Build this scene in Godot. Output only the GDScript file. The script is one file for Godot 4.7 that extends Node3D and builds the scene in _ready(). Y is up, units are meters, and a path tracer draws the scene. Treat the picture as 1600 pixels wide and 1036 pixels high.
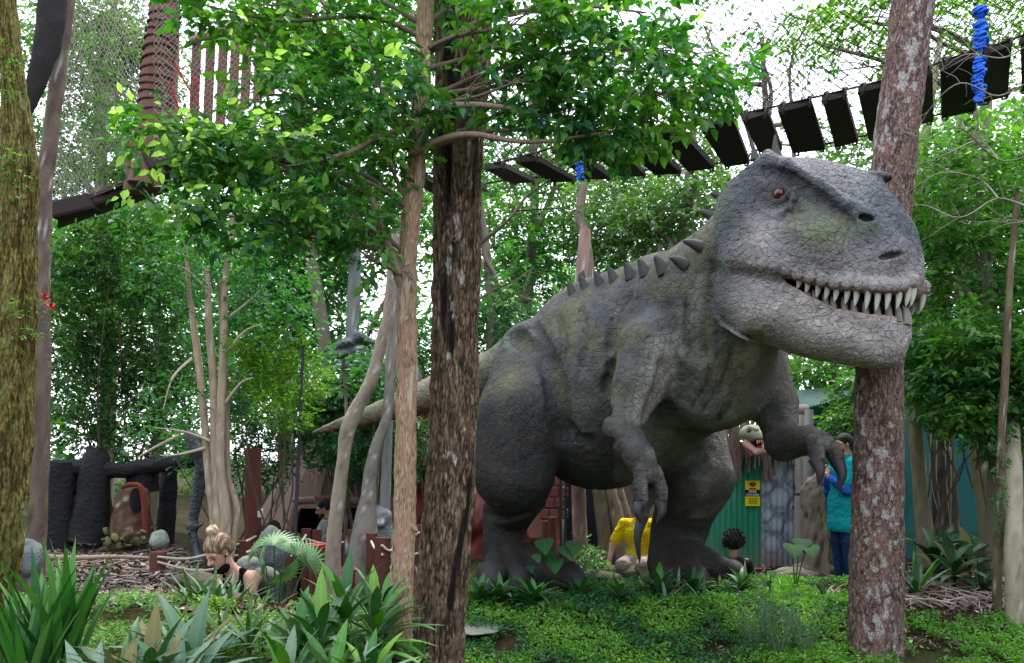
extends Node3D
# A dinosaur statue in a wooded park: a rope bridge overhead, a bark hut and a green shed behind, planting in front.
# Distances: photo pixel (u, v) of the 1600 x 1036 photograph seen from 1.6 m, lens of FOCAL pixels, horizon on row HORIZON.
const FOCAL := 1423.0
const HORIZON := 720.0
const EYE := 1.6
var used := {}
var rng := RandomNumberGenerator.new()
var noise := FastNoiseLite.new()
var mats := {}
var lib := {}

func _ready():
	rng.seed = 7
	noise.seed = 3
	noise.noise_type = FastNoiseLite.TYPE_SIMPLEX_SMOOTH
	noise.frequency = 1.0
	# camera: level, with the lens shifted up
	var cam := Camera3D.new()
	cam.name = "camera"
	cam.position = Vector3(0, EYE, 0)
	cam.set_frustum(0.1 * 1036.0 / FOCAL, Vector2(0, 0.1 * (HORIZON - 518.0) / FOCAL), 0.1, 400.0)
	add_child(cam)
	cam.current = true
	# bright overcast sky
	var sm := ProceduralSkyMaterial.new()
	sm.sky_top_color = Color(0.86, 0.9, 0.96)
	sm.sky_horizon_color = Color(0.95, 0.96, 0.97)
	sm.sky_curve = 0.2
	sm.ground_bottom_color = Color(0.2, 0.22, 0.17)
	sm.ground_horizon_color = Color(0.5, 0.52, 0.48)
	var sky := Sky.new()
	sky.sky_material = sm
	var env := Environment.new()
	env.background_mode = Environment.BG_SKY
	env.sky = sky
	env.tonemap_mode = Environment.TONE_MAPPER_LINEAR
	env.tonemap_exposure = 3.6
	env.sdfgi_enabled = true
	env.ssao_enabled = true
	env.ssil_enabled = true
	var we := WorldEnvironment.new()
	we.name = "world"
	we.environment = env
	add_child(we)
	var sun := DirectionalLight3D.new()
	sun.name = "sun"
	sun.light_energy = 0.5
	sun.light_angular_distance = 12.0
	sun.light_color = Color(1.0, 0.97, 0.92)
	sun.shadow_enabled = true
	sun.rotation_degrees = Vector3(-68, 150, 0)
	add_child(sun)
	make_library()
	build_ground()
	build_dinosaur()
	build_front_trees()
	build_back_trees()
	build_bridge()
	build_platform()
	build_left_yard()
	build_hut()
	build_gate()
	build_shed()
	build_sculptures()
	build_people()
	build_plants()

# ---------- placing and naming ----------
func P(u: float, v: float, d: float) -> Vector3:
	return Vector3((u - 800.0) * d / FOCAL, EYE + (HORIZON - v) * d / FOCAL, -d)

func numbered(s: String) -> String:
	var k: int = used.get(s, -1) + 1
	used[s] = k
	return s if k == 0 else "%s_%03d" % [s, k]

func tag(o: Node3D, label: String, cat: String, group := "") -> void:
	o.set_meta("label", label)
	o.set_meta("category", cat)
	if group != "":
		o.set_meta("group", group)

func thing(nm: String, label: String, cat: String, pos := Vector3.ZERO, group := "") -> Node3D:
	var o := Node3D.new()
	o.name = numbered(nm)
	o.position = pos
	add_child(o)
	tag(o, label, cat, group)
	return o

# a part whose mesh is given in world coordinates, hung under a thing (or part) at pos
func part(par: Node3D, nm: String, mesh: Mesh, m: Material, local := false) -> MeshInstance3D:
	var o := MeshInstance3D.new()
	o.name = nm
	o.mesh = mesh
	o.material_override = m
	par.add_child(o, true)
	if not local:
		var q := Vector3.ZERO
		var a: Node = par
		while a != self:
			q += a.position
			a = a.get_parent()
		o.position = -q
	return o

func solo(nm: String, label: String, cat: String, mesh: Mesh, m: Material, group := "") -> MeshInstance3D:
	var o := MeshInstance3D.new()
	o.name = numbered(nm)
	o.mesh = mesh
	o.material_override = m
	add_child(o)
	tag(o, label, cat, group)
	return o

func setting(nm: String, mesh: Mesh, m: Material) -> MeshInstance3D:
	var o := MeshInstance3D.new()
	o.name = numbered(nm)
	o.mesh = mesh
	o.material_override = m
	o.set_meta("kind", "structure")
	add_child(o)
	return o

func many(par: Node3D, nm: String, mesh: Mesh, m: Material, xf: Array, cols: Array) -> MultiMeshInstance3D:
	var mm := MultiMesh.new()
	mm.transform_format = MultiMesh.TRANSFORM_3D
	mm.use_colors = true
	mm.mesh = mesh
	mm.instance_count = xf.size()
	for i in xf.size():
		mm.set_instance_transform(i, xf[i])
		mm.set_instance_color(i, cols[i])
	var o := MultiMeshInstance3D.new()
	o.name = nm if par != self else numbered(nm)
	o.multimesh = mm
	o.material_override = m
	o.set_meta("kind", "stuff")
	par.add_child(o, true)
	if par != self:
		o.position = -par.position
	return o

# ---------- mesh collecting ----------
class MB:
	var v := PackedVector3Array()
	var n := PackedVector3Array()
	var c := PackedColorArray()
	var t := PackedVector2Array()
	var i := PackedInt32Array()
	var tint := Color.WHITE
	func add(p: Vector3, q: Vector3, uv := Vector2.ZERO) -> int:
		v.append(p); n.append(q); t.append(uv); c.append(tint)
		return v.size() - 1
	func tri(a: int, b: int, d: int) -> void:
		i.append(a); i.append(b); i.append(d)
	func quad(a: int, b: int, d: int, e: int) -> void:
		i.append(a); i.append(b); i.append(d); i.append(a); i.append(d); i.append(e)
	# flat polygon, corners counter-clockwise seen from outside
	func face(ps: Array, uvs := []) -> void:
		var q: Vector3 = (ps[1] - ps[0]).cross(ps[2] - ps[0]).normalized()
		var b := v.size()
		for k in ps.size():
			add(ps[k], q, uvs[k] if uvs.size() > k else Vector2(ps[k].x, ps[k].y))
		for k in range(1, ps.size() - 1):
			tri(b, b + k + 1, b + k)
	# smooth normals from faces (front faces run clockwise)
	func normals(from := 0, fi := 0) -> void:
		for k in range(from, v.size()):
			n[k] = Vector3.ZERO
		for k in range(fi, i.size(), 3):
			var a := i[k]; var b := i[k + 1]; var d := i[k + 2]
			var q := (v[d] - v[a]).cross(v[b] - v[a])
			n[a] += q; n[b] += q; n[d] += q
		for k in range(from, v.size()):
			n[k] = n[k].normalized()
	# chamfered box
	func box(x: Transform3D, s: Vector3, ch := 0.008) -> void:
		var h := s * 0.5
		ch = minf(ch, minf(h.x, minf(h.y, h.z)) * 0.5)
		var g := h - Vector3(ch, ch, ch)
		var f := []
		for ax in 3:
			var bx := (ax + 1) % 3
			var cx := (ax + 2) % 3
			for sg in [-1.0, 1.0]:
				var ps := []
				for w in [[-1, -1], [1, -1], [1, 1], [-1, 1]]:
					var p := Vector3.ZERO
					p[ax] = h[ax] * sg; p[bx] = g[bx] * w[0]; p[cx] = g[cx] * w[1]
					ps.append(p)
				if sg < 0: ps.reverse()
				f.append(ps)
		for ax in 3:
			var bx := (ax + 1) % 3
			var cx := (ax + 2) % 3
			for s1 in [-1.0, 1.0]:
				for s2 in [-1.0, 1.0]:
					var ps := []
					for w in [[-1, 0], [1, 0], [1, 1], [-1, 1]]:
						var p := Vector3.ZERO
						p[ax] = g[ax] * w[0]
						p[bx] = (h[bx] if w[1] == 0 else g[bx]) * s1
						p[cx] = (g[cx] if w[1] == 0 else h[cx]) * s2
						ps.append(p)
					if s1 * s2 > 0: ps.reverse()
					f.append(ps)
		for s1 in [-1.0, 1.0]:
			for s2 in [-1.0, 1.0]:
				for s3 in [-1.0, 1.0]:
					var ps := [Vector3(h.x * s1, g.y * s2, g.z * s3), Vector3(g.x * s1, h.y * s2, g.z * s3), Vector3(g.x * s1, g.y * s2, h.z * s3)]
					if s1 * s2 * s3 < 0: ps.reverse()
					f.append(ps)
		for ps in f:
			var w := []
			var uv := []
			for p in ps:
				w.append(x * p)
				uv.append(Vector2(p.x + p.z, p.y))
			face(w, uv)
	# swept tube through pts with radii; bump: radial unevenness
	func tube(pts: Array, rad: Array, sides := 8, caps := true, bump := 0.0, fn: FastNoiseLite = null, ur := 1.0, vr := 1.0, groove := Vector3.ONE, ridged := false) -> void:
		var b := v.size()
		var fb := i.size()
		var m := pts.size()
		var up := Vector3.UP
		var ln := 0.0
		var prev := Vector3.ZERO
		for k in m:
			var dir: Vector3 = (pts[mini(k + 1, m - 1)] - pts[maxi(k - 1, 0)]).normalized()
			if k == 0:
				prev = Vector3.RIGHT if absf(dir.x) < 0.8 else Vector3.FORWARD
			else:
				ln += (pts[k] - pts[k - 1]).length()
			var sd := (prev - dir * prev.dot(dir)).normalized()
			prev = sd
			var s2 := dir.cross(sd)
			for j in sides + 1:
				var a := TAU * j / sides
				var o := sd * cos(a) + s2 * sin(a)
				var r: float = rad[k]
				if bump > 0.0:
					var q: Vector3 = (pts[k] + o * rad[k])
					var nz := fn.get_noise_3d(q.x * groove.x, q.y * groove.y, q.z * groove.z)
					r += bump * ((1.0 - absf(nz) * 4.0) * -0.6 if ridged else nz) * minf(1.0, rad[k] * 12.0)
				add(pts[k] + o * r, o, Vector2(float(j) / sides * ur, ln * vr))
		for k in m - 1:
			for j in sides:
				var a := b + k * (sides + 1) + j
				quad(a, a + sides + 1, a + sides + 2, a + 1)
		if bump > 0.0:
			normals(b, fb)
			for k in m:
				var a := b + k * (sides + 1)
				var q := (n[a] + n[a + sides]).normalized()
				n[a] = q; n[a + sides] = q
		if caps:
			for e in [0, m - 1]:
				var dir: Vector3 = ((pts[0] - pts[1]) if e == 0 else (pts[m - 1] - pts[m - 2])).normalized()
				var cc := add(pts[e], dir, Vector2(0.5, 0.5))
				var r0 := v.size()
				for j in sides + 1:
					add(v[b + e * (sides + 1) + j], dir, Vector2(0.5, 0.5))
				for j in sides:
					if e == 0: tri(cc, r0 + j, r0 + j + 1)
					else: tri(cc, r0 + j + 1, r0 + j)
	func put_trunk(host: Node, q: Array, sides: int, bump: float) -> void:
		var ps := []
		var rs := []
		for w in q:
			ps.append(host.P(w[0], w[1], w[2]))
			rs.append(w[3] * w[2] / 1423.0)
		tube(host.curve(ps, 7), host.curve(rs, 7), sides, true, bump, host.noise, 1, 1, Vector3(9, 4, 9))
	func ball(p: Vector3, r: Vector3, seg := 10, rings := 6, x := Basis.IDENTITY) -> void:
		var b := v.size()
		for k in rings + 1:
			var a := PI * k / rings
			for j in seg + 1:
				var o := Vector3(sin(a) * cos(TAU * j / seg), cos(a), sin(a) * sin(TAU * j / seg))
				add(p + x * (o * r), (x * (o / r)).normalized(), Vector2(float(j) / seg, float(k) / rings))
		for k in rings:
			for j in seg:
				var a := b + k * (seg + 1) + j
				quad(a, a + seg + 1, a + seg + 2, a + 1)
	func put(o: MB, x: Transform3D) -> void:
		var b := v.size()
		for k in o.v.size():
			v.append(x * o.v[k]); n.append((x.basis * o.n[k]).normalized()); t.append(o.t[k]); c.append(o.c[k] * tint)
		for k in o.i:
			i.append(b + k)
	func mesh() -> ArrayMesh:
		var a := []
		a.resize(Mesh.ARRAY_MAX)
		a[Mesh.ARRAY_VERTEX] = v
		a[Mesh.ARRAY_NORMAL] = n
		a[Mesh.ARRAY_COLOR] = c
		a[Mesh.ARRAY_TEX_UV] = t
		a[Mesh.ARRAY_INDEX] = i
		var m := ArrayMesh.new()
		m.add_surface_from_arrays(Mesh.PRIMITIVE_TRIANGLES, a)
		return m

# Catmull-Rom through pts, n steps per span; also works on floats
func curve(pts: Array, n: int) -> Array:
	var out := []
	var m := pts.size()
	for k in m - 1:
		var a = pts[maxi(k - 1, 0)]; var b = pts[k]; var c = pts[k + 1]; var d = pts[mini(k + 2, m - 1)]
		for j in n:
			var t := float(j) / n
			out.append((b * 2.0 + (c - a) * t + (a * 2.0 - b * 5.0 + c * 4.0 - d) * t * t + (b * 3.0 - a - c * 3.0 + d) * t * t * t) * 0.5)
	out.append(pts[m - 1])
	return out

func interp(xs: Array, ys: Array, x: float) -> float:
	if x <= xs[0]: return ys[0]
	for k in xs.size() - 1:
		if x <= xs[k + 1]:
			return lerpf(ys[k], ys[k + 1], (x - xs[k]) / (xs[k + 1] - xs[k]))
	return ys[-1]

# ---------- bodies: smooth union of tapered capsules and ellipsoids, meshed as surface nets ----------
class Field:
	var kind := PackedInt32Array()   # 0 capsule, 1 ellipsoid, 2 capsule carved out, 3 ellipsoid carved out
	var a := PackedVector3Array()
	var ba := PackedVector3Array()
	var il := PackedFloat32Array()
	var ra := PackedFloat32Array()
	var rb := PackedFloat32Array()
	var k := PackedFloat32Array()
	var inv: Array[Transform3D] = []
	var ir: Array[Vector3] = []
	func cap(p: Vector3, q: Vector3, r0: float, r1: float, kk := 0.06, cut := false) -> void:
		kind.append(2 if cut else 0); a.append(p); ba.append(q - p); il.append(1.0 / maxf((q - p).length_squared(), 1e-9)); ra.append(r0); rb.append(r1); k.append(kk)
		inv.append(Transform3D()); ir.append(Vector3.ONE)
	func ell(p: Vector3, r: Vector3, x := Basis.IDENTITY, kk := 0.06, cut := false) -> void:
		kind.append(3 if cut else 1); a.append(p); ba.append(Vector3.ZERO); il.append(0.0); ra.append(r.x); rb.append(r.x); k.append(kk)
		inv.append(Transform3D(x, p).affine_inverse()); ir.append(Vector3(1.0 / r.x, 1.0 / r.y, 1.0 / r.z))
	func chain(ps: Array, rs: Array, kk := 0.04) -> void:
		for j in ps.size() - 1:
			cap(ps[j], ps[j + 1], rs[j], rs[j + 1], kk)
	func one(j: int, p: Vector3) -> float:
		if kind[j] & 1 == 0:
			var pa := p - a[j]
			var h := clampf(pa.dot(ba[j]) * il[j], 0.0, 1.0)
			return (pa - ba[j] * h).length() - lerpf(ra[j], rb[j], h)
		var q := (inv[j] * p) * ir[j]
		var k0 := q.length()
		var k1 := (q * ir[j]).length()
		return k0 * (k0 - 1.0) / maxf(k1, 1e-6) if k0 > 0.2 else (k0 - 1.0) / maxf(ir[j].x, maxf(ir[j].y, ir[j].z))
	func base(_p: Vector3) -> float:
		return 1e3
	func at(p: Vector3, l: PackedInt32Array) -> float:
		var d := base(p)
		for j in l:
			var e := one(j, p)
			var kk := k[j]
			if kind[j] >= 2:
				e = -e
				var hc := maxf(kk - absf(d - e), 0.0) / kk
				d = maxf(d, e) + hc * hc * kk * 0.25
			else:
				var hh := maxf(kk - absf(d - e), 0.0) / kk
				d = minf(d, e) - hh * hh * kk * 0.25
		return d
	func near(p: Vector3, l: PackedInt32Array, reach: float) -> PackedInt32Array:
		var o := PackedInt32Array()
		var es := PackedFloat32Array()
		var best := base(p)
		for j in l:
			var e := one(j, p)
			es.append(e)
			if kind[j] < 2: best = minf(best, e)
		var m := 0
		for j in l:
			if es[m] < (reach + k[j] if kind[j] >= 2 else maxf(best, -0.1) + 2.0 * reach + k[j]):
				o.append(j)
			m += 1
		return o

func nets(fl: Field, lo: Vector3, hi: Vector3, cell: float, slack := 1.25) -> MB:
	var all := PackedInt32Array()
	for j in fl.kind.size(): all.append(j)
	var cells := []
	var lists := []
	var big := 16
	var span := (hi - lo) / cell
	var st := []
	for x in range(0, int(span.x) + 1, big):
		for y in range(0, int(span.y) + 1, big):
			for z in range(0, int(span.z) + 1, big):
				st.append([x, y, z, big, all])
	while st.size() > 0:
		var e: Array = st.pop_back()
		var s: int = e[3]
		var ctr := lo + (Vector3(e[0], e[1], e[2]) + Vector3.ONE * (s * 0.5)) * cell
		var half := s * cell * 0.8661
		var l: PackedInt32Array = e[4]
		if s == big or s == 4:
			l = fl.near(ctr, l, half)
		if absf(fl.at(ctr, l)) > half * slack + 0.002:
			continue
		if s == 1:
			cells.append(Vector3i(e[0], e[1], e[2]))
			lists.append(l)
			continue
		var q := s / 2
		for o in 8:
			st.append([e[0] + q * (o & 1), e[1] + q * ((o >> 1) & 1), e[2] + q * (o >> 2), q, l])
	var val := {}
	var vid := {}
	var mb := MB.new()
	var co := [Vector3i(0, 0, 0), Vector3i(1, 0, 0), Vector3i(0, 1, 0), Vector3i(1, 1, 0), Vector3i(0, 0, 1), Vector3i(1, 0, 1), Vector3i(0, 1, 1), Vector3i(1, 1, 1)]
	var ed := PackedInt32Array([0, 1, 2, 3, 4, 5, 6, 7, 0, 2, 1, 3, 4, 6, 5, 7, 0, 4, 1, 5, 2, 6, 3, 7])
	var w := PackedFloat32Array()
	w.resize(8)
	for m in cells.size():
		var ce: Vector3i = cells[m]
		var neg := 0
		for o in 8:
			var g: Vector3i = ce + co[o]
			var key := g.x | (g.y << 12) | (g.z << 24)
			var x = val.get(key)
			if x == null:
				x = fl.at(lo + Vector3(g) * cell, lists[m])
				val[key] = x
			w[o] = x
			if w[o] < 0.0: neg += 1
		if neg == 0 or neg == 8: continue
		var sum := Vector3.ZERO
		var cnt := 0
		for o in 12:
			var p := ed[o * 2]
			var q := ed[o * 2 + 1]
			if (w[p] < 0.0) != (w[q] < 0.0):
				sum += Vector3(co[p]).lerp(Vector3(co[q]), w[p] / (w[p] - w[q]))
				cnt += 1
		vid[ce.x | (ce.y << 12) | (ce.z << 24)] = mb.add(lo + (Vector3(ce) + sum / cnt) * cell, Vector3.ZERO)
	var step := [1, 1 << 12, 1 << 24]
	for key in vid:
		var w0: float = val[key]
		for ax in 3:
			var s1: int = step[(ax + 1) % 3]
			var s2: int = step[(ax + 2) % 3]
			var w1 = val.get(key + step[ax])
			if w1 == null or (w0 < 0.0) == (w1 < 0.0): continue
			var b = vid.get(key - s1)
			var d = vid.get(key - s2)
			var e = vid.get(key - s1 - s2)
			if b == null or d == null or e == null: continue
			if w0 < 0.0: mb.quad(vid[key], d, e, b)
			else: mb.quad(vid[key], b, e, d)
	mb.normals()
	return mb

# ---------- materials ----------
func sm(c: Color, rough := 0.85, spec := 0.35) -> StandardMaterial3D:
	var m := StandardMaterial3D.new()
	m.albedo_color = c
	m.roughness = rough
	m.metallic_specular = spec
	return m

func tinted(rough := 0.85, spec := 0.35) -> StandardMaterial3D:
	var m := sm(Color.WHITE, rough, spec)
	m.vertex_color_use_as_albedo = true
	m.vertex_color_is_srgb = true
	return m

func ramp(cols: Array, offs: Array) -> Gradient:
	var g := Gradient.new()
	g.colors = PackedColorArray(cols)
	g.offsets = PackedFloat32Array(offs)
	return g

func ntex(sd: int, type: int, freq: float, size := 512, oct := 4, g: Gradient = null) -> NoiseTexture2D:
	var f := FastNoiseLite.new()
	f.seed = sd
	f.noise_type = type
	f.frequency = freq
	f.fractal_octaves = oct
	if type == FastNoiseLite.TYPE_CELLULAR:
		f.cellular_return_type = FastNoiseLite.RETURN_DISTANCE2_SUB
		f.fractal_type = FastNoiseLite.FRACTAL_NONE
		f.domain_warp_enabled = true
		f.domain_warp_amplitude = 0.35 / freq
		f.domain_warp_frequency = freq * 0.7
	var t := NoiseTexture2D.new()
	t.width = size
	t.height = size
	t.seamless = true
	t.noise = f
	if g: t.color_ramp = g
	return t

func tri(m: StandardMaterial3D, scale: float) -> StandardMaterial3D:
	m.uv1_triplanar = true
	m.uv1_world_triplanar = true
	m.uv1_scale = Vector3.ONE * scale
	return m

func relief(m: StandardMaterial3D, t: Texture2D, cm: float) -> StandardMaterial3D:
	m.heightmap_enabled = true
	m.heightmap_texture = t
	m.heightmap_scale = cm
	return m

# wrinkled hide: big polygonal plates with fine ones between; height and dry-brushed paint share the pattern
func hide_image(size: int, paint: bool) -> ImageTexture:
	var a := FastNoiseLite.new()
	a.noise_type = FastNoiseLite.TYPE_CELLULAR
	a.fractal_type = FastNoiseLite.FRACTAL_NONE
	a.cellular_return_type = FastNoiseLite.RETURN_DISTANCE2_SUB
	a.domain_warp_enabled = true
	a.frequency = 17.0 / size
	a.domain_warp_amplitude = 0.05 * size
	a.domain_warp_frequency = 5.0 / size
	a.seed = 5
	var ia := a.get_seamless_image(size, size, false, false, 0.12)
	a.frequency = 44.0 / size
	a.seed = 9
	a.domain_warp_amplitude = 0.02 * size
	a.domain_warp_frequency = 12.0 / size
	var ib := a.get_seamless_image(size, size, false, false, 0.12)
	var s := FastNoiseLite.new()
	s.frequency = 4.0 / size
	s.seed = 21
	var ic := s.get_seamless_image(size, size, false, false, 0.12)
	var da := ia.get_data()
	var db := ib.get_data()
	var dc := ic.get_data()
	var out := PackedByteArray()
	out.resize(size * size)
	for k in size * size:
		var x := minf(1.0, da[k] / 85.0)
		var y := minf(1.0, db[k] / 75.0)
		var z := dc[k] / 255.0
		x = smoothstep(0.0, 0.55, x)
		y = smoothstep(0.0, 0.8, y)
		if paint:
			out[k] = int(clampf(160.0 + 38.0 * x + 26.0 * y + 80.0 * (z - 0.5), 0, 255))
		else:
			out[k] = int(clampf(255.0 * (0.62 * x + 0.3 * y + 0.08 * z), 0, 255))
	return ImageTexture.create_from_image(Image.create_from_data(size, size, false, Image.FORMAT_L8, out))

# bark wrapped round a trunk: u once round, v along the whole trunk; flakes of lichen and moss
func bark_image(sd: int, w: int, h: int, len_m: float, c0: Color, c1: Color, c2: Color, spots: Color, amount: float, patch := 5.0, stretch := 6.0, stain := 0.0, extra := [], furrow := 0.8) -> ImageTexture:
	var f := FastNoiseLite.new()
	f.seed = sd
	f.frequency = 1.0
	f.fractal_octaves = 3
	var g := FastNoiseLite.new()
	g.seed = sd + 50
	g.frequency = 1.0
	g.fractal_octaves = 4
	g.noise_type = FastNoiseLite.TYPE_SIMPLEX
	var im := Image.create(w, h, false, Image.FORMAT_RGB8)
	for y in h:
		var l := y * len_m / h
		for x in w:
			var a := TAU * x / w
			var cx := cos(a) * 0.18
			var cz := sin(a) * 0.18
			var q := f.get_noise_3d(cx * 40.0, l * 40.0 / stretch, cz * 40.0)
			var col := c0.lerp(c1, clampf(0.5 + q * 1.3, 0, 1))
			var fu := 1.0 - absf(f.get_noise_3d(cx * 26.0 + 3.0, l * 26.0 / stretch, cz * 26.0)) * 3.0
			col = col.lerp(c0 * 0.45, clampf(fu * 1.6 - 0.5, 0, 0.8) * furrow)
			var b := g.get_noise_3d(cx * 9.0, l * 4.0, cz * 9.0)
			col = col.lerp(c2, clampf(b * 2.2, 0, 0.75))
			if stain > 0.0:
				var sb := f.get_noise_3d(cx * 5.0 + 7.0, l * 0.9, cz * 5.0)
				col = col.lerp(Color(0.06, 0.055, 0.05), clampf((sb - 0.26) * 5.0, 0, 1) * stain)
			var s := g.get_noise_3d(cx * patch * 3.0 + 31.0, l * patch * 1.6, cz * patch * 3.0) + 0.16 * g.get_noise_3d(cx * 60.0, l * 50.0, cz * 60.0)
			var zone := f.get_noise_3d(cx * 4.0, l * 0.8 + 17.0, cz * 4.0)
			var boost := 0.0
			for e in extra:
				var dx: float = (float(x) / w - e[1]) / e[3]
				var dy: float = (l - e[0]) / e[2]
				boost = maxf(boost, e[4] * clampf(1.3 - dx * dx - dy * dy, 0, 1))
			col = col.lerp(spots, clampf((s + zone * 0.5 - 0.62 + amount + boost) * 9.0, 0, 0.88))
			im.set_pixel(x, y, col)
	return ImageTexture.create_from_image(im)

func bark_height(sd: int, w: int, h: int, len_m: float, stretch: float, ridged := true) -> ImageTexture:
	var f := FastNoiseLite.new()
	f.seed = sd
	f.frequency = 1.0
	f.fractal_octaves = 4
	if ridged: f.fractal_type = FastNoiseLite.FRACTAL_RIDGED
	var im := Image.create(w, h, false, Image.FORMAT_L8)
	for y in h:
		var l := y * len_m / h
		for x in w:
			var a := TAU * x / w
			var q := f.get_noise_3d(cos(a) * 4.6, l * 25.0 / stretch, sin(a) * 4.6)
			im.set_pixel(x, y, Color.from_hsv(0, 0, clampf(0.5 + 0.5 * q, 0, 1)))
	return ImageTexture.create_from_image(im)

func make_library():
	# foliage
	var lf := tinted(0.42, 0.5)
	lf.backlight_enabled = true
	lf.backlight = Color(0.8, 1.0, 0.4)
	mats.leaf = lf
	mats.plain = tinted(0.85)
	mats.bark = relief(tri(tinted(0.92, 0.25), 2.5), ntex(31, FastNoiseLite.TYPE_SIMPLEX, 0.02, 512, 5), 0.7)
	mats.bark.uv1_scale = Vector3(5.0, 1.3, 5.0)
	mats.rock = relief(tri(tinted(0.95, 0.2), 2.5), ntex(32, FastNoiseLite.TYPE_SIMPLEX, 0.02, 512, 5), 1.0)
	mats.wood = relief(tri(tinted(0.88, 0.3), 3.0), ntex(33, FastNoiseLite.TYPE_SIMPLEX, 0.015, 512, 5), 0.5)
	mats.rope = sm(Color(0.72, 0.69, 0.62), 0.9)
	mats.net = sm(Color(0.11, 0.1, 0.095), 0.9)
	lib.leaf = leaf_mesh(1.0, 0.5, 0.10, 0.1, 3)
	lib.leaf_curled = leaf_mesh(1.0, 0.56, 0.2, 0.3, 4)
	lib.leaf_round = leaf_mesh(1.0, 0.62, 0.14, 0.16, 3)
	lib.leaf_small = leaf_mesh(1.0, 0.46, 0.12, 0.0, 1)
	lib.leaf_fine = leaf_mesh(1.0, 0.24, 0.05, 0.05, 1)

# a leaf from its stalk at the origin along -Z, upper side +Y; fold lifts the edges, droop bends the tip down
func leaf_mesh(l: float, w: float, fold: float, droop: float, seg: int) -> ArrayMesh:
	var mb := MB.new()
	leaf_into(mb, Transform3D(), l, w, fold, droop, seg)
	return mb.mesh()

func leaf_into(mb: MB, x: Transform3D, l: float, w: float, fold: float, droop: float, seg: int, peak := 0.42) -> void:
	var b := mb.v.size()
	var fb := mb.i.size()
	if seg <= 1:
		for p in [Vector3(0, 0, 0), Vector3(-w * 0.5, fold, -l * peak), Vector3(0, -0.02, -l * 0.45), Vector3(w * 0.5, fold, -l * peak), Vector3(0, -droop, -l)]:
			mb.add(x * p, Vector3.UP, Vector2(p.x, p.z))
		mb.tri(b, b + 1, b + 2); mb.tri(b, b + 2, b + 3); mb.tri(b + 1, b + 4, b + 2); mb.tri(b + 2, b + 4, b + 3)
	else:
		for k in seg + 1:
			var t := float(k) / seg
			var e := sin(PI * pow(t, log(0.5) / log(peak)))
			if k == 0: e = 0.04
			if k == seg: e = 0.0
			var y := -droop * t * t
			for j in [-1.0, 0.0, 1.0]:
				var p := Vector3(j * w * 0.5 * e, y + absf(j) * fold * e, -l * t)
				mb.add(x * p, Vector3.UP, Vector2(p.x, p.z))
		for k in seg:
			var a := b + k * 3
			mb.quad(a, a + 3, a + 4, a + 1)
			mb.quad(a + 1, a + 4, a + 5, a + 2)
	mb.normals(b, fb)

# ---------- ground ----------
func ground_y(x: float, z: float) -> float:
	var d := maxf(-z, 0.5)
	var u := 800.0 + x * FOCAL / maxf(d, 2.5)
	var r := interp([0.0, 5.0, 7.0, 8.2, 9.3, 10.5, 12.5, 16.0, 30.0], [0.0, -0.12, -0.08, 0.27, 0.33, 0.2, 0.14, 0.2, 0.4], d)
	var l := interp([0.0, 2.0, 4.0, 6.0, 8.0, 11.0, 14.0, 30.0], [0.0, 0.0, 0.5, 0.62, 0.45, 0.52, 0.4, 0.4], d)
	var t := interp([0.0, 2.0, 4.0, 6.1, 7.8, 9.0, 14.0, 17.0, 30.0], [0.0, 0.0, 0.48, 0.6, -0.35, -0.6, -0.6, 0.1, 0.4], d)
	var h := lerpf(l, t, smoothstep(270.0, 400.0, u))
	h = lerpf(h, r, smoothstep(640.0, 745.0, u))
	h += 0.05 * noise.get_noise_2d(x * 0.9, z * 0.9) + 0.02 * noise.get_noise_2d(x * 3.1 + 9.0, z * 3.1)
	return h

func G(u: float, d: float, up := 0.0) -> Vector3:
	var x := (u - 800.0) * d / FOCAL
	return Vector3(x, ground_y(x, -d) + up, -d)

# the point of the ground seen at photo pixel (u, v)
func GV(u: float, v: float, up := 0.0) -> Vector3:
	var d := 3.0
	while d < 16.0:
		var p := P(u, v, d)
		if p.y < ground_y(p.x, p.z): break
		d += 0.04
	return G(u, d, up)

func build_ground():
	var mb := MB.new()
	var xs := []
	var zs := []
	var x := 0.0
	while x < 220.0:
		xs.append(x)
		if x > 0.0: xs.push_front(-x)
		x += 0.13 if x < 9.0 else 0.13 + (x - 9.0) * 0.22
	var z := 8.0
	zs.append(220.0); zs.append(60.0); zs.append(20.0)
	while z > -230.0:
		zs.append(z)
		z -= (1.0 if z > -2.0 else 0.13) if z > -17.0 else 0.2 - (z + 17.0) * 0.22
	for b in zs:
		for a in xs:
			var p := Vector3(a, ground_y(a, b), b)
			var m := noise.get_noise_2d(a * 0.7 + 4.0, b * 0.7) + 0.5 * noise.get_noise_2d(a * 5.0, b * 5.0)
			mb.tint = Color(0.2, 0.15, 0.115).lerp(Color(0.2, 0.22, 0.12), clampf(0.45 + m, 0, 1)).lerp(Color(0.3, 0.25, 0.21), clampf(noise.get_noise_2d(a * 9.0, b * 9.0), 0, 1))
			mb.add(p, Vector3.UP, Vector2(a, b))
	var w := xs.size()
	for b in zs.size() - 1:
		for a in w - 1:
			var k: int = b * w + a
			mb.quad(k, k + w, k + w + 1, k + 1)
	mb.normals()
	var m := relief(tri(tinted(0.95, 0.2), 1.3), ntex(41, FastNoiseLite.TYPE_SIMPLEX, 0.02, 512, 6), 3.0)
	setting("ground", mb.mesh(), m)

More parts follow.
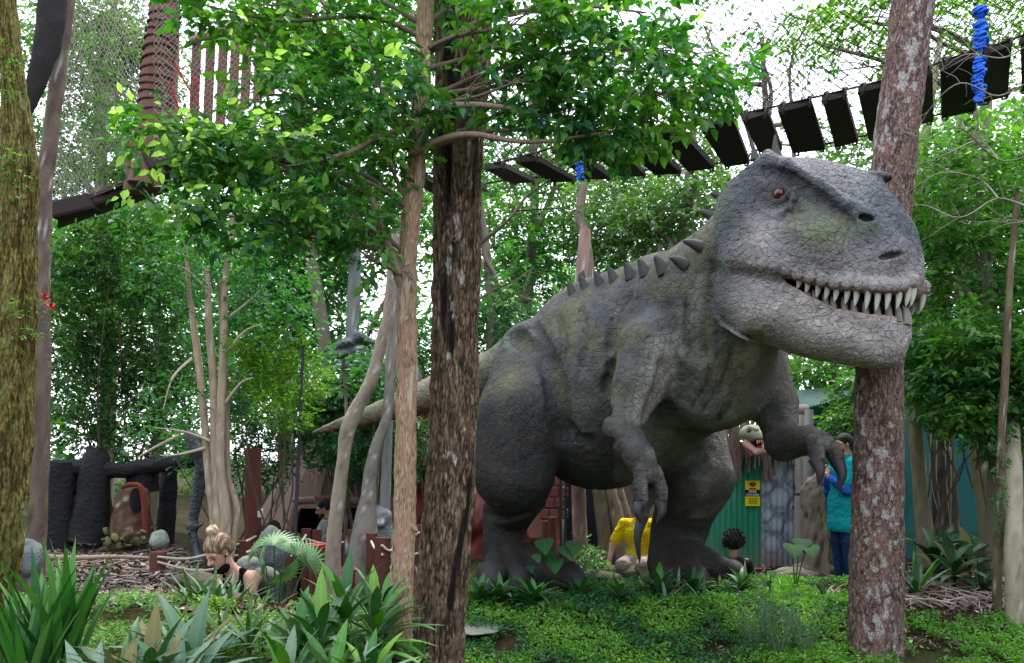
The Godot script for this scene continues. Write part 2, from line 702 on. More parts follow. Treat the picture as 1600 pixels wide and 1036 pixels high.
# ---------- the dinosaur statue ----------
const HF := Vector3(0.766, 0, 0.643)      # where the head points
const HB := Vector3(1.85, 3.1, -7.6)      # back of the skull
const US := [0.0, 0.05, 0.1, 0.25, 0.46, 0.7, 0.95, 1.15, 1.2, 1.24, 1.345, 1.45, 1.5]
const UT := [3.6, 3.8, 3.9, 3.97, 4.03, 3.98, 3.87, 3.77, 3.74, 3.65, 3.5, 3.33, 3.1]
const LS := [0.0, 0.2, 0.4, 0.62, 0.8, 0.93, 1.2, 1.41, 1.48, 1.5]
const LY := [3.2, 3.12, 3.05, 2.99, 2.92, 2.87, 2.82, 2.8, 2.84, 2.95]
const WS := [0.0, 0.1, 0.25, 0.45, 0.6, 0.9, 1.2, 1.35, 1.43, 1.47, 1.5]
const WW := [0.3, 0.41, 0.46, 0.46, 0.43, 0.385, 0.325, 0.265, 0.2, 0.14, 0.0]
const JS := [0.0, 0.4, 0.6, 0.77, 0.96, 1.17, 1.34, 1.42]
const JT := [3.12, 3.03, 2.97, 2.845, 2.73, 2.675, 2.65, 2.61]
const BS := [-0.05, 0.02, 0.113, 0.3, 0.6, 0.9, 1.2, 1.3, 1.37, 1.41]
const BY := [3.0, 2.82, 2.68, 2.545, 2.42, 2.345, 2.28, 2.31, 2.4, 2.52]
const VS := [-0.05, 0.05, 0.2, 0.5, 0.8, 1.1, 1.25, 1.33, 1.38, 1.41]
const VW := [0.3, 0.4, 0.43, 0.41, 0.36, 0.285, 0.225, 0.165, 0.1, 0.0]

class HeadField extends Field:
	var top: PackedFloat32Array
	var lip: PackedFloat32Array
	var wid: PackedFloat32Array
	var rdg: PackedFloat32Array
	var jtop: PackedFloat32Array
	var jbot: PackedFloat32Array
	var jwid: PackedFloat32Array
	func lut(l: PackedFloat32Array, s: float) -> float:
		var x := clampf((s + 0.1) * 100.0, 0.0, 163.0)
		var k := int(x)
		return lerpf(l[k], l[k + 1], x - k)
	func base(p: Vector3) -> float:
		var s := p.x
		var y := p.y + 3.1
		var z := absf(p.z)
		var t := lut(top, s)
		var b := lut(lip, s)
		var h := maxf(t - b, 0.02)
		var q := clampf((y - b) / h, 0.0, 1.0)
		var f := 1.0
		var fp := 0.0
		var wd := lut(wid, s)
		if q < 0.2: f = 0.9 + 0.1 * sqrt(q * 5.0)
		else:
			# walls lean in up to the brow line, then the roof of the snout slopes to the middle
			var qr := lut(rdg, s)
			if q < qr:
				f = 1.0 - 0.13 * (q - 0.2) / (qr - 0.2)
				fp = 0.13 / (qr - 0.2)
			else:
				var r := minf((q - qr) / (1.0 - qr), 0.999)
				f = 0.87 * pow(1.0 - r, 0.78)
				fp = 0.68 * pow(1.0 - r, -0.22) / (1.0 - qr)
		var g := wd * fp / h
		var d := maxf(maxf((z - wd * f) * 0.85 / sqrt(1.0 + g * g), (y - t) * 0.7), b - y)
		d = maxf(d, maxf(-0.02 - s, s - 1.5))
		var jt := lut(jtop, s)
		var jb := lut(jbot, s)
		q = clampf((y - jb) / maxf(jt - jb, 0.02), 0.0, 1.0)
		var r2 := 1.0 - minf(q * 1.7, 1.0)
		f = sqrt(maxf(1.0 - r2 * r2, 1e-4))
		wd = lut(jwid, s)
		g = wd * 1.7 * r2 / f / maxf(jt - jb, 0.02)
		var e := maxf(maxf((z - wd * f) * 0.8 / sqrt(1.0 + g * g), y - jt), (jb - y) * 0.8)
		e = maxf(e, maxf(-0.06 - s, s - 1.41))
		var kk := 0.035
		var hh := maxf(kk - absf(d - e), 0.0) / kk
		return minf(d, e) - hh * hh * kk * 0.25

func table(xs: Array, ys: Array) -> PackedFloat32Array:
	var o := PackedFloat32Array()
	for k in 165:
		var s := k * 0.01 - 0.1
		o.append((interp(xs, ys, s - 0.02) + interp(xs, ys, s) + interp(xs, ys, s + 0.02)) / 3.0)
	return o

# first point of the body that the line from the eye through (u, v) meets
func meet(fl: Field, u: float, v: float, from := 6.0) -> Vector3:
	var all := PackedInt32Array()
	for j in fl.kind.size(): all.append(j)
	var d := from
	for k in 90:
		var e := fl.at(P(u, v, d), all)
		if e < 0.004: break
		d += maxf(e * 0.8, 0.004)
		if d > 14.0: break
	return P(u, v, d)

func slope(fl: Field, p: Vector3) -> Vector3:
	var all := PackedInt32Array()
	for j in fl.kind.size(): all.append(j)
	var e := 0.02
	return Vector3(fl.at(p + Vector3(e, 0, 0), all) - fl.at(p - Vector3(e, 0, 0), all), fl.at(p + Vector3(0, e, 0), all) - fl.at(p - Vector3(0, e, 0), all), fl.at(p + Vector3(0, 0, e), all) - fl.at(p - Vector3(0, 0, e), all)).normalized()

func horn(par: Node3D, nm: String, pts: Array, r: float, m: Material, sides := 9, flat := false, blunt := 0.75) -> void:
	var mb := MB.new()
	var ps := curve(pts, 4)
	var rs := []
	for k in ps.size():
		var t := float(k) / (ps.size() - 1)
		rs.append(r * pow(1.0 - pow(t, 1.0 if blunt > 0.6 else 1.7), blunt) + 0.002)
	mb.tube(ps, rs, sides)
	part(par, nm, mb.mesh(), m, flat)

func build_dinosaur():
	var root := thing("dinosaur_statue", "huge grey meat-eating dinosaur statue striding right with bared teeth", "dinosaur", G(900, 9.3))
	var hide := tinted(0.72, 0.4)
	hide.albedo_texture = hide_image(768, true)
	tri(hide, 1.0)
	relief(hide, hide_image(768, false), 1.05)
	var claw := relief(tri(sm(Color(0.15, 0.145, 0.15), 0.5, 0.4), 6.0), ntex(12, FastNoiseLite.TYPE_SIMPLEX, 0.03, 256, 3), 0.3)
	var f := Field.new()
	# tail
	f.chain([P(490, 676, 10.3), P(560, 654, 10.3), P(640, 629, 10.2), P(735, 594, 10.1), P(812, 578, 10.0)], [0.03, 0.095, 0.165, 0.245, 0.31], 0.05)
	# trunk
	f.cap(P(812, 578, 10.0), P(875, 585, 9.9), 0.31, 0.66, 0.15)
	f.cap(P(880, 585, 10.0), P(962, 598, 9.35), 0.71, 0.97, 0.22)
	f.cap(P(962, 590, 9.3), P(1098, 558, 8.5), 0.96, 0.7, 0.3)
	f.cap(P(960, 560, 9.3), P(1045, 508, 8.8), 0.8, 0.67, 0.25)
	f.ell(P(932, 655, 9.2), Vector3(0.72, 0.7, 0.78), Basis.IDENTITY, 0.2)
	# neck and throat
	f.cap(P(1050, 500, 8.6), P(1118, 455, 8.0), 0.6, 0.49, 0.2)
	f.cap(P(1118, 455, 8.0), P(1172, 395, 7.6), 0.49, 0.38, 0.18)
	f.cap(P(1172, 395, 7.6), P(1220, 370, 7.35), 0.42, 0.34, 0.15)
	f.cap(P(1110, 560, 8.2), P(1165, 480, 7.45), 0.6, 0.34, 0.2)
	# near hind leg
	f.cap(P(838, 560, 9.15), P(822, 650, 8.85), 0.4, 0.47, 0.06)
	f.cap(P(822, 650, 8.85), P(803, 738, 8.8), 0.47, 0.4, 0.06)
	f.cap(P(808, 770, 8.9), P(797, 800, 9.2), 0.3, 0.24, 0.05)
	f.cap(P(790, 800, 9.3), P(786, 885, 9.2), 0.235, 0.21, 0.05)
	f.cap(P(775, 885, 9.0), P(768, 906, 8.75), 0.15, 0.13, 0.05)
	f.cap(P(805, 880, 9.1), P(812, 915, 8.75), 0.17, 0.14, 0.06)
	f.cap(P(830, 878, 9.15), P(880, 906, 8.75), 0.2, 0.17, 0.06)
	f.cap(P(790, 870, 9.4), P(750, 905, 9.65), 0.14, 0.08, 0.06)
	# far hind leg
	f.cap(P(1045, 640, 9.9), P(1084, 745, 9.6), 0.55, 0.42, 0.15)
	f.cap(P(1084, 750, 9.6), P(1062, 830, 9.9), 0.38, 0.28, 0.1)
	f.cap(P(1062, 820, 9.9), P(1050, 880, 9.8), 0.3, 0.27, 0.08)
	f.cap(P(1060, 862, 9.7), P(1135, 893, 9.35), 0.21, 0.13, 0.06)
	f.cap(P(1050, 870, 9.7), P(1088, 905, 9.1), 0.2, 0.14, 0.06)
	f.cap(P(1040, 875, 9.7), P(1040, 905, 9.2), 0.18, 0.14, 0.06)
	# near arm
	f.cap(P(1018, 545, 8.02), P(1000, 600, 7.9), 0.31, 0.23, 0.09)
	f.cap(P(1000, 600, 7.95), P(972, 668, 7.8), 0.22, 0.155, 0.06)
	f.cap(P(970, 672, 7.78), P(1000, 715, 7.45), 0.155, 0.125, 0.05)
	f.cap(P(1000, 715, 7.45), P(1012, 742, 7.32), 0.12, 0.105, 0.05)
	var near_a := [P(1001, 738, 7.25), P(1000, 765, 7.18), P(1000, 788, 7.15)]
	var near_b := [P(1022, 735, 7.3), P(1032, 762, 7.25), P(1031, 786, 7.23)]
	var near_c := [P(1012, 745, 7.4), P(1010, 785, 7.4), P(1004, 812, 7.38)]
	f.chain(near_a, [0.062, 0.058, 0.055], 0.02)
	f.chain(near_b, [0.062, 0.058, 0.055], 0.02)
	f.chain(near_c, [0.06, 0.055, 0.05], 0.02)
	# far arm
	f.cap(P(1180, 570, 8.45), P(1210, 630, 8.2), 0.3, 0.2, 0.12)
	f.cap(P(1210, 630, 8.2), P(1224, 690, 7.95), 0.2, 0.15, 0.06)
	f.cap(P(1225, 692, 7.93), P(1262, 688, 7.6), 0.165, 0.12, 0.05)
	f.cap(P(1262, 688, 7.6), P(1280, 692, 7.45), 0.115, 0.1, 0.05)
	var far_a := [P(1270, 690, 7.4), P(1276, 708, 7.33), P(1276, 722, 7.3)]
	var far_b := [P(1288, 688, 7.45), P(1303, 705, 7.4), P(1308, 724, 7.38)]
	f.chain(far_a, [0.066, 0.06, 0.056], 0.02)
	f.chain(far_b, [0.066, 0.06, 0.056], 0.02)
	# knuckle folds
	for c in [near_a, near_b, far_a, far_b]:
		var cv := curve(c, 3)
		for k in range(0, cv.size() - 1):
			var dn: Vector3 = (cv[k + 1] - cv[k]).normalized()
			f.ell(cv[k] + Vector3(0, 0, 0.012), Vector3(0.07, 0.022, 0.07), Basis(Quaternion(Vector3.UP, -dn)), 0.012)
	# folds of the hide, carved where the photo shows them
	var folds := [[[[796, 520], [835, 545], [862, 580], [872, 640], [882, 690]], 0.055], [[[830, 500], [852, 540], [872, 575]], 0.03], [[[1108, 420], [1096, 470], [1088, 530], [1092, 560]], 0.06], [[[1068, 470], [1062, 520], [1075, 560]], 0.03],
		[[[960, 560], [948, 610], [952, 650]], 0.03], [[[1040, 560], [1030, 610], [1008, 660]], 0.035], [[[985, 460], [960, 500], [950, 560]], 0.025], [[[880, 660], [920, 690], [960, 690]], 0.03], [[[1140, 540], [1120, 600], [1085, 650]], 0.018],
		[[[1110, 545], [1098, 600], [1070, 640]], 0.018], [[[1160, 560], [1145, 620], [1110, 665]], 0.018], [[[870, 490], [880, 530], [876, 580]], 0.022], [[[905, 470], [915, 520], [905, 590]], 0.018], [[[756, 800], [790, 812], [830, 800]], 0.03]]
	var base_n := f.kind.size()
	for q in folds:
		var ps := []
		for w in q[0]: ps.append(meet(f, w[0], w[1]))
		ps = curve(ps, 3)
		q.append(ps)
	for q in folds:
		for k in q[2].size() - 1:
			f.cap(q[2][k], q[2][k + 1], q[1] * (0.7 if k == 0 else 1.5), q[1] * (0.6 if k == q[2].size() - 2 else 1.5), q[1] * 1.3, true)
	var mb := nets(f, Vector3(-3.0, -0.3, -12.6), Vector3(3.6, 4.3, -6.6), 0.0235)
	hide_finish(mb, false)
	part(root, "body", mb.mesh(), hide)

	# head, in its own axes: x forward, y up, z towards its right side
	var hf := HeadField.new()
	hf.rdg = table([0.0, 0.3, 0.46, 0.62, 0.85, 1.05, 1.2, 1.35, 1.5], [0.75, 0.9, 0.94, 0.86, 0.76, 0.66, 0.62, 0.6, 0.6])
	hf.top = table(US, UT); hf.lip = table(LS, LY); hf.wid = table(WS, WW); hf.jtop = table(JS, JT); hf.jbot = table(BS, BY); hf.jwid = table(VS, VW)
	for z in [1.0, -1.0]:
		var L := func(s: float, y: float, w: float) -> Vector3: return Vector3(s, y - 3.1, w * z)
		# brow ridge and its horn, jowl pad, muzzle
		hf.chain([L.call(0.42, 3.93, 0.32), L.call(0.62, 3.84, 0.375), L.call(0.85, 3.66, 0.335), L.call(1.05, 3.48, 0.275), L.call(1.2, 3.39, 0.21)], [0.045, 0.055, 0.052, 0.048, 0.04], 0.025)
		hf.chain([L.call(0.46, 3.82, 0.43), L.call(0.66, 3.7, 0.42), L.call(0.86, 3.53, 0.375), L.call(1.08, 3.35, 0.3)], [0.06, 0.075, 0.065, 0.035], 0.025)
		for q in 4: hf.kind[hf.kind.size() - 1 - q] = 2 if q < 3 else hf.kind[hf.kind.size() - 1 - q]
		hf.cap(L.call(0.3, 3.92, 0.24), L.call(0.45, 3.985, 0.33), 0.03, 0.022, 0.05)
		hf.cap(L.call(0.45, 3.985, 0.33), L.call(0.54, 3.9, 0.36), 0.026, 0.04, 0.03)
		hf.ell(L.call(0.27, 3.2, 0.4), Vector3(0.2, 0.12, 0.1), Basis.IDENTITY, 0.07)
		hf.ell(L.call(0.5, 3.1, 0.39), Vector3(0.2, 0.1, 0.08), Basis.IDENTITY, 0.07)
		hf.ell(L.call(0.18, 3.5, 0.36), Vector3(0.17, 0.3, 0.1), Basis.IDENTITY, 0.1)
		hf.ell(L.call(0.8, 3.2, 0.34), Vector3(0.2, 0.2, 0.09), Basis.IDENTITY, 0.1)
		hf.ell(L.call(0.27, 2.84, 0.34), Vector3(0.24, 0.2, 0.1), Basis.IDENTITY, 0.15)
		if z < 0.0: hf.ell(L.call(1.13, 3.755, 0.08), Vector3(0.13, 0.042, 0.11), Basis(Vector3(0, 0, 1), -0.12), 0.02)
		hf.ell(L.call(1.3, 3.1, 0.19), Vector3(0.14, 0.14, 0.1), Basis.IDENTITY, 0.07)
		# eye socket, hollow before the eye, nostrils
		hf.ell(L.call(0.56, 3.64, 0.47), Vector3(0.13, 0.1, 0.09), Basis.IDENTITY, 0.05, true)
		hf.ell(L.call(0.76, 3.47, 0.44), Vector3(0.09, 0.13, 0.045), Basis(Vector3(0, 0, 1), 0.5), 0.05, true)
		hf.ell(L.call(1.17, 3.37, 0.25), Vector3(0.06, 0.028, 0.05), Basis(Vector3(0, 0, 1), -0.35), 0.02, true)
		hf.ell(L.call(1.36, 3.07, 0.27), Vector3(0.09, 0.018, 0.06), Basis(Vector3(0, 0, 1), 0.15), 0.02, true)
		hf.chain([L.call(0.24, 3.06, 0.5), L.call(0.45, 3.02, 0.5), L.call(0.66, 2.965, 0.46)], [0.04, 0.05, 0.04], 0.02)
		for q in 2: hf.kind[hf.kind.size() - 1 - q] = 2
		# lids
		for k in 7:
			var a := PI * (0.98 + 0.17 * k)
			hf.cap(L.call(0.56 + 0.085 * cos(a), 3.635 + 0.06 * sin(a), 0.40), L.call(0.56 + 0.085 * cos(a + 0.5), 3.635 + 0.06 * sin(a + 0.5), 0.40), 0.018, 0.018, 0.02)
			a = PI * (1.0 + 0.15 * k)
			hf.cap(L.call(0.54 + 0.16 * cos(a), 3.62 + 0.15 * sin(a), 0.405), L.call(0.54 + 0.16 * cos(a + 0.47), 3.62 + 0.15 * sin(a + 0.47), 0.405), 0.02, 0.02, 0.03)
		# big scales along the lips
		var s := 0.1
		while s < 1.5:
			var w := interp(WS, WW, s)
			hf.ell(L.call(s, interp(LS, LY, s) + 0.055, w * 0.985), Vector3(0.043, 0.056, 0.034), Basis.IDENTITY, 0.008)
			s += 0.088 if s < 1.2 else 0.045
		s = 0.6
		while s < 1.3:
			hf.ell(L.call(s, interp(JS, JT, s) - 0.045, interp(VS, VW, s) * 0.985), Vector3(0.036, 0.045, 0.018), Basis.IDENTITY, 0.01)
			s += 0.078
	var hm := nets(hf, Vector3(-0.2, -0.95, -0.62), Vector3(1.62, 1.1, 0.62), 0.0145, 5.0)
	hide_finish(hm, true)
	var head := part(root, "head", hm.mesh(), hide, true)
	head.transform = Transform3D(Basis(HF, Vector3.UP, HF.cross(Vector3.UP)), HB - root.position)
	var dark := sm(Color(0.07, 0.045, 0.045), 0.7)
	mb = MB.new()
	mb.ball(Vector3(0.98, -0.33, 0), Vector3(0.42, 0.2, 0.24), 16, 10)
	part(head, "mouth_lining", mb.mesh(), dark, true)
	var eye := sm(Color(0.3, 0.1, 0.04), 0.12, 0.6)
	for z in [1.0, -1.0]:
		mb = MB.new()
		mb.ball(Vector3.ZERO, Vector3(0.047, 0.047, 0.047), 16, 10)
		var e := part(head, "eye", mb.mesh(), eye, true)
		e.position = Vector3(0.565, 0.535, 0.375 * z)
		mb = MB.new()
		mb.ball(Vector3(0.014, 0.0, 0.041 * z), Vector3(0.011, 0.024, 0.01), 10, 6)
		part(e, "pupil", mb.mesh(), sm(Color(0.02, 0.015, 0.01), 0.15, 0.6), true)
	# teeth: along both jaws and round the front
	var ivory := tinted(0.35, 0.45)
	for jaw in 2:
		var path := []
		for k in 61:
			var s := 0.7 + 0.765 * k / 60.0 if jaw == 0 else 0.74 + 0.66 * k / 60.0
			path.append(Vector3(s, (interp(LS, LY, s) if jaw == 0 else interp(JS, JT, s)) - 3.1, interp(WS, WW, s) * 0.84 if jaw == 0 else interp(VS, VW, s) * 0.78))
		for k in range(59, -1, -1):
			path.append(path[k] * Vector3(1, 1, -1))
		var run := 0.0
		var at := 0.02
		for k in path.size() - 1:
			var st: float = (path[k + 1] - path[k]).length()
			run += st
			if run < at: continue
			at += (0.072 if jaw == 0 else 0.078) * rng.randf_range(0.9, 1.1)
			var p: Vector3 = path[k]
			var ln := interp([0.7, 0.9, 1.1, 1.3, 1.5], [0.05, 0.085, 0.105, 0.125, 0.11], p.x) if jaw == 0 else interp([0.7, 0.9, 1.2, 1.4], [0.05, 0.09, 0.12, 0.13], p.x)
			ln *= rng.randf_range(0.85, 1.1)
			var out := Vector3(0.08 if p.x > 1.3 else 0.0, 0, signf(p.z) * 0.16 if absf(p.z) > 0.06 else 0.0)
			var dn := -1.0 if jaw == 0 else 1.0
			mb = MB.new()
			var ps := []
			var rs := []
			for j in 8:
				var t := j / 7.0
				ps.append(p + Vector3(-0.02 * t * t, -dn * 0.025 + dn * (ln + 0.025) * t, 0) + out * ln * (t - t * t * 0.9))
				rs.append((0.024 if jaw == 0 else 0.027) * pow(1.0 - t * t, 0.7) + 0.001)
				var g := 0.52 if jaw == 0 else 0.3
				mb.tint = Color(g, g * 0.95, g * 0.8).lerp(Color(0.25, 0.2, 0.15), 0.5 - 0.5 * minf(t * 2.5, 1.0)).linear_to_srgb()
			mb.tube(ps, rs, 10, false)
			for j in mb.c.size():
				var t := float(j / 11) / 7.0
				var g := 0.4 if jaw == 0 else 0.2
				mb.c[j] = Color(g, g * 0.96, g * 0.82).lerp(Color(0.22, 0.17, 0.12), 0.7 * (1.0 - minf(t * 2.2, 1.0))).linear_to_srgb()
			part(head, "tooth", mb.mesh(), ivory, true)
	# claws on hands and feet
	for q in [[P(1000, 785, 7.15), P(996, 800, 7.1), P(1003, 818, 7.12), 0.056], [P(1031, 783, 7.23), P(1034, 800, 7.18), P(1026, 818, 7.2), 0.056], [P(1004, 808, 7.38), P(996, 840, 7.33), P(1000, 880, 7.36), 0.05],
		[P(1275, 718, 7.3), P(1282, 737, 7.24), P(1278, 758, 7.26), 0.062], [P(1307, 718, 7.38), P(1316, 742, 7.32), P(1309, 767, 7.34), 0.064]]:
		horn(root, "claw", [q[0], q[1], q[2]], q[3], claw)
	var toe := relief(tri(sm(Color(0.19, 0.182, 0.182), 0.65, 0.35), 6.0), ntex(12, FastNoiseLite.TYPE_SIMPLEX, 0.03, 256, 3), 0.5)
	for q in [[P(769, 898, 8.75), P(768, 903, 8.62), P(768, 930, 8.52), 0.15], [P(812, 908, 8.75), P(813, 914, 8.62), P(813, 940, 8.52), 0.14], [P(876, 900, 8.76), P(890, 898, 8.66), P(912, 915, 8.55), 0.16],
		[P(1132, 890, 9.36), P(1148, 890, 9.25), P(1166, 902, 9.2), 0.11], [P(1086, 902, 9.12), P(1092, 903, 9.0), P(1097, 922, 8.95), 0.12], [P(1040, 902, 9.2), P(1040, 905, 9.1), P(1040, 925, 9.05), 0.12]]:
		horn(root, "toe_claw", [q[0], q[1], q[2]], q[3], toe, 14, false, 0.5)
	# spines down the neck and back, in two rows
	var spine := sm(Color(0.3, 0.29, 0.28), 0.6)
	for q in [[893, 456, -6, -17, 0.05], [912, 447, -8, -18, 0.05], [936, 441, -8, -18, 0.055], [958, 436, -8, -19, 0.055], [984, 429, -8, -19, 0.06], [1006, 424, -9, -20, 0.06], [1034, 420, -12, -20, 0.065], [1066, 412, -20, -10, 0.065], [1092, 385, -26, -9, 0.06], [1112, 337, -22, -8, 0.055], [1121, 305, -12, -3, 0.04]]:
		var p := meet(f, q[0], q[1])
		if p.z < -10.5: p = P(q[0], q[1], 8.5)
		var dd := -p.z
		horn(root, "spine", [p + (p - P(q[0] + q[2] * 0.6, q[1] + q[3] * 0.6, dd)) * 0.6, P(q[0] + q[2] * 0.4, q[1] + q[3] * 0.55, dd), P(q[0] + q[2], q[1] + q[3], dd)], q[4], spine)
	for q in [[912, 446, 9.4], [1000, 425, 9.0], [1015, 413, 8.95], [1032, 405, 8.9], [1049, 400, 8.8], [1066, 398, 8.6], [908, 449, 9.4]]:
		horn(root, "spine", [P(q[0], q[1] + 6, q[2]), P(q[0] - 1, q[1] - 10, q[2]), P(q[0] - 1, q[1] - 24, q[2])], 0.055, spine)
	horn(root, "spine", [P(1214, 246, 7.6), P(1212, 232, 7.6), P(1211, 209, 7.6)], 0.05, spine)
	horn(root, "spine", [P(1180, 250, 7.5), P(1179, 240, 7.5), P(1177, 228, 7.5)], 0.045, spine)

# relief and paint of the hide
func hide_finish(mb: MB, is_head: bool) -> void:
	var cn := FastNoiseLite.new()
	cn.noise_type = FastNoiseLite.TYPE_CELLULAR
	cn.cellular_return_type = FastNoiseLite.RETURN_DISTANCE2_SUB
	cn.fractal_type = FastNoiseLite.FRACTAL_NONE
	cn.frequency = 15.0 if is_head else 14.0
	cn.domain_warp_enabled = true
	cn.domain_warp_amplitude = 0.06
	cn.domain_warp_frequency = 6.0
	var wn := FastNoiseLite.new()
	wn.frequency = 1.0
	wn.fractal_octaves = 3
	var up := Vector3.UP
	var bf := Vector3(0.72, 0, 0.69)
	for k in mb.v.size():
		var p := mb.v[k]
		var q := mb.n[k]
		var cr := cn.get_noise_3dv(p) + 1.0       # 0 in a crack
		var cut := 1.0 - minf(1.0, cr * 7.0)
		var w := wn.get_noise_3d(p.x * 2.2, p.y * 2.2, p.z * 2.2)
		var c: Color
		var amp := 0.005
		if is_head:
			var y := p.y + 3.1
			var s := p.x
			var light := clampf((3.25 - y) * 2.2, 0, 1) * 0.8
			if y > interp(LS, LY, s) - 0.02 and y < interp(LS, LY, s) + 0.16: light = maxf(light, 0.6)
			light = maxf(light, 0.75 * clampf(1.0 - Vector2((s - 0.45) / 0.35, (y - 3.3) / 0.3).length(), 0, 1))
			light *= smoothstep(0.02, 0.4, s)
			c = Color(0.11, 0.118, 0.135).lerp(Color(0.52, 0.455, 0.44), light)
			# moss on the cheek, red along the gums
			c = c.lerp(Color(0.25, 0.27, 0.13), 0.6 * clampf(1.2 - Vector2((s - 0.95) / 0.25, (y - 3.35) / 0.22).length() + w, 0, 1))
			c = c.lerp(Color(0.22, 0.25, 0.13), 0.5 * clampf(0.6 - s * 3.0 + w * 1.4, 0, 1))
			c = c.lerp(Color(0.1, 0.09, 0.09), clampf(1.5 - Vector2((s - 0.57) / 0.16, (y - 3.67) / 0.12).length(), 0, 0.85))  # eye region darkened, shade under the brow put into the colour
			if s > 0.62 and absf(y - interp(LS, LY, s)) < 0.03: c = c.lerp(Color(0.36, 0.18, 0.165), 0.5)
			elif s > 0.2 and s < 0.66 and absf(y - interp(LS, LY, s)) < 0.05: c = c.lerp(Color(0.1, 0.075, 0.07), 0.7)  # mouth corner painted dark, as the shadow under the cheek pad
			if s > 0.6 and absf(y - interp(JS, JT, s)) < 0.025: c = c.lerp(Color(0.36, 0.2, 0.17), 0.5)
			amp = 0.007
		else:
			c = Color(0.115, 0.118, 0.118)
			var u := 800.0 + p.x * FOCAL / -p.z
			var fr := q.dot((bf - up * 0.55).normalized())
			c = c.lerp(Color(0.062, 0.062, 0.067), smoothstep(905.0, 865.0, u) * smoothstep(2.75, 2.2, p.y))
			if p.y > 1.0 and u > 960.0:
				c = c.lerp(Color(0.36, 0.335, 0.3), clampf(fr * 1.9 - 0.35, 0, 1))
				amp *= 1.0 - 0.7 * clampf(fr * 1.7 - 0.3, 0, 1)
			c = c.lerp(Color(0.036, 0.033, 0.033), smoothstep(2.5, 1.3, p.y) * (1.0 - 0.4 * clampf(fr * 2.0, 0, 1)))  # legs and belly: the statue's dark paint, deepened for the shade underneath
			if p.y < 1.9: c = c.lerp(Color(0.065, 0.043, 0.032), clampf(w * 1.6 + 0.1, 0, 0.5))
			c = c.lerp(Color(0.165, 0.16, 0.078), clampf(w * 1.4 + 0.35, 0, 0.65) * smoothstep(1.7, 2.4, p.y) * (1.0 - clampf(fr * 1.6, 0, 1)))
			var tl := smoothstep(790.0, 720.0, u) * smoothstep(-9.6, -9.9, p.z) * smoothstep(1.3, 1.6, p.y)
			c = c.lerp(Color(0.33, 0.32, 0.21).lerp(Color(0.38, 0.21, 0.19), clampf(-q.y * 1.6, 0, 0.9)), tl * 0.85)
		var pale_ := clampf((3.0 - (p.y + 3.1)) * 5.0, 0, 1) if is_head else 0.0
		if is_head: c = c.lerp(Color(0.1, 0.1, 0.1), smoothstep(0.26, 0.08, p.x) * smoothstep(0.1, -0.1, p.y))  # jaw back toned down to body grey, following the shade behind the head
		c = c.lerp(c * 0.6, cut * (0.4 if is_head else 0.35) * (1.0 - pale_))
		c = c.lerp(c * 1.35, cut * pale_)
		amp *= 1.0 - 1.7 * pale_
		c.a = 1.0
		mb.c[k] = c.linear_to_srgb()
		mb.v[k] = p - q * (cut * amp) + q * (0.003 if is_head else 0.006) * wn.get_noise_3d(p.x * 9.0, p.y * 9.0, p.z * 9.0) - q * (0.0 if is_head else 0.008) * pow(1.0 - absf(wn.get_noise_3d(p.x * 6.0 + 3.0, p.y * 2.6, p.z * 6.0)), 5.0)
	mb.normals()

# ---------- trees and foliage ----------
const GREENS := {
	"front": [Color(0.03, 0.135, 0.085), Color(0.085, 0.22, 0.06), Color(0.18, 0.33, 0.06)],
	"deep": [Color(0.03, 0.11, 0.06), Color(0.06, 0.17, 0.075), Color(0.12, 0.26, 0.09)],
	"blue": [Color(0.035, 0.13, 0.09), Color(0.07, 0.2, 0.1), Color(0.14, 0.3, 0.12)],
	"lime": [Color(0.09, 0.2, 0.03), Color(0.16, 0.29, 0.04), Color(0.24, 0.36, 0.06)],
	"ivy": [Color(0.045, 0.11, 0.045), Color(0.09, 0.19, 0.07), Color(0.18, 0.31, 0.11)],
	"grey": [Color(0.08, 0.14, 0.08), Color(0.14, 0.22, 0.12), Color(0.24, 0.34, 0.18)],
	"cover": [Color(0.07, 0.2, 0.045), Color(0.14, 0.33, 0.055), Color(0.26, 0.45, 0.09)],
	"bright": [Color(0.05, 0.15, 0.065), Color(0.1, 0.23, 0.07), Color(0.2, 0.35, 0.09)],
}

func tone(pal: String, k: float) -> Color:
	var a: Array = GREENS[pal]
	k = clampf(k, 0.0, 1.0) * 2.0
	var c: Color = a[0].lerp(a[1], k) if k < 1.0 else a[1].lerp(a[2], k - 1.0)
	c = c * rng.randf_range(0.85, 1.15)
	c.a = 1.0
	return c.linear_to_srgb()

func rand_dir() -> Vector3:
	var v := Vector3(rng.randfn(), rng.randfn(), rng.randfn())
	return v.normalized()

# leaves along a twig from p towards dir
func spray(xf: Array, cols: Array, p: Vector3, dir: Vector3, n: int, size: float, pal: String, k: float, flat := 0.6) -> void:
	var side := dir.cross(Vector3.UP).normalized()
	for j in n:
		var t := (j + 0.5) / n
		var s := 1.0 if j % 2 == 0 else -1.0
		var d := (dir * rng.randf_range(0.3, 0.9) + side * s * rng.randf_range(0.4, 1.0) + Vector3.UP * rng.randf_range(-0.5, 0.25) + rand_dir() * (1.0 - flat) * 0.8).normalized()
		var up := (Vector3.UP + rand_dir() * (1.0 - flat) * 1.3).normalized()
		var x := d.cross(up).normalized()
		var y := x.cross(d)
		var z := size * rng.randf_range(0.5, 1.3)
		xf.append(Transform3D(Basis(x * z, y * z, -d * z), p + dir * t * n * size * 0.33 + rand_dir() * size * 0.2))
		cols.append(tone(pal, k + rng.randf_range(-0.25, 0.25)))

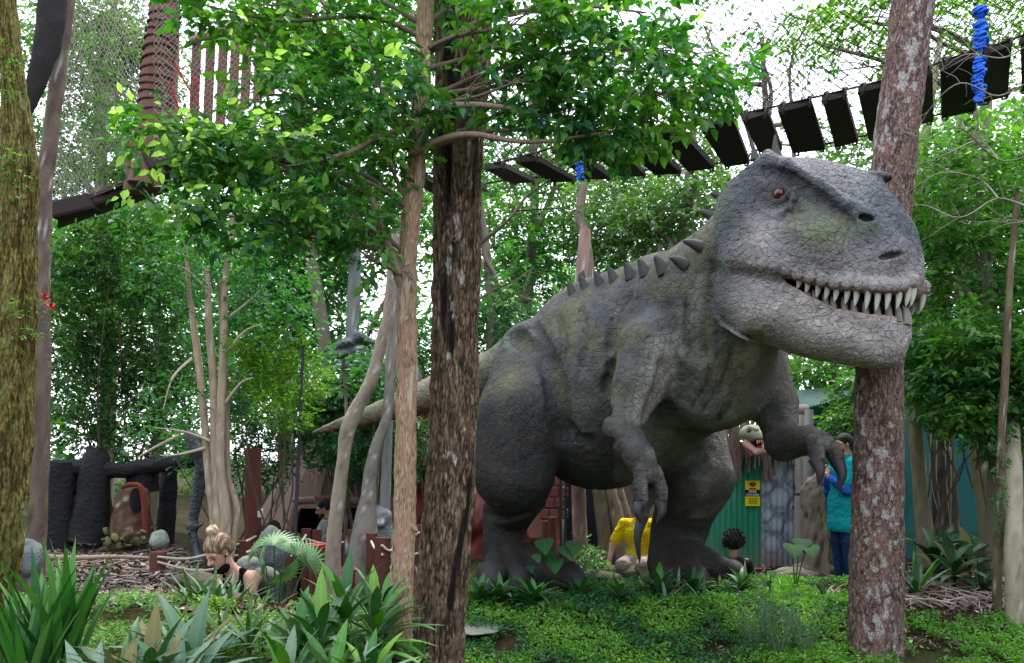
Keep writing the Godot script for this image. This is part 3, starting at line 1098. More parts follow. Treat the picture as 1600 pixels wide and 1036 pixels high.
# sprays through an ellipsoid of foliage, thinned by noise so that gaps remain
func blob(xf: Array, cols: Array, c: Vector3, r: Vector3, sprays: int, n: int, size: float, pal: String, gap := -0.15, flat := 0.6) -> void:
	for k in sprays:
		var o := rand_dir() * pow(rng.randf(), 0.42)
		var p := c + o * r
		var q := noise.get_noise_3d(p.x * 0.9 / maxf(size * 8.0, 0.4), p.y * 0.9 / maxf(size * 8.0, 0.4), p.z * 0.9 / maxf(size * 8.0, 0.4))
		if q < gap: continue
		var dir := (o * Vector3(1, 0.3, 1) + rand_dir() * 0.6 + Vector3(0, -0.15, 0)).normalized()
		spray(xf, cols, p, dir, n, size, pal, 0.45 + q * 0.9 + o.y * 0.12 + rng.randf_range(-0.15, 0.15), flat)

func uvr(d: float, ru: float, rv: float, deep: float) -> Vector3:
	return Vector3(ru * d / FOCAL, rv * d / FOCAL, deep)

func barkmat(sd: int, len_m: float, c0: Color, c1: Color, c2: Color, spots: Color, amount: float, patch: float, stretch: float, cm: float, stain := 0.0, hstretch := 6.0, extra := [], furrow := 0.8) -> StandardMaterial3D:
	var m := sm(Color.WHITE, 0.93, 0.25)
	m.albedo_texture = bark_image(sd, 160, 640, len_m, c0, c1, c2, spots, amount, patch, stretch, stain, extra, furrow)
	m.texture_repeat = true
	m.heightmap_enabled = true
	m.heightmap_texture = bark_height(sd, 160, 512, len_m, hstretch)
	m.heightmap_scale = cm
	m.uv1_scale = Vector3(1, 1.0 / len_m, 1)
	if hstretch < 3.5: return m
	if not lib.has("crackle"):
		lib.crackle = ntex(66, FastNoiseLite.TYPE_CELLULAR, 0.03, 512, 1, ramp([Color(0.42, 0.4, 0.38), Color(0.85, 0.84, 0.83), Color(1, 1, 1)], [0.0, 0.12, 0.4]))
	m.detail_enabled = true
	m.detail_blend_mode = BaseMaterial3D.BLEND_MODE_MUL
	m.detail_albedo = lib.crackle
	m.detail_uv_layer = BaseMaterial3D.DETAIL_UV_2
	m.uv2_triplanar = true
	m.uv2_world_triplanar = true
	m.uv2_scale = Vector3(4.6, 4.6 / hstretch * 2.0, 4.6)
	return m

# trunk through [u, v, d, radius in photo pixels]
func trunk_mesh(q: Array, sides: int, bump: float, groove := Vector3(14, 1.6, 14), steps := 8, ridged := false) -> ArrayMesh:
	var ps := []
	var rs := []
	for w in q:
		ps.append(P(w[0], w[1], w[2]))
		rs.append(w[3] * w[2] / FOCAL)
	ps = curve(ps, steps)
	rs = curve(rs, steps)
	var mb := MB.new()
	mb.tint = Color(1, 1, 1)
	mb.tube(ps, rs, sides, true, bump, noise, 1.0, 1.0, groove, ridged)
	return mb.mesh()

func branches(mb: MB, a: Vector3, b: Vector3, r: float, lift := 0.1, sides := 6) -> Array:
	var l := (b - a).length()
	var ps := [a, a.lerp(b, 0.33) + Vector3(0, l * lift, 0) + rand_dir() * l * 0.06, a.lerp(b, 0.68) + Vector3(0, l * lift * 0.8, 0) + rand_dir() * l * 0.06, b]
	ps = curve(ps, 5)
	var rs := []
	for k in ps.size():
		rs.append(lerpf(r, r * 0.3, float(k) / (ps.size() - 1)))
	mb.tube(ps, rs, sides, true, r * 0.25, noise, 1, 1, Vector3(9, 9, 9))
	return ps

func mottle(mb: MB, c: Color) -> void:
	for k in mb.v.size():
		var p := mb.v[k]
		var s := noise.get_noise_3d(p.x * 9.0, p.y * 6.0, p.z * 9.0)
		var s2 := noise.get_noise_3d(p.x * 17.0 + 5.0, p.y * 13.0, p.z * 17.0)
		var e := c.lerp(c * 0.5, clampf(s * 1.7, 0, 0.85)).lerp(Color(0.2, 0.21, 0.1), clampf(-s * 1.3 - 0.1, 0, 0.5))
		if s2 > 0.38: e = e.lerp(Color(0.5, 0.5, 0.47), 0.7)
		e.a = 1.0
		mb.c[k] = e.linear_to_srgb()

func build_front_trees():
	# the slender pale tree whose crown hangs over the middle of the picture
	var t := thing("flaking_bark_tree", "slender pale tree with flaking bark just left of the dark furrowed trunk", "tree", G(622, 5.0, -0.05))
	var bm := barkmat(61, 4.9, Color(0.5, 0.41, 0.32), Color(0.74, 0.63, 0.53), Color(0.63, 0.48, 0.43), Color(0.7, 0.63, 0.58), 0.26, 1.3, 2.0, 1.2, 0.0, 3.0, [], 0.25)
	bm.uv1_scale = Vector3(1, 1.0 / 4.9, 1)
	part(t, "trunk", trunk_mesh([[618, 1130, 5.0, 27], [621, 1000, 5.0, 22], [631, 860, 5.0, 18], [634, 700, 5.0, 17], [636, 560, 5.0, 16], [637, 400, 5.0, 15], [650, 260, 5.0, 15], [660, 120, 5.0, 13], [668, -60, 5.0, 12], [690, -260, 5.0, 8]], 48, 0.014, Vector3(12, 5, 12), 20), bm)
	# curling flakes of bark
	var fm := MB.new()
	for k in 46:
		var v := rng.randf_range(40, 1020)
		var u := interp([40, 260, 400, 700, 860, 1020], [664, 650, 637, 634, 632, 622], v)
		var r := interp([40, 400, 860, 1020], [14, 16, 20, 25], v)
		var s := rng.randf_range(-1.0, 1.0)
		var p := P(u + r * s * 0.98, v, 5.0 - sqrt(1.0 - s * s) * r * 5.0 / FOCAL)
		var out := Vector3(s, 0, sqrt(1.0 - s * s) + 0.05).normalized()
		fm.tint = Color(0.2, 0.15, 0.11).lerp(Color(0.36, 0.28, 0.22), rng.randf()).linear_to_srgb()
		var x := Transform3D(Basis(out.cross(Vector3.UP).normalized(), out, Vector3.DOWN * -1.0), p)
		leaf_into(fm, x.rotated_local(Vector3.UP, rng.randf_range(-0.6, 0.6)), rng.randf_range(0.025, 0.06), rng.randf_range(0.014, 0.03), 0.008, -0.012, 3, 0.3)
	part(t, "bark_flakes", fm.mesh(), mats.bark).set_meta("kind", "stuff")
	var xf := []
	var cols := []
	var twigs := MB.new()
	# [u, v, d, radii, sprays, branch from v]
	var blobs := [[335, 12, 4.6, 75, 26, 0.25, 30, 60], [470, 40, 4.9, 90, 60, 0.35, 52, 150], [560, 100, 5.0, 90, 90, 0.35, 60, 230], [450, 150, 4.7, 80, 70, 0.35, 46, 240],
		[420, 245, 4.6, 120, 45, 0.4, 70, 330], [310, 250, 4.5, 80, 50, 0.3, 48, 330], [290, 330, 4.5, 85, 40, 0.3, 42, 400], [400, 345, 4.6, 100, 40, 0.35, 50, 400], [520, 320, 4.7, 85, 50, 0.35, 44, 420],
		[590, 240, 5.0, 70, 70, 0.3, 40, 330], [660, 40, 4.6, 80, 70, 0.3, 44, 60], [620, 150, 4.7, 70, 60, 0.3, 34, 250], [800, 40, 4.7, 80, 60, 0.35, 42, 80], [800, 130, 4.7, 75, 50, 0.35, 36, 200], [900, 60, 4.8, 80, 65, 0.35, 46, 110], [890, 170, 4.8, 80, 45, 0.3, 34, 230],
		[990, 110, 4.9, 80, 70, 0.35, 46, 150], [960, 205, 4.9, 75, 40, 0.3, 30, 240], [1075, 140, 5.0, 70, 55, 0.3, 34, 170], [1130, 115, 5.0, 50, 35, 0.25, 18, 160], [720, 215, 4.6, 60, 30, 0.2, 14, 240], [560, 390, 4.8, 60, 35, 0.25, 14, 440], [1010, 20, 4.9, 60, 30, 0.3, 14, 90],
		[240, 200, 4.5, 40, 40, 0.2, 12, 330], [520, -40, 5.0, 300, 60, 0.5, 70, 40], [820, -40, 5.0, 220, 60, 0.5, 50, 40]]
	for b in blobs:
		var c := P(b[0], b[1], b[2])
		if b[0] > 630 and b[0] < 800: c = P(b[0], b[1], 6.0)
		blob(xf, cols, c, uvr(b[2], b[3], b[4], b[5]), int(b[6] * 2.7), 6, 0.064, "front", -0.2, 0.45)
		var from := P(interp([-260, 0, 260, 440], [690, 665, 650, 637], b[7]), b[7], 5.0)
		var ps := branches(twigs, from, c, 0.016, 0.06)
		for k in 7:
			var s: Vector3 = ps[rng.randi_range(5, ps.size() - 1)]
			branches(twigs, s, c + rand_dir() * uvr(b[2], b[3], b[4], b[5]) * 0.8, 0.0055, 0.05, 4)
	twigs.tint = Color.WHITE
	for k in twigs.c.size(): twigs.c[k] = Color(0.17, 0.13, 0.1).linear_to_srgb()
	part(t, "branches", twigs.mesh(), mats.bark)
	# two bare crooked limbs that show before the dark trunk
	var mb := MB.new()
	mb.tint = Color(0.27, 0.19, 0.15).linear_to_srgb()
	mb.tube(curve([P(648, 240, 4.95), P(690, 175, 4.8), P(730, 164, 4.75), P(790, 168, 4.75), P(850, 180, 4.8)], 5), curve([0.022, 0.02, 0.017, 0.012, 0.006], 5), 8, true, 0.004, noise, 1, 1, Vector3(12, 12, 12))
	mb.tube(curve([P(650, 238, 4.9), P(690, 218, 4.8), P(740, 210, 4.75), P(830, 222, 4.75), P(960, 205, 4.8)], 5), curve([0.02, 0.018, 0.016, 0.011, 0.006], 5), 8, true, 0.004, noise, 1, 1, Vector3(12, 12, 12))
	mb.tube(curve([P(636, 470, 5.0), P(612, 400, 4.95), P(588, 330, 4.9), P(565, 300, 4.9), P(470, 312, 4.8)], 5), curve([0.03, 0.026, 0.02, 0.014, 0.006], 5), 8, true, 0.005, noise, 1, 1, Vector3(12, 12, 12))
	mb.tube(curve([P(655, 200, 5.0), P(600, 210, 4.8), P(540, 240, 4.7), P(440, 262, 4.6)], 5), curve([0.02, 0.016, 0.012, 0.005], 5), 8, true, 0.004, noise, 1, 1, Vector3(12, 12, 12))
	part(t, "bare_limbs", mb.mesh(), mats.bark)
	# the leaves that show largest each on their own, the rest together
	var order := []
	for k in xf.size():
		var o: Vector3 = xf[k].origin
		if o.y < EYE + 0.5 * -o.z: order.append([-o.z - 0.9 * absf((xf[k].basis.y.normalized()).dot((Vector3(0, EYE, 0) - o).normalized())), k])
	order.sort_custom(func(a, b): return a[0] < b[0])
	var single := {}
	var lms := []
	for k in 5:
		var m := tinted(0.42, 0.5)
		m.albedo_color = tone("front", 0.1 + 0.22 * k)
		m.vertex_color_use_as_albedo = false
		m.backlight_enabled = true
		m.backlight = Color(0.8, 1.0, 0.4)
		lms.append(m)
	for k in mini(300, order.size()):
		var n: int = order[k][1]
		single[n] = true
		var o := part(t, "leaf", lib.leaf, lms[rng.randi_range(0, 4)], true)
		o.transform = Transform3D(xf[n].basis, xf[n].origin - t.position)
	var x2 := []
	var c2 := []
	for k in xf.size():
		if not single.has(k):
			x2.append(xf[k])
			c2.append(cols[k])
	many(t, "foliage", lib.leaf, mats.leaf, x2.slice(0, x2.size() / 2), c2.slice(0, c2.size() / 2))
	many(t, "foliage", lib.leaf_curled, mats.leaf, x2.slice(x2.size() / 2), c2.slice(c2.size() / 2))

	# the dark furrowed trunk
	t = thing("furrowed_tree", "thick dark brown trunk with furrowed bark and white lichen left of the dinosaur", "tree", G(682, 5.3, -0.05))
	bm = barkmat(71, 5.2, Color(0.33, 0.275, 0.23), Color(0.64, 0.54, 0.46), Color(0.48, 0.4, 0.335), Color(0.72, 0.72, 0.7), -0.1, 2.8, 4.0, 3.6, 0.75, 9.0, [[2.5, 0.76, 0.5, 0.09, 0.6], [2.1, 0.72, 0.15, 0.06, 0.55], [1.55, 0.8, 0.25, 0.05, 0.35], [3.35, 0.85, 0.15, 0.06, 0.4]])
	bm.uv1_scale = Vector3(1, 1.0 / 5.2, 1)
	part(t, "trunk", trunk_mesh([[680, 1130, 5.3, 46], [684, 1000, 5.3, 42], [695, 860, 5.3, 40], [707, 700, 5.3, 38], [710, 560, 5.3, 36], [713, 400, 5.3, 37], [716, 250, 5.3, 38], [722, 120, 5.3, 42], [727, -40, 5.3, 46], [730, -260, 5.3, 44]], 120, 0.014, Vector3(15, 2.6, 15), 26, true), bm)
	mb = MB.new()
	mb.tint = Color(0.1, 0.085, 0.07).linear_to_srgb()
	branches(mb, P(745, 385, 5.3), P(860, 280, 5.6), 0.014, 0.05)
	branches(mb, P(800, 330, 5.45), P(905, 330, 5.6), 0.007, 0.05)
	branches(mb, P(745, 470, 5.3), P(830, 420, 5.5), 0.008, 0.02)
	part(t, "branch", mb.mesh(), mats.bark)

	# the reddish trunk on the right
	t = thing("lichen_spotted_tree", "straight reddish trunk spotted with pale lichen behind the dinosaur's snout", "tree", G(1368, 7.4, -0.05))
	bm = barkmat(83, 7.4, Color(0.42, 0.34, 0.32), Color(0.62, 0.52, 0.49), Color(0.52, 0.41, 0.385), Color(0.66, 0.65, 0.64), 0.27, 4.0, 3.0, 1.6, 0.0, 4.0, [[1.0, 0.68, 0.5, 0.09, 0.3], [5.6, 0.75, 0.8, 0.13, 0.3], [2.2, 0.7, 0.3, 0.08, 0.2]])
	bm.uv1_scale = Vector3(1, 1.0 / 7.4, 1)
	part(t, "trunk", trunk_mesh([[1366, 1120, 7.4, 48], [1368, 1000, 7.4, 42], [1370, 860, 7.4, 40], [1373, 700, 7.4, 37], [1375, 560, 7.4, 35], [1388, 380, 7.4, 32], [1400, 220, 7.4, 33], [1420, 60, 7.4, 32], [1432, -60, 7.4, 32], [1450, -300, 7.4, 28]], 84, 0.016, Vector3(10, 6, 10), 22), bm)

	# the mossy trunk cut by the left edge
	t = thing("mossy_edge_tree", "thick mossy olive trunk cut off by the left edge of the view", "tree", G(-20, 4.6, -0.05))
	bm = barkmat(91, 4.6, Color(0.38, 0.33, 0.17), Color(0.6, 0.54, 0.32), Color(0.48, 0.48, 0.28), Color(0.5, 0.52, 0.38), 0.12, 2.0, 5.0, 1.6, 0.15, 5.0)
	bm.uv1_scale = Vector3(1, 1.0 / 4.6, 1)
	part(t, "trunk", trunk_mesh([[-56, 1150, 4.6, 52], [-38, 980, 4.6, 48], [-16, 860, 4.6, 47], [-1, 700, 4.6, 46], [8, 560, 4.6, 43], [24, 400, 4.6, 31], [30, 260, 4.6, 27], [18, 100, 4.6, 17], [6, -60, 4.6, 15], [0, -260, 4.6, 13]], 90, 0.012, Vector3(14, 3.5, 14), 20, true), bm)
	xf = []
	cols = []
	for q in [[14, 270, 30, 40, 16], [40, 500, 26, 60, 10], [10, 120, 26, 60, 12]]:
		blob(xf, cols, P(q[0], q[1], 4.5), uvr(4.5, q[2], q[3], 0.1), q[4] * 4, 4, 0.022, "bright", -0.5)
	many(t, "moss_sprigs", lib.leaf_small, mats.leaf, xf, cols)

	# the thin dark-topped trunk behind it
	t = thing("blackened_tree", "thin grey trunk with a blackened forked top beside the mossy edge trunk", "tree", G(52, 7.2, -0.05))
	mb = MB.new()
	mb.tint = Color(0.27, 0.22, 0.2).linear_to_srgb()
	mb.tube(curve([P(40, 1040, 7.2), P(48, 860, 7.2), P(58, 700, 7.2), P(62, 520, 7.2), P(60, 440, 7.2), P(66, 320, 7.2), P(78, 220, 7.2), P(90, 120, 7.2), P(104, 0, 7.2), P(112, -150, 7.2)], 6), curve([0.13, 0.11, 0.09, 0.08, 0.085, 0.07, 0.06, 0.06, 0.06, 0.05], 6), 20, true, 0.016, noise, 1, 1, Vector3(10, 4, 10))
	mottle(mb, Color(0.14, 0.1, 0.09))
	part(t, "trunk", mb.mesh(), mats.bark)
	mb = MB.new()
	mb.tint = Color(0.035, 0.033, 0.033).linear_to_srgb()
	mb.tube(curve([P(26, 232, 6.9), P(40, 185, 6.9), P(56, 130, 6.9), P(73, 70, 6.9), P(83, 0, 6.9), P(90, -120, 6.9)], 6), curve([0.008, 0.03, 0.07, 0.095, 0.1, 0.08], 6), 18, true, 0.022, noise, 1, 1, Vector3(8, 5, 8))
	part(t, "blackened_limb", mb.mesh(), mats.bark)
	xf = []
	cols = []
	mb = MB.new()
	for k in 16:
		mb.tint = Color(0.55, 0.04, 0.05).linear_to_srgb()
		leaf_into(mb, Transform3D(Basis(Quaternion(Vector3.FORWARD, rand_dir())), P(72, 470, 7.05) + rand_dir() * 0.05), 0.05, 0.03, 0.008, 0.01, 3)
	part(t, "red_flower", mb.mesh(), mats.plain)

	# multi-stemmed pale shrub behind the woman
	t = thing("many_stemmed_tree", "pale smooth tree with five slim stems rising behind the crouching woman", "tree", G(342, 9.4, -0.05))
	var stem := relief(tri(tinted(0.8, 0.3), 3.0), ntex(37, FastNoiseLite.TYPE_SIMPLEX, 0.03, 256, 4), 0.5)
	mats.stem = stem
	for q in [[[344, 880, 9.4, 13], [336, 820, 9.4, 9], [326, 740, 9.4, 8], [318, 640, 9.4, 7], [306, 540, 9.4, 6], [296, 460, 9.4, 5], [290, 380, 9.4, 4]], [[346, 880, 9.35, 13], [342, 800, 9.35, 10], [336, 700, 9.35, 9], [334, 600, 9.35, 8], [326, 500, 9.3, 7], [324, 420, 9.3, 5]], [[350, 880, 9.3, 12], [352, 800, 9.3, 10], [344, 720, 9.3, 9], [346, 620, 9.3, 8], [350, 520, 9.3, 7], [352, 440, 9.3, 6], [361, 372, 9.3, 5], [370, 300, 9.3, 4]],
		[[356, 885, 9.4, 10], [366, 830, 9.4, 7], [369, 790, 9.4, 7], [356, 740, 9.45, 6], [354, 640, 9.5, 6], [348, 540, 9.5, 5], [342, 440, 9.5, 4]], [[340, 885, 9.5, 9], [330, 780, 9.5, 6], [322, 680, 9.5, 5], [312, 560, 9.6, 4], [300, 470, 9.6, 3]]]:
		mb = MB.new()
		mb.tint = Color(0.52, 0.4, 0.3).lerp(Color(0.6, 0.5, 0.4), rng.randf()).linear_to_srgb()
		for w in q: w[3] = w[3] * 0.82
		mb.put_trunk(self, q, 12, 0.008)
		mottle(mb, Color(0.4, 0.3, 0.22))
		part(t, "stem", mb.mesh(), stem)
	mb = MB.new()
	mb.tint = Color(0.5, 0.42, 0.35).linear_to_srgb()
	for q in [[[330, 690], [290, 675], [240, 668]], [[280, 680], [240, 700], [215, 715]], [[320, 700], [280, 710], [250, 712]], [[300, 560], [270, 590], [255, 640]], [[352, 500], [390, 470], [420, 440]], [[348, 560], [380, 520], [410, 505]], [[330, 460], [290, 420], [250, 410]], [[345, 640], [375, 600], [395, 590]]]:
		mb.tube(curve([P(q[0][0], q[0][1], 9.35), P(q[1][0], q[1][1], 9.2), P(q[2][0], q[2][1], 9.1)], 5), curve([0.018, 0.012, 0.005], 5), 6)
	part(t, "twigs", mb.mesh(), stem)
	xf = []
	cols = []
	for q in [[330, 400, 80, 60, 60], [420, 430, 80, 60, 60], [270, 440, 60, 60, 40], [430, 500, 60, 50, 40], [280, 620, 50, 40, 26], [240, 660, 40, 25, 16], [400, 350, 90, 50, 60]]:
		blob(xf, cols, P(q[0], q[1], 9.4), uvr(9.4, q[2], q[3], 0.6), q[4] * 3, 6, 0.075, "blue", -0.15)
	many(t, "crown", lib.leaf_small, mats.leaf, xf, cols)

	# leaning slim trunks in front of the hut
	var rows := [["leaning_tree", "slim bare pinkish trunk leaning right in front of the bark hut", [[528, 960, 7.6, 14], [520, 880, 7.6, 12], [526, 800, 7.6, 11], [536, 720, 7.6, 10], [544, 670, 7.6, 12], [562, 630, 7.6, 11], [582, 590, 7.6, 10], [597, 530, 7.6, 9], [606, 490, 7.6, 8], [612, 420, 7.6, 7], [620, 330, 7.6, 3]], Color(0.46, 0.36, 0.3)],
		["lichened_tree", "grey lichened trunk with a thick dark foot right of the leaning pink one", [[560, 1000, 9.6, 34], [565, 890, 9.6, 27], [570, 830, 9.6, 20], [576, 770, 9.6, 12], [580, 730, 9.6, 10], [590, 690, 9.6, 9], [604, 650, 9.6, 8], [612, 560, 9.6, 8], [620, 450, 9.6, 6], [630, 330, 9.6, 3]], Color(0.33, 0.29, 0.26)],
		["sapling", "very thin dark sapling stem between the leaning trunks", [[541, 980, 8.4, 3.4], [541, 850, 8.4, 3], [538, 760, 8.4, 3], [541, 650, 8.4, 2.5], [536, 560, 8.4, 2]], Color(0.1, 0.08, 0.07)],
		["slanting_sapling", "thin brown sapling slanting right behind the lichened trunk", [[575, 900, 10.2, 6], [580, 830, 10.2, 6], [588, 740, 10.2, 5], [600, 660, 10.2, 4], [612, 560, 10.2, 3]], Color(0.2, 0.13, 0.1)],
		["slim_grey_tree", "slim pale grey trunk seen left of the flaking trunk near the red wall", [[598, 960, 11.0, 9], [600, 850, 11.0, 9], [604, 720, 11.0, 8], [608, 600, 11.0, 8], [614, 420, 11.0, 4]], Color(0.42, 0.42, 0.42)],
		["red_trunk_tree", "short visible reddish lichened trunk under the dinosaur's belly", [[910, 930, 10.9, 13], [907, 850, 10.9, 12], [904, 760, 10.9, 11], [903, 640, 10.9, 11], [905, 480, 11.0, 10], [915, 360, 11.2, 9]], Color(0.42, 0.26, 0.23)],
		["far_pink_tree", "crooked pinkish trunk seen above the dinosaur's back spines", [[930, 560, 15, 9], [922, 430, 15, 8], [914, 370, 15, 8], [906, 330, 15, 7], [918, 260, 15, 6], [930, 180, 15, 2]], Color(0.42, 0.32, 0.28)],
		["far_lichened_tree", "upright pale lichened trunk far behind between leaves left of the flaking tree", [[548, 700, 15, 12], [550, 560, 15, 11], [554, 420, 15, 10], [556, 300, 15, 8], [560, 120, 15, 3]], Color(0.36, 0.37, 0.37)],
		["twin_stem_tree", "first mossy stem right of the reddish trunk behind the belly", [[950, 930, 12.0, 12], [945, 850, 12.0, 11], [938, 780, 12.0, 11], [925, 700, 12.0, 10], [918, 560, 12.0, 9]], Color(0.23, 0.19, 0.15)],
		["spotted_stem_tree", "white-spotted leaning stem just left of the yellow shirt", [[968, 930, 12.0, 11], [970, 860, 12.0, 11], [962, 800, 12.0, 11], [950, 750, 12.0, 10], [940, 640, 12.0, 9]], Color(0.29, 0.24, 0.19)],
		["scarred_stem_tree", "stem with a pink scar behind the near hand's claws", [[985, 930, 12.4, 14], [982, 840, 12.4, 13], [965, 770, 12.4, 11], [958, 720, 12.4, 11], [955, 600, 12.4, 10]], Color(0.28, 0.21, 0.18)],
		["brown_stem_tree", "thick brown stem directly behind the dinosaur's near fingers", [[985, 940, 13.2, 20], [982, 840, 13.2, 19], [982, 760, 13.2, 18], [980, 600, 13.2, 16]], Color(0.2, 0.13, 0.11)],
		["pale_moss_tree", "pale mossy trunk right of the big reddish lichened one", [[1446, 930, 10.6, 20], [1448, 870, 10.6, 15], [1440, 780, 10.6, 12], [1432, 690, 10.6, 11], [1428, 600, 10.6, 13], [1424, 480, 10.6, 12], [1440, 260, 10.6, 8], [1470, 60, 10.6, 4]], Color(0.43, 0.37, 0.24)],
		["dark_rooted_tree", "dark ivy-hung trunk with dangling aerial roots against the teal wall", [[1480, 880, 12.0, 26], [1478, 800, 12.0, 20], [1472, 700, 12.0, 18], [1468, 600, 12.0, 20], [1465, 480, 12.0, 14], [1475, 300, 12.0, 5]], Color(0.09, 0.075, 0.065)],
		["leaning_buff_tree", "buff trunk leaning left against the teal wall at far right", [[1560, 900, 10.8, 20], [1548, 820, 10.8, 17], [1535, 740, 10.8, 15], [1524, 660, 10.8, 14], [1514, 560, 10.8, 12], [1505, 440, 10.8, 13], [1496, 280, 10.8, 9], [1510, 80, 10.8, 4]], Color(0.46, 0.38, 0.26)],
		["right_edge_tree", "pale spotted trunk running down to the right bottom corner", [[1588, 1080, 7.9, 16], [1586, 960, 7.9, 14], [1584, 860, 8.0, 14], [1584, 760, 8.4, 13], [1580, 660, 9.0, 12], [1574, 540, 9.8, 10], [1568, 420, 10.4, 6]], Color(0.5, 0.43, 0.31)],
		["vine_wrapped_tree", "thin stem wrapped in hanging green vine near the right edge", [[1560, 1000, 8.2, 8], [1558, 900, 8.2, 7], [1562, 800, 8.2, 7], [1564, 700, 8.2, 6], [1572, 560, 8.2, 6], [1578, 440, 8.2, 5], [1590, 300, 8.2, 4]], Color(0.22, 0.16, 0.11)],
		["forked_tree", "crooked forked brown trunk among bright leaves right of the snout", [[1530, 640, 11.5, 11], [1524, 500, 11.5, 11], [1522, 420, 11.5, 12], [1508, 370, 11.5, 8], [1490, 320, 11.5, 6], [1480, 280, 11.5, 4], [1484, 200, 11.5, 2]], Color(0.42, 0.31, 0.25)]]
	for q in rows:
		t = thing(q[0], q[1], "tree", P(q[2][0][0], q[2][0][1], q[2][0][2]))
		mb = MB.new()
		mb.put_trunk(self, q[2], 18, 0.014)
		mottle(mb, q[3] * (0.5 if q[0] in ["pale_moss_tree", "leaning_buff_tree", "forked_tree", "far_pink_tree"] else 0.68))
		part(t, "trunk", mb.mesh(), mats.bark)
		if q[0] == "vine_wrapped_tree":
			xf = []
			cols = []
			for k in 60:
				var v := rng.randf_range(690, 850)
				spray(xf, cols, P(interp([690, 800, 850], [1566, 1562, 1566], v) + rng.randf_range(-12, 12), v, 8.15), Vector3(rng.randf_range(-0.3, 0.3), -1, 0.2).normalized(), 5, 0.035, "bright", 0.4, 0.2)
			many(t, "vine", lib.leaf_small, mats.leaf, xf, cols)
		if q[0] == "dark_rooted_tree":
			mb = MB.new()
			mb.tint = Color(0.36, 0.28, 0.23).linear_to_srgb()
			for k in 4:
				var u := 1458 + k * 9.0
				mb.tube(curve([P(u, 640, 11.6), P(u + rng.randf_range(-5, 5), 740, 11.6), P(u + rng.randf_range(-8, 14), 820, 11.6)], 4), curve([0.008, 0.006, 0.004], 4), 5)
			part(t, "aerial_roots", mb.mesh(), mats.bark)
		if q[0] == "forked_tree":
			mb = MB.new()
			mb.tint = Color(0.4, 0.3, 0.24).linear_to_srgb()
			branches(mb, P(1524, 420, 11.5), P(1556, 300, 11.6), 0.045, 0.0, 8)
			branches(mb, P(1520, 400, 11.5), P(1470, 330, 11.4), 0.03, 0.0, 6)
			part(t, "fork", mb.mesh(), mats.bark)
	# bare twigs hanging before the bridge at the right
	t = thing("bare_twigs", "bare grey twigs arching in front of the bridge planks at right", "branch", P(1620, 330, 6.6))
	mb = MB.new()
	mb.tint = Color(0.2, 0.17, 0.15).linear_to_srgb()
	for q in [[[1620, 330], [1560, 310], [1500, 340], [1440, 320], [1390, 335]], [[1620, 240], [1560, 250], [1500, 200], [1450, 215], [1410, 205]], [[1620, 120], [1560, 150], [1500, 130], [1450, 175], [1425, 230]], [[1560, 310], [1530, 280], [1470, 270], [1420, 300]], [[1560, 250], [1530, 220], [1480, 240], [1430, 260]], [[1620, 60], [1570, 90], [1510, 85], [1470, 110]], [[1620, 345], [1570, 350]]]:
		var ps := []
		var rs := []
		for k in q.size():
			ps.append(P(q[k][0], q[k][1], 6.6 + 0.25 * sin(k * 2.1)))
			rs.append(lerpf(0.007, 0.002, float(k) / q.size()))
		ps = curve(ps, 6)
		mb.tube(ps, curve(rs, 6), 5)
		for j in 9:
			var s: Vector3 = ps[rng.randi_range(2, ps.size() - 1)]
			branches(mb, s, s + Vector3(rng.randf_range(-0.3, 0.1), rng.randf_range(-0.2, 0.2), rng.randf_range(-0.1, 0.1)), 0.0035, 0.05, 3)
	part(t, "twig", mb.mesh(), mats.bark)

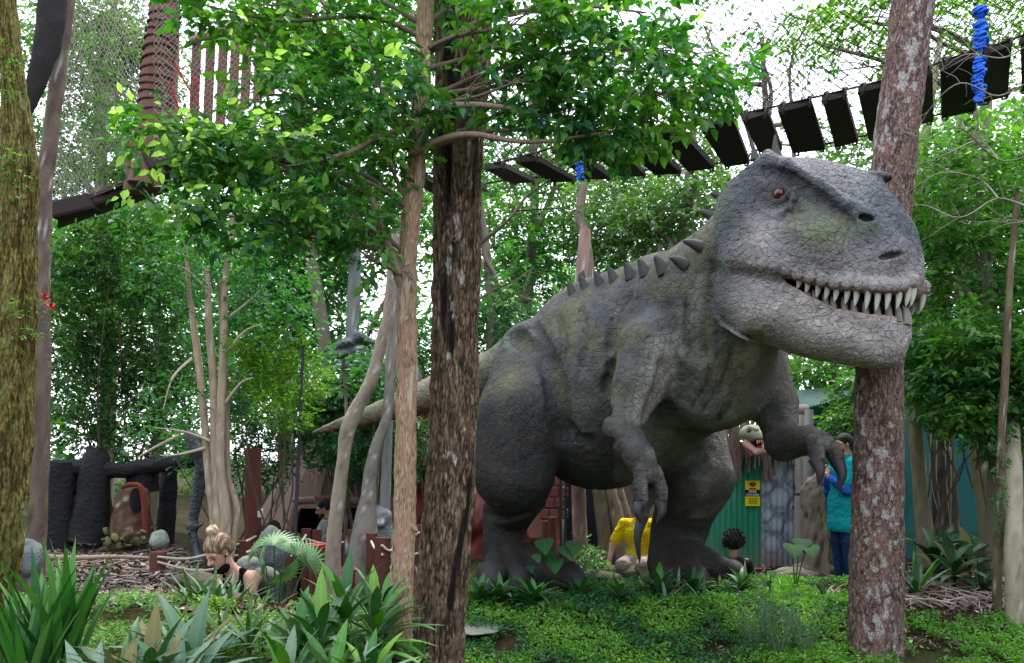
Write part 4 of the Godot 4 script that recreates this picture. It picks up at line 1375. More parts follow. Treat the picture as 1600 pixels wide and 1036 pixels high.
func build_back_trees():
	# [name, label, trunk base u, d, trunk top v, trunk radius m, bark, palette, leaf size, mesh, blobs [u, v, ru, rv, sprays, depth]]
	var rows := [
		["tall_tree", "tall pale-leaved tree filling the top right corner above the bridge", 1500, 15.0, -60, 0.16, "lime", 0.11, [[1330, 30, 90, 70, 110], [1450, 50, 90, 80, 120], [1560, 60, 90, 90, 130], [1280, 70, 50, 40, 40], [1600, 180, 70, 70, 70], [1480, -60, 200, 60, 90]]],
		["airy_tree", "airy tree of thin branches against the white sky above the dinosaur's head", 1180, 19.0, 60, 0.14, "grey", 0.12, [[1100, 40, 90, 60, 45], [1200, 60, 60, 50, 24], [1130, 130, 60, 50, 26], [1290, 200, 60, 40, 26], [1040, 170, 60, 60, 34], [1270, 20, 60, 40, 24]]],
		["leafy_tree", "leafy tree behind the dinosaur's neck below the bridge", 1060, 16.0, 200, 0.15, "grey", 0.11, [[1040, 300, 90, 70, 130], [960, 330, 80, 70, 120], [1090, 250, 60, 50, 40], [1330, 250, 60, 40, 50], [1010, 380, 90, 60, 120], [1080, 320, 50, 60, 60]]],
		["feathery_tree", "feathery light green tree above the dinosaur's back", 830, 17.0, 120, 0.15, "bright", 0.1, [[830, 330, 100, 70, 120], [880, 400, 100, 50, 90], [800, 430, 70, 50, 80], [780, 250, 80, 70, 90], [900, 250, 80, 60, 70], [960, 260, 80, 60, 60], [760, 360, 60, 70, 60], [760, 140, 90, 70, 50], [930, 150, 90, 60, 40]]],
		["dense_tree", "dense green tree directly behind the dark furrowed trunk's lower half", 750, 15.0, 300, 0.14, "deep", 0.1, [[780, 480, 70, 60, 70], [760, 560, 60, 70, 60], [830, 420, 60, 50, 40]]],
		["hazy_tree", "hazy blue-green tree behind the pale stems at centre left", 450, 16.0, 150, 0.18, "blue", 0.11, [[380, 420, 100, 90, 160], [480, 460, 100, 90, 160], [420, 560, 110, 90, 160], [520, 380, 90, 80, 90], [330, 560, 90, 90, 130], [560, 300, 80, 80, 60]]],
		["shady_tree", "shady tree with dark leaves behind the dinosaur's tail", 600, 13.6, 420, 0.12, "deep", 0.1, [[610, 590, 70, 70, 90], [560, 660, 80, 60, 90], [640, 520, 60, 60, 60], [500, 640, 60, 60, 60], [600, 700, 80, 40, 70]]],
		["grey_leaved_tree", "pale grey-green tree behind the netting tower at upper left", 160, 19.0, 0, 0.2, "grey", 0.13, [[150, 120, 90, 90, 60], [210, 220, 70, 80, 60], [100, 240, 60, 80, 50], [40, 180, 60, 160, 70], [20, 380, 60, 120, 90], [250, 300, 70, 60, 60], [110, 60, 80, 90, 80], [200, 120, 80, 80, 80], [170, 30, 120, 60, 70], [130, 300, 90, 80, 90], [230, 60, 80, 80, 50]]],
		["sunlit_tree", "sunlit tree between the red railing and the pale trunk at top", 500, 14.5, -40, 0.15, "bright", 0.1, [[480, 60, 90, 80, 90], [560, 150, 90, 90, 110], [440, 180, 70, 80, 90], [610, 60, 80, 80, 60], [520, 260, 90, 60, 110], [400, 280, 90, 60, 100], [600, 330, 80, 60, 70], [690, 330, 60, 70, 50]]],
		["right_bank_tree", "broad bright tree filling the view right of the snout", 1540, 9.6, 150, 0.07, "bright", 0.085, [[1490, 300, 70, 90, 130], [1570, 330, 70, 110, 150], [1480, 430, 70, 80, 120], [1570, 470, 70, 90, 130], [1460, 540, 60, 70, 90], [1540, 570, 80, 60, 100], [1500, 220, 80, 50, 60]]],
		["spreading_tree", "spreading tree behind the shed roof below the dinosaur's jaw", 1290, 16.5, 420, 0.12, "bright", 0.11, [[1250, 580, 80, 40, 90], [1320, 560, 60, 50, 70], [1400, 480, 60, 80, 100], [1440, 350, 50, 90, 90], [1360, 620, 60, 40, 40]]],
		["far_left_tree", "far tree closing the gap behind the ivy thicket", 230, 17.0, 200, 0.15, "deep", 0.11, [[130, 420, 110, 90, 110], [250, 400, 100, 90, 110], [200, 550, 150, 120, 220], [60, 560, 80, 130, 130]]],
		["far_middle_tree", "far dark tree low behind the dinosaur's belly and legs", 960, 18.0, 500, 0.15, "deep", 0.12, [[900, 620, 150, 120, 190], [1050, 640, 120, 100, 130], [760, 640, 80, 90, 90]]],
		["far_right_tree", "far dark tree low behind the teal wall at right", 1480, 18.0, 300, 0.15, "deep", 0.12, [[1440, 600, 100, 90, 120], [1580, 600, 80, 110, 130], [1340, 660, 100, 60, 70], [1600, 420, 70, 110, 110]]]]
	for q in rows:
		var d: float = q[3]
		var t := thing(q[0], q[1], "tree", G(q[2], d, -0.1))
		var mb := MB.new()
		mb.tint = Color(0.17, 0.14, 0.115).linear_to_srgb()
		var a := G(q[2], d, -0.1)
		var b := P(q[2] + rng.randf_range(-30, 30), q[4], d)
		var tp := curve([a, a.lerp(b, 0.35) + rand_dir() * 0.25, a.lerp(b, 0.7) + rand_dir() * 0.25, b], 8)
		var tr := []
		for k in tp.size(): tr.append(q[5] * (1.0 - 0.65 * k / (tp.size() - 1.0)))
		mb.tube(tp, tr, 14, true, 0.03, noise, 1, 1, Vector3(6, 3, 6))
		part(t, "trunk", mb.mesh(), mats.bark)
		mb = MB.new()
		mb.tint = Color(0.17, 0.14, 0.115).linear_to_srgb()
		var xf := []
		var cols := []
		for w in q[8]:
			var dd := d + rng.randf_range(-1.0, 1.0)
			var c := P(w[0], w[1], dd)
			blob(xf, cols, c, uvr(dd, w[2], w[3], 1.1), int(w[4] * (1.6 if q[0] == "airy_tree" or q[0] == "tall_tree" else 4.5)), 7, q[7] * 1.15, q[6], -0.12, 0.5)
			var s: Vector3 = tp[clampi(int(tp.size() * rng.randf_range(0.45, 0.95)), 0, tp.size() - 1)]
			var ps := branches(mb, s, c, q[5] * 0.4, 0.05)
			for k in 5:
				branches(mb, ps[rng.randi_range(4, ps.size() - 1)], c + rand_dir() * uvr(dd, w[2], w[3], 1.0) * 0.9, q[5] * 0.1, 0.03, 4)
		part(t, "limbs", mb.mesh(), mats.bark)
		many(t, "crown", lib.leaf_small, mats.leaf, xf, cols)
	# shrubs
	rows = [["ivy_thicket", "tall ivy-covered thicket under the lookout platform on the left", "shrub", 180, 11.8, "ivy", 0.075, [[110, 420, 60, 80, 130], [180, 400, 80, 70, 150], [250, 440, 60, 80, 120], [110, 560, 60, 100, 160], [190, 560, 90, 110, 260], [260, 600, 50, 100, 130], [140, 670, 80, 50, 100], [240, 690, 60, 40, 60], [200, 330, 70, 30, 50]]],
		["lime_shrub", "bright yellow-green shrub left of the black beast sculpture", "shrub", 430, 9.6, "lime", 0.05, [[430, 545, 55, 40, 90], [470, 590, 45, 50, 80], [400, 590, 40, 40, 60], [440, 640, 50, 40, 60], [380, 540, 30, 30, 30]]],
		["glossy_shrub", "glossy green shrub half covering the black beast sculpture", "shrub", 560, 11.4, "blue", 0.085, [[520, 600, 40, 50, 44], [570, 610, 50, 50, 46], [600, 570, 40, 40, 26], [490, 640, 40, 50, 44], [540, 690, 60, 50, 60], [600, 640, 40, 40, 24]]],
		["blue_green_shrub", "dense blue-green shrub right of the pale stems", "shrub", 400, 11.0, "blue", 0.06, [[400, 660, 50, 60, 120], [370, 600, 50, 60, 90], [430, 720, 50, 40, 70], [390, 740, 40, 30, 40], [300, 700, 40, 40, 30]]],
		["awning_shrub", "bright leafy shrub hanging beside the green shed awning", "shrub", 1320, 11.6, "bright", 0.09, [[1330, 630, 24, 40, 40], [1312, 668, 22, 34, 36], [1335, 690, 30, 40, 40], [1338, 600, 16, 20, 14]]],
		["overhanging_shrub", "broad-leaved shrub spreading above the teal wall at right", "shrub", 1560, 9.2, "front", 0.085, [[1480, 600, 60, 40, 70], [1560, 610, 60, 50, 80], [1520, 650, 70, 30, 50], [1440, 580, 40, 40, 30], [1590, 540, 50, 60, 60], [1490, 540, 60, 40, 40], [1585, 700, 30, 30, 24], [1570, 660, 50, 40, 50]]],
		["lime_spray_shrub", "small yellow-green sprays before the dark rooted trunk", "shrub", 1460, 10.2, "lime", 0.05, [[1440, 640, 36, 16, 26], [1500, 650, 36, 14, 26], [1470, 620, 40, 16, 26]]],
		["belly_shrub", "small dark green shrub on the ground beneath the dinosaur's belly", "shrub", 945, 10.4, "bright", 0.06, [[926, 880, 15, 14, 18], [918, 862, 10, 14, 8]]],
		["red_wall_creeper", "dark leafy creeper hanging beside the red wall", "creeper", 640, 12.6, "deep", 0.08, [[640, 700, 30, 60, 40], [590, 720, 40, 40, 40], [690, 660, 20, 60, 30]]]]
	for q in rows:
		var t := thing(q[0], q[1], q[2], G(q[3], q[4], -0.05))
		var xf := []
		var cols := []
		var mb := MB.new()
		mb.tint = Color(0.1, 0.08, 0.06).linear_to_srgb()
		for w in q[7]:
			var dd: float = q[4] + rng.randf_range(-0.3, 0.3)
			var c := P(w[0], w[1], dd)
			blob(xf, cols, c, uvr(dd, w[2], w[3], 0.45), int(w[4] * 4.5), 6, q[6], q[5], -0.2, 0.5)
			if not q[0] in ["overhanging_shrub", "lime_shrub", "blue_green_shrub"] or w[0] in [1560, 430, 400]: branches(mb, t.position, c, 0.016, 0.05)
			branches(mb, t.position.lerp(c, 0.5), c + rand_dir() * 0.3, 0.012, 0.05)
		part(t, "stems", mb.mesh(), mats.bark)
		many(t, "foliage", lib.leaf if q[6] > 0.07 else lib.leaf_small, mats.leaf, xf, cols)
	# the wood that closes the view beyond, and an unseen ring added against side light
	var xf := []
	var cols := []
	for k in 180:
		var a := deg_to_rad(rng.randf_range(42, 318))
		var d := rng.randf_range(9.0, 18.0)
		blob(xf, cols, Vector3(sin(a) * d, rng.randf_range(0.5, 7.5 if absf(a - PI) > 1.2 else 4.5), -cos(a) * d), Vector3(1.8, 1.5, 1.8), 20, 6, 0.6, ["deep", "blue", "bright", "grey"][rng.randi_range(0, 3)], -0.4, 0.4)
	many(self, "light_blocking_wood", lib.leaf_small, mats.leaf, xf, cols)
	tag(get_child(get_child_count() - 1), "green wood added out of view round the sides and behind to block side light", "woodland")
	xf = []
	cols = []
	for k in 130:
		var u := rng.randf_range(-500, 2100)
		var d := rng.randf_range(26, 36)
		var top := interp([-900, 0, 300, 700, 1000, 1100, 1350, 1450, 2500], [200, 240, 200, 180, 260, 340, 330, 150, 150], u)
		var v := rng.randf_range(top + 60, 760)
		blob(xf, cols, P(u, v, d), uvr(d, 110, 90, 1.5), 80, 7, 0.36, ["deep", "blue", "bright", "grey"][rng.randi_range(0, 3)], -0.3, 0.4)
	many(self, "distant_wood", lib.leaf_small, mats.leaf, xf, cols)
	var o := get_child(get_child_count() - 1)
	tag(o, "distant green wood closing the view behind everything", "woodland")

# ---------- bridge, platform, hut, shed and other built things ----------
func bx(p: Vector3, s: Vector3, ch := 0.01, yaw := 0.0, tint := Color.WHITE) -> MB:
	var mb := MB.new()
	mb.tint = tint.linear_to_srgb()
	mb.box(Transform3D(Basis(Vector3.UP, yaw), p), s, ch)
	return mb

# six-sided solid from four lower and four upper corners (each counter-clockwise seen from above)
func slab(mb: MB, lo: Array, hi: Array) -> void:
	mb.face([hi[0], hi[1], hi[2], hi[3]])
	mb.face([lo[3], lo[2], lo[1], lo[0]])
	for k in 4:
		var j := (k + 1) % 4
		mb.face([lo[k], lo[j], hi[j], hi[k]])

# diamond netting over a grid of points (rows of equal length): each cell's strings cross
func netting(mb: MB, rows: Array, r: float) -> void:
	for a in rows.size() - 1:
		for b in rows[a].size() - 1:
			if (a + b) % 2 == 0: strand(mb, rows[a][b], rows[a + 1][b + 1], r)
			else: strand(mb, rows[a][b + 1], rows[a + 1][b], r)

func strand(mb: MB, p: Vector3, q: Vector3, r: float) -> void:
	var d := (q - p).normalized()
	var x := d.cross(Vector3(0.3, 0.4, 0.86)).normalized() * r
	var y := d.cross(x.normalized()) * r
	var o := [x, (y * 0.866 - x * 0.5), (-y * 0.866 - x * 0.5)]
	var b := mb.v.size()
	for k in 3:
		mb.add(p + o[k], o[k].normalized())
		mb.add(q + o[k], o[k].normalized())
	for k in 3:
		var j := (k + 1) % 3
		mb.quad(b + k * 2, b + k * 2 + 1, b + j * 2 + 1, b + j * 2)

func text(par: Node3D, nm: String, s: String, h: float, p: Vector3, yaw: float, m: Material, bold := true) -> void:
	var t := TextMesh.new()
	var f := SystemFont.new()
	f.font_names = PackedStringArray(["Droid Sans"])
	f.font_weight = 700 if bold else 400
	t.font = f
	t.text = s
	t.font_size = 64
	t.pixel_size = h / 46.0
	t.depth = 0.003
	var o := MeshInstance3D.new()
	o.name = nm
	o.mesh = t
	o.material_override = m
	par.add_child(o, true)
	o.position = p - par.position
	o.rotation.y = yaw

func build_bridge():
	var t := thing("rope_bridge", "hanging rope bridge of dark planks with black netting sides above the dinosaur", "bridge", P(1100, 220, 8.5))
	var plank: Material = mats.wood
	# near edge u1 v1, u2 v2; far edge u2 v2, u1 v1
	var lash := MB.new()
	var near := []
	var far := []
	for q in [[640, 270, 668, 272, 706, 300, 672, 300, 9.4], [690, 268, 722, 270, 762, 296, 726, 297, 9.2], [756, 256, 790, 254, 838, 285, 800, 286, 9.0], [806, 244, 842, 241, 900, 284, 862, 286, 8.8], [862, 228, 898, 224, 955, 279, 915, 281, 8.6], [915, 218, 955, 213, 1010, 274, 968, 276, 8.5], [965, 210, 1002, 205, 1065, 271, 1025, 273, 8.4], [1022, 200, 1062, 194, 1118, 264, 1076, 267, 8.3],
		[1092, 188, 1146, 181, 1172, 255, 1132, 262, 8.2], [1160, 177, 1199, 170, 1222, 233, 1186, 239, 8.1], [1216, 165, 1270, 153, 1291, 233, 1240, 241, 8.05], [1285, 149, 1323, 140, 1341, 222, 1306, 231, 8.0], [1341, 136, 1392, 122, 1412, 206, 1358, 218, 7.95], [1408, 118, 1456, 104, 1458, 190, 1420, 200, 7.9],
		[1468, 96, 1524, 79, 1524, 172, 1471, 186, 7.85], [1537, 76, 1580, 62, 1576, 150, 1537, 161, 7.8], [1594, 58, 1650, 36, 1648, 130, 1596, 144, 7.75]]:
		var d: float = q[8]
		var a := P(q[0], q[1], d)
		var b := P(q[2], q[3], d)
		# far corners at the height of the near edge's lower side
		var dc: float = (b.y - 0.06 - EYE) * FOCAL / (HORIZON - q[5])
		var de: float = (a.y - 0.06 - EYE) * FOCAL / (HORIZON - q[7])
		dc = clampf(dc, d + 0.8, d + 1.5)
		de = clampf(de, d + 0.8, d + 1.5)
		var c := P(q[4], q[5], dc)
		var e := P(q[6], q[7], de)
		var th := Vector3(0, 0.055, 0)
		var mb := MB.new()
		mb.tint = (Color(0.04, 0.035, 0.032) * rng.randf_range(0.7, 1.5)).linear_to_srgb()
		slab(mb, [a - th, b - th, c, e], [a, b, c + th, e + th])
		for v4 in mb.c.size():
			var pv := mb.v[v4]
			mb.v[v4] += Vector3(noise.get_noise_3d(pv.x * 5.0, pv.y * 5.0, pv.z * 5.0), noise.get_noise_3d(pv.x * 5.0 + 9.0, pv.y * 5.0, pv.z * 5.0), 0) * 0.03
		part(t, "plank", mb.mesh(), plank)
		for w in [a.lerp(b, 0.12), a.lerp(b, 0.88), c.lerp(e, 0.12) + th, c.lerp(e, 0.88) + th]:
			var ring := []
			var rr := []
			for j in 9:
				ring.append(w - th * 0.5 + Vector3(0.01 * sin(j * 2.0), cos(TAU * j / 8.0) * 0.045, sin(TAU * j / 8.0) * 0.07))
				rr.append(0.011)
			lash.tube(ring, rr, 6, false)
		near.append(a.lerp(b, 0.5))
		far.append(c.lerp(e, 0.5) + th)
	var cn := curve(near, 10)
	var cf := curve(far, 10)
	var mb := MB.new()
	for c in [cn, cf]:
		var rs := []
		for k in c.size(): rs.append(0.009)
		mb.tube(c, rs, 6)
	part(t, "rope", mb.mesh(), mats.net)
	part(t, "lashing", lash.mesh(), sm(Color(0.3, 0.27, 0.24), 0.9)).set_meta("kind", "stuff")
	mb = MB.new()
	for c in [cn, cf]:
		var rows := []
		for h in 27:
			var row := []
			var run := 0.0
			var last: Vector3 = c[0]
			var k := 0
			var step := 0.052
			var nxt := 0.0
			while k < c.size() - 1:
				var seg: float = (c[k + 1] - c[k]).length()
				while nxt <= run + seg:
					row.append(c[k].lerp(c[k + 1], (nxt - run) / seg) + Vector3(0, h * 0.05, 0) + Vector3(noise.get_noise_2d(nxt * 2.0, h * 0.3), noise.get_noise_2d(nxt * 2.0 + 9.0, h * 0.3), noise.get_noise_2d(nxt * 1.5, h * 0.2 + 7.0)) * 0.04)
					nxt += step
				run += seg
				k += 1
			rows.append(row)
		netting(mb, rows, 0.0042)
	part(t, "netting", mb.mesh(), mats.net).set_meta("kind", "stuff")
	# bundles of blue rope tied to it
	var blue := tri(relief(sm(Color(0.1, 0.42, 0.9), 0.55, 0.5), ntex(55, FastNoiseLite.TYPE_SIMPLEX, 0.05, 256, 3), 0.6), 8.0)
	for q in [["blue rope bundle knotted on the bridge net at the far right", [[1532, 18, 9], [1532, 40, 10], [1532, 62, 10], [1531, 72, 7]], 7.7], ["blue rope bundle hanging just below the knotted one at right", [[1531, 98, 8], [1530, 115, 9], [1530, 135, 9], [1530, 155, 6]], 7.7], ["blue rope knot half hidden by leaves above the bridge", [[852, 165, 5], [852, 182, 7], [852, 202, 7]], 8.4], ["small blue rope end under the bridge left of the neck", [[905, 262, 5], [907, 274, 5]], 8.7]]:
		mb = MB.new()
		for w in q[1]:
			var d: float = q[2]
			var r: float = w[2] * d / FOCAL
			for k in 7:
				var a := rng.randf() * TAU
				var c := P(w[0], w[1], d) + Vector3(cos(a) * r * 0.4, rng.randf_range(-0.04, 0.04), sin(a) * r * 0.4)
				var ring := []
				var rr := []
				var ax := Basis(Vector3(rng.randf() - 0.5, rng.randf(), rng.randf() - 0.5).normalized(), rng.randf_range(-0.6, 0.6))
				for j in 13:
					ring.append(c + ax * Vector3(cos(TAU * j / 12.0) * r * 0.75, 0.01 * sin(j * 1.0), sin(TAU * j / 12.0) * r * 0.75))
					rr.append(0.011)
				mb.tube(ring, rr, 6, false)
			mb.ball(P(w[0], w[1], d), Vector3(r * 0.7, 0.055, r * 0.7), 8, 6)
		solo("rope_bundle", q[0], "rope", mb.mesh(), blue)

func build_platform():
	var red := tinted(0.85)
	relief(tri(red, 3.0), ntex(35, FastNoiseLite.TYPE_SIMPLEX, 0.02, 256, 4), 0.6)
	mats.redwood = red
	var t := thing("lookout_platform", "netted wooden lookout platform with reddish slat railing at upper left", "platform", P(260, 240, 9.0))
	var redc := Color(0.17, 0.075, 0.06)
	# post wrapped in rope
	for q in [[[226, 290, 9.2, 26], [238, 200, 9.2, 24], [246, 100, 9.2, 22], [262, -20, 9.2, 22], [270, -120, 9.2, 22]], [[262, 240, 9.3, 14], [264, 120, 9.3, 14], [268, -60, 9.3, 14]], [[208, 300, 9.3, 16], [214, 240, 9.3, 15], [226, 180, 9.3, 14]]]:
		var mb := MB.new()
		mb.tint = redc.lerp(Color(0.17, 0.12, 0.1), 0.4).linear_to_srgb()
		mb.put_trunk(self, q, 20, 0.02)
		var o := part(t, "post", mb.mesh(), mats.bark)
	var mb := MB.new()
	for k in 15:
		var v := 10.0 + k * 14.0
		var u := interp([10, 100, 200], [260, 246, 238], v)
		var ring := []
		var rr := []
		for j in 17:
			ring.append(P(u, v, 9.2) + Vector3(cos(TAU * j / 16.0) * 0.155, 0.02 * cos(TAU * j / 16.0 + k), sin(TAU * j / 16.0) * 0.155))
			rr.append(0.012)
		mb.tube(ring, rr, 6, false)
	part(t, "rope_winding", mb.mesh(), sm(Color(0.3, 0.22, 0.19), 0.9)).set_meta("kind", "stuff")
	for q in [[304, 60, 208], [326, 54, 200], [346, 50, 196], [365, 44, 190], [384, 38, 170], [404, 34, 160], [424, 30, 150]]:
		mb = MB.new()
		mb.tint = (redc * rng.randf_range(0.85, 1.2)).linear_to_srgb()
		var a := P(q[0] - 2, q[2], 9.0)
		var b := P(q[0] + 4, q[1], 9.0)
		mb.box(Transform3D(Basis(Quaternion(Vector3.UP, (b - a).normalized())), a.lerp(b, 0.5)), Vector3(0.085, (b - a).length(), 0.045), 0.008)
		part(t, "railing_slat", mb.mesh(), red)
	mb = MB.new()
	mb.tint = Color(0.34, 0.26, 0.23).linear_to_srgb()
	mb.tube(curve([P(296, 62, 8.95), P(350, 46, 8.95), P(400, 30, 8.95), P(470, 8, 8.95)], 4), curve([0.045, 0.05, 0.045, 0.045], 4), 10, true, 0.008, noise, 1, 1, Vector3(9, 9, 9))
	part(t, "top_rail", mb.mesh(), mats.bark)
	mb = MB.new()
	mb.tint = Color(0.04, 0.03, 0.03).linear_to_srgb()
	for q in [[P(80, 332, 9.3), P(150, 316, 9.5), 0.17], [P(150, 318, 9.5), P(262, 282, 9.7), 0.1], [P(232, 256, 9.1), P(290, 238, 9.3), 0.2]]:
		var dir: Vector3 = (q[1] - q[0]).normalized()
		mb.box(Transform3D(Basis(dir, dir.cross(Vector3.FORWARD).normalized() * -1.0, Vector3.BACK), q[0].lerp(q[1], 0.5)), Vector3((q[1] - q[0]).length(), q[2], 0.2), 0.02)
	part(t, "deck_beam", mb.mesh(), mats.wood)
	mb = MB.new()
	for k in 8:
		mb.tint = (Color(0.06, 0.045, 0.04) * rng.randf_range(0.8, 1.2)).linear_to_srgb()
		slab(mb, [P(90 + k * 30, 330 - k * 12, 9.4), P(117 + k * 30, 319 - k * 12, 9.4), P(117 + k * 30, 348 - k * 10, 10.6), P(90 + k * 30, 358 - k * 10, 10.6)], [P(90 + k * 30, 324 - k * 12, 9.4), P(117 + k * 30, 313 - k * 12, 9.4), P(117 + k * 30, 342 - k * 10, 10.6), P(90 + k * 30, 352 - k * 10, 10.6)])
	part(t, "deck_boards", mb.mesh(), mats.wood)
	# pale netting round the platform
	mb = MB.new()
	for side in 2:
		var rows := []
		for h in 62:
			var row := []
			for k in (58 if side == 0 else 46):
				var p: Vector3
				if side == 0: p = P(84 + k * 2.7, 330 - h * 6.2 - k * 0.8, 9.35 + 0.006 * k)
				else: p = P(240 + k * 4.6, 250 - h * 5.0 - k * 1.2, 8.95)
				row.append(p + Vector3(noise.get_noise_2d(k * 0.2, h * 0.2), noise.get_noise_2d(k * 0.2 + 5.0, h * 0.2), noise.get_noise_2d(k * 0.1, h * 0.1 + 8.0)) * 0.03)
			rows.append(row)
			if side == 1 and h > 48: break
		netting(mb, rows, 0.0042 if side == 0 else 0.003)
	part(t, "netting", mb.mesh(), sm(Color(0.56, 0.53, 0.5), 0.9)).set_meta("kind", "stuff")
	mb = MB.new()
	for q in [[272, 98, 312, 168], [266, 130, 290, 200], [300, 120, 310, 140]]:
		strand(mb, P(q[0], q[1], 8.9), P(q[2], q[3], 8.9), 0.01)
	part(t, "red_cord", mb.mesh(), sm(Color(0.6, 0.1, 0.1), 0.7))
	var xf := []
	var cols := []
	for q in [[150, 80, 60, 60, 30], [180, 180, 50, 70, 50], [120, 250, 40, 60, 40], [200, 270, 40, 30, 40], [110, 40, 30, 60, 20]]:
		blob(xf, cols, P(q[0], q[1], 9.55), uvr(9.5, q[2], q[3], 0.12), q[4] * 4, 5, 0.055, "ivy", -0.1, 0.3)
	many(self, "net_ivy", lib.leaf_small, mats.leaf, xf, cols)
	tag(get_child(get_child_count() - 1), "ivy climbing through the pale platform netting at upper left", "ivy")

# stones sit on the ground where the photo shows them; a fifth of each is sunk
func rock_at(w: Array) -> Vector3:
	if w[0] < 640: return P(w[0], w[1], w[2])
	var p := GV(w[0], w[1])
	return p + Vector3(0, w[4] * 0.5, 0)

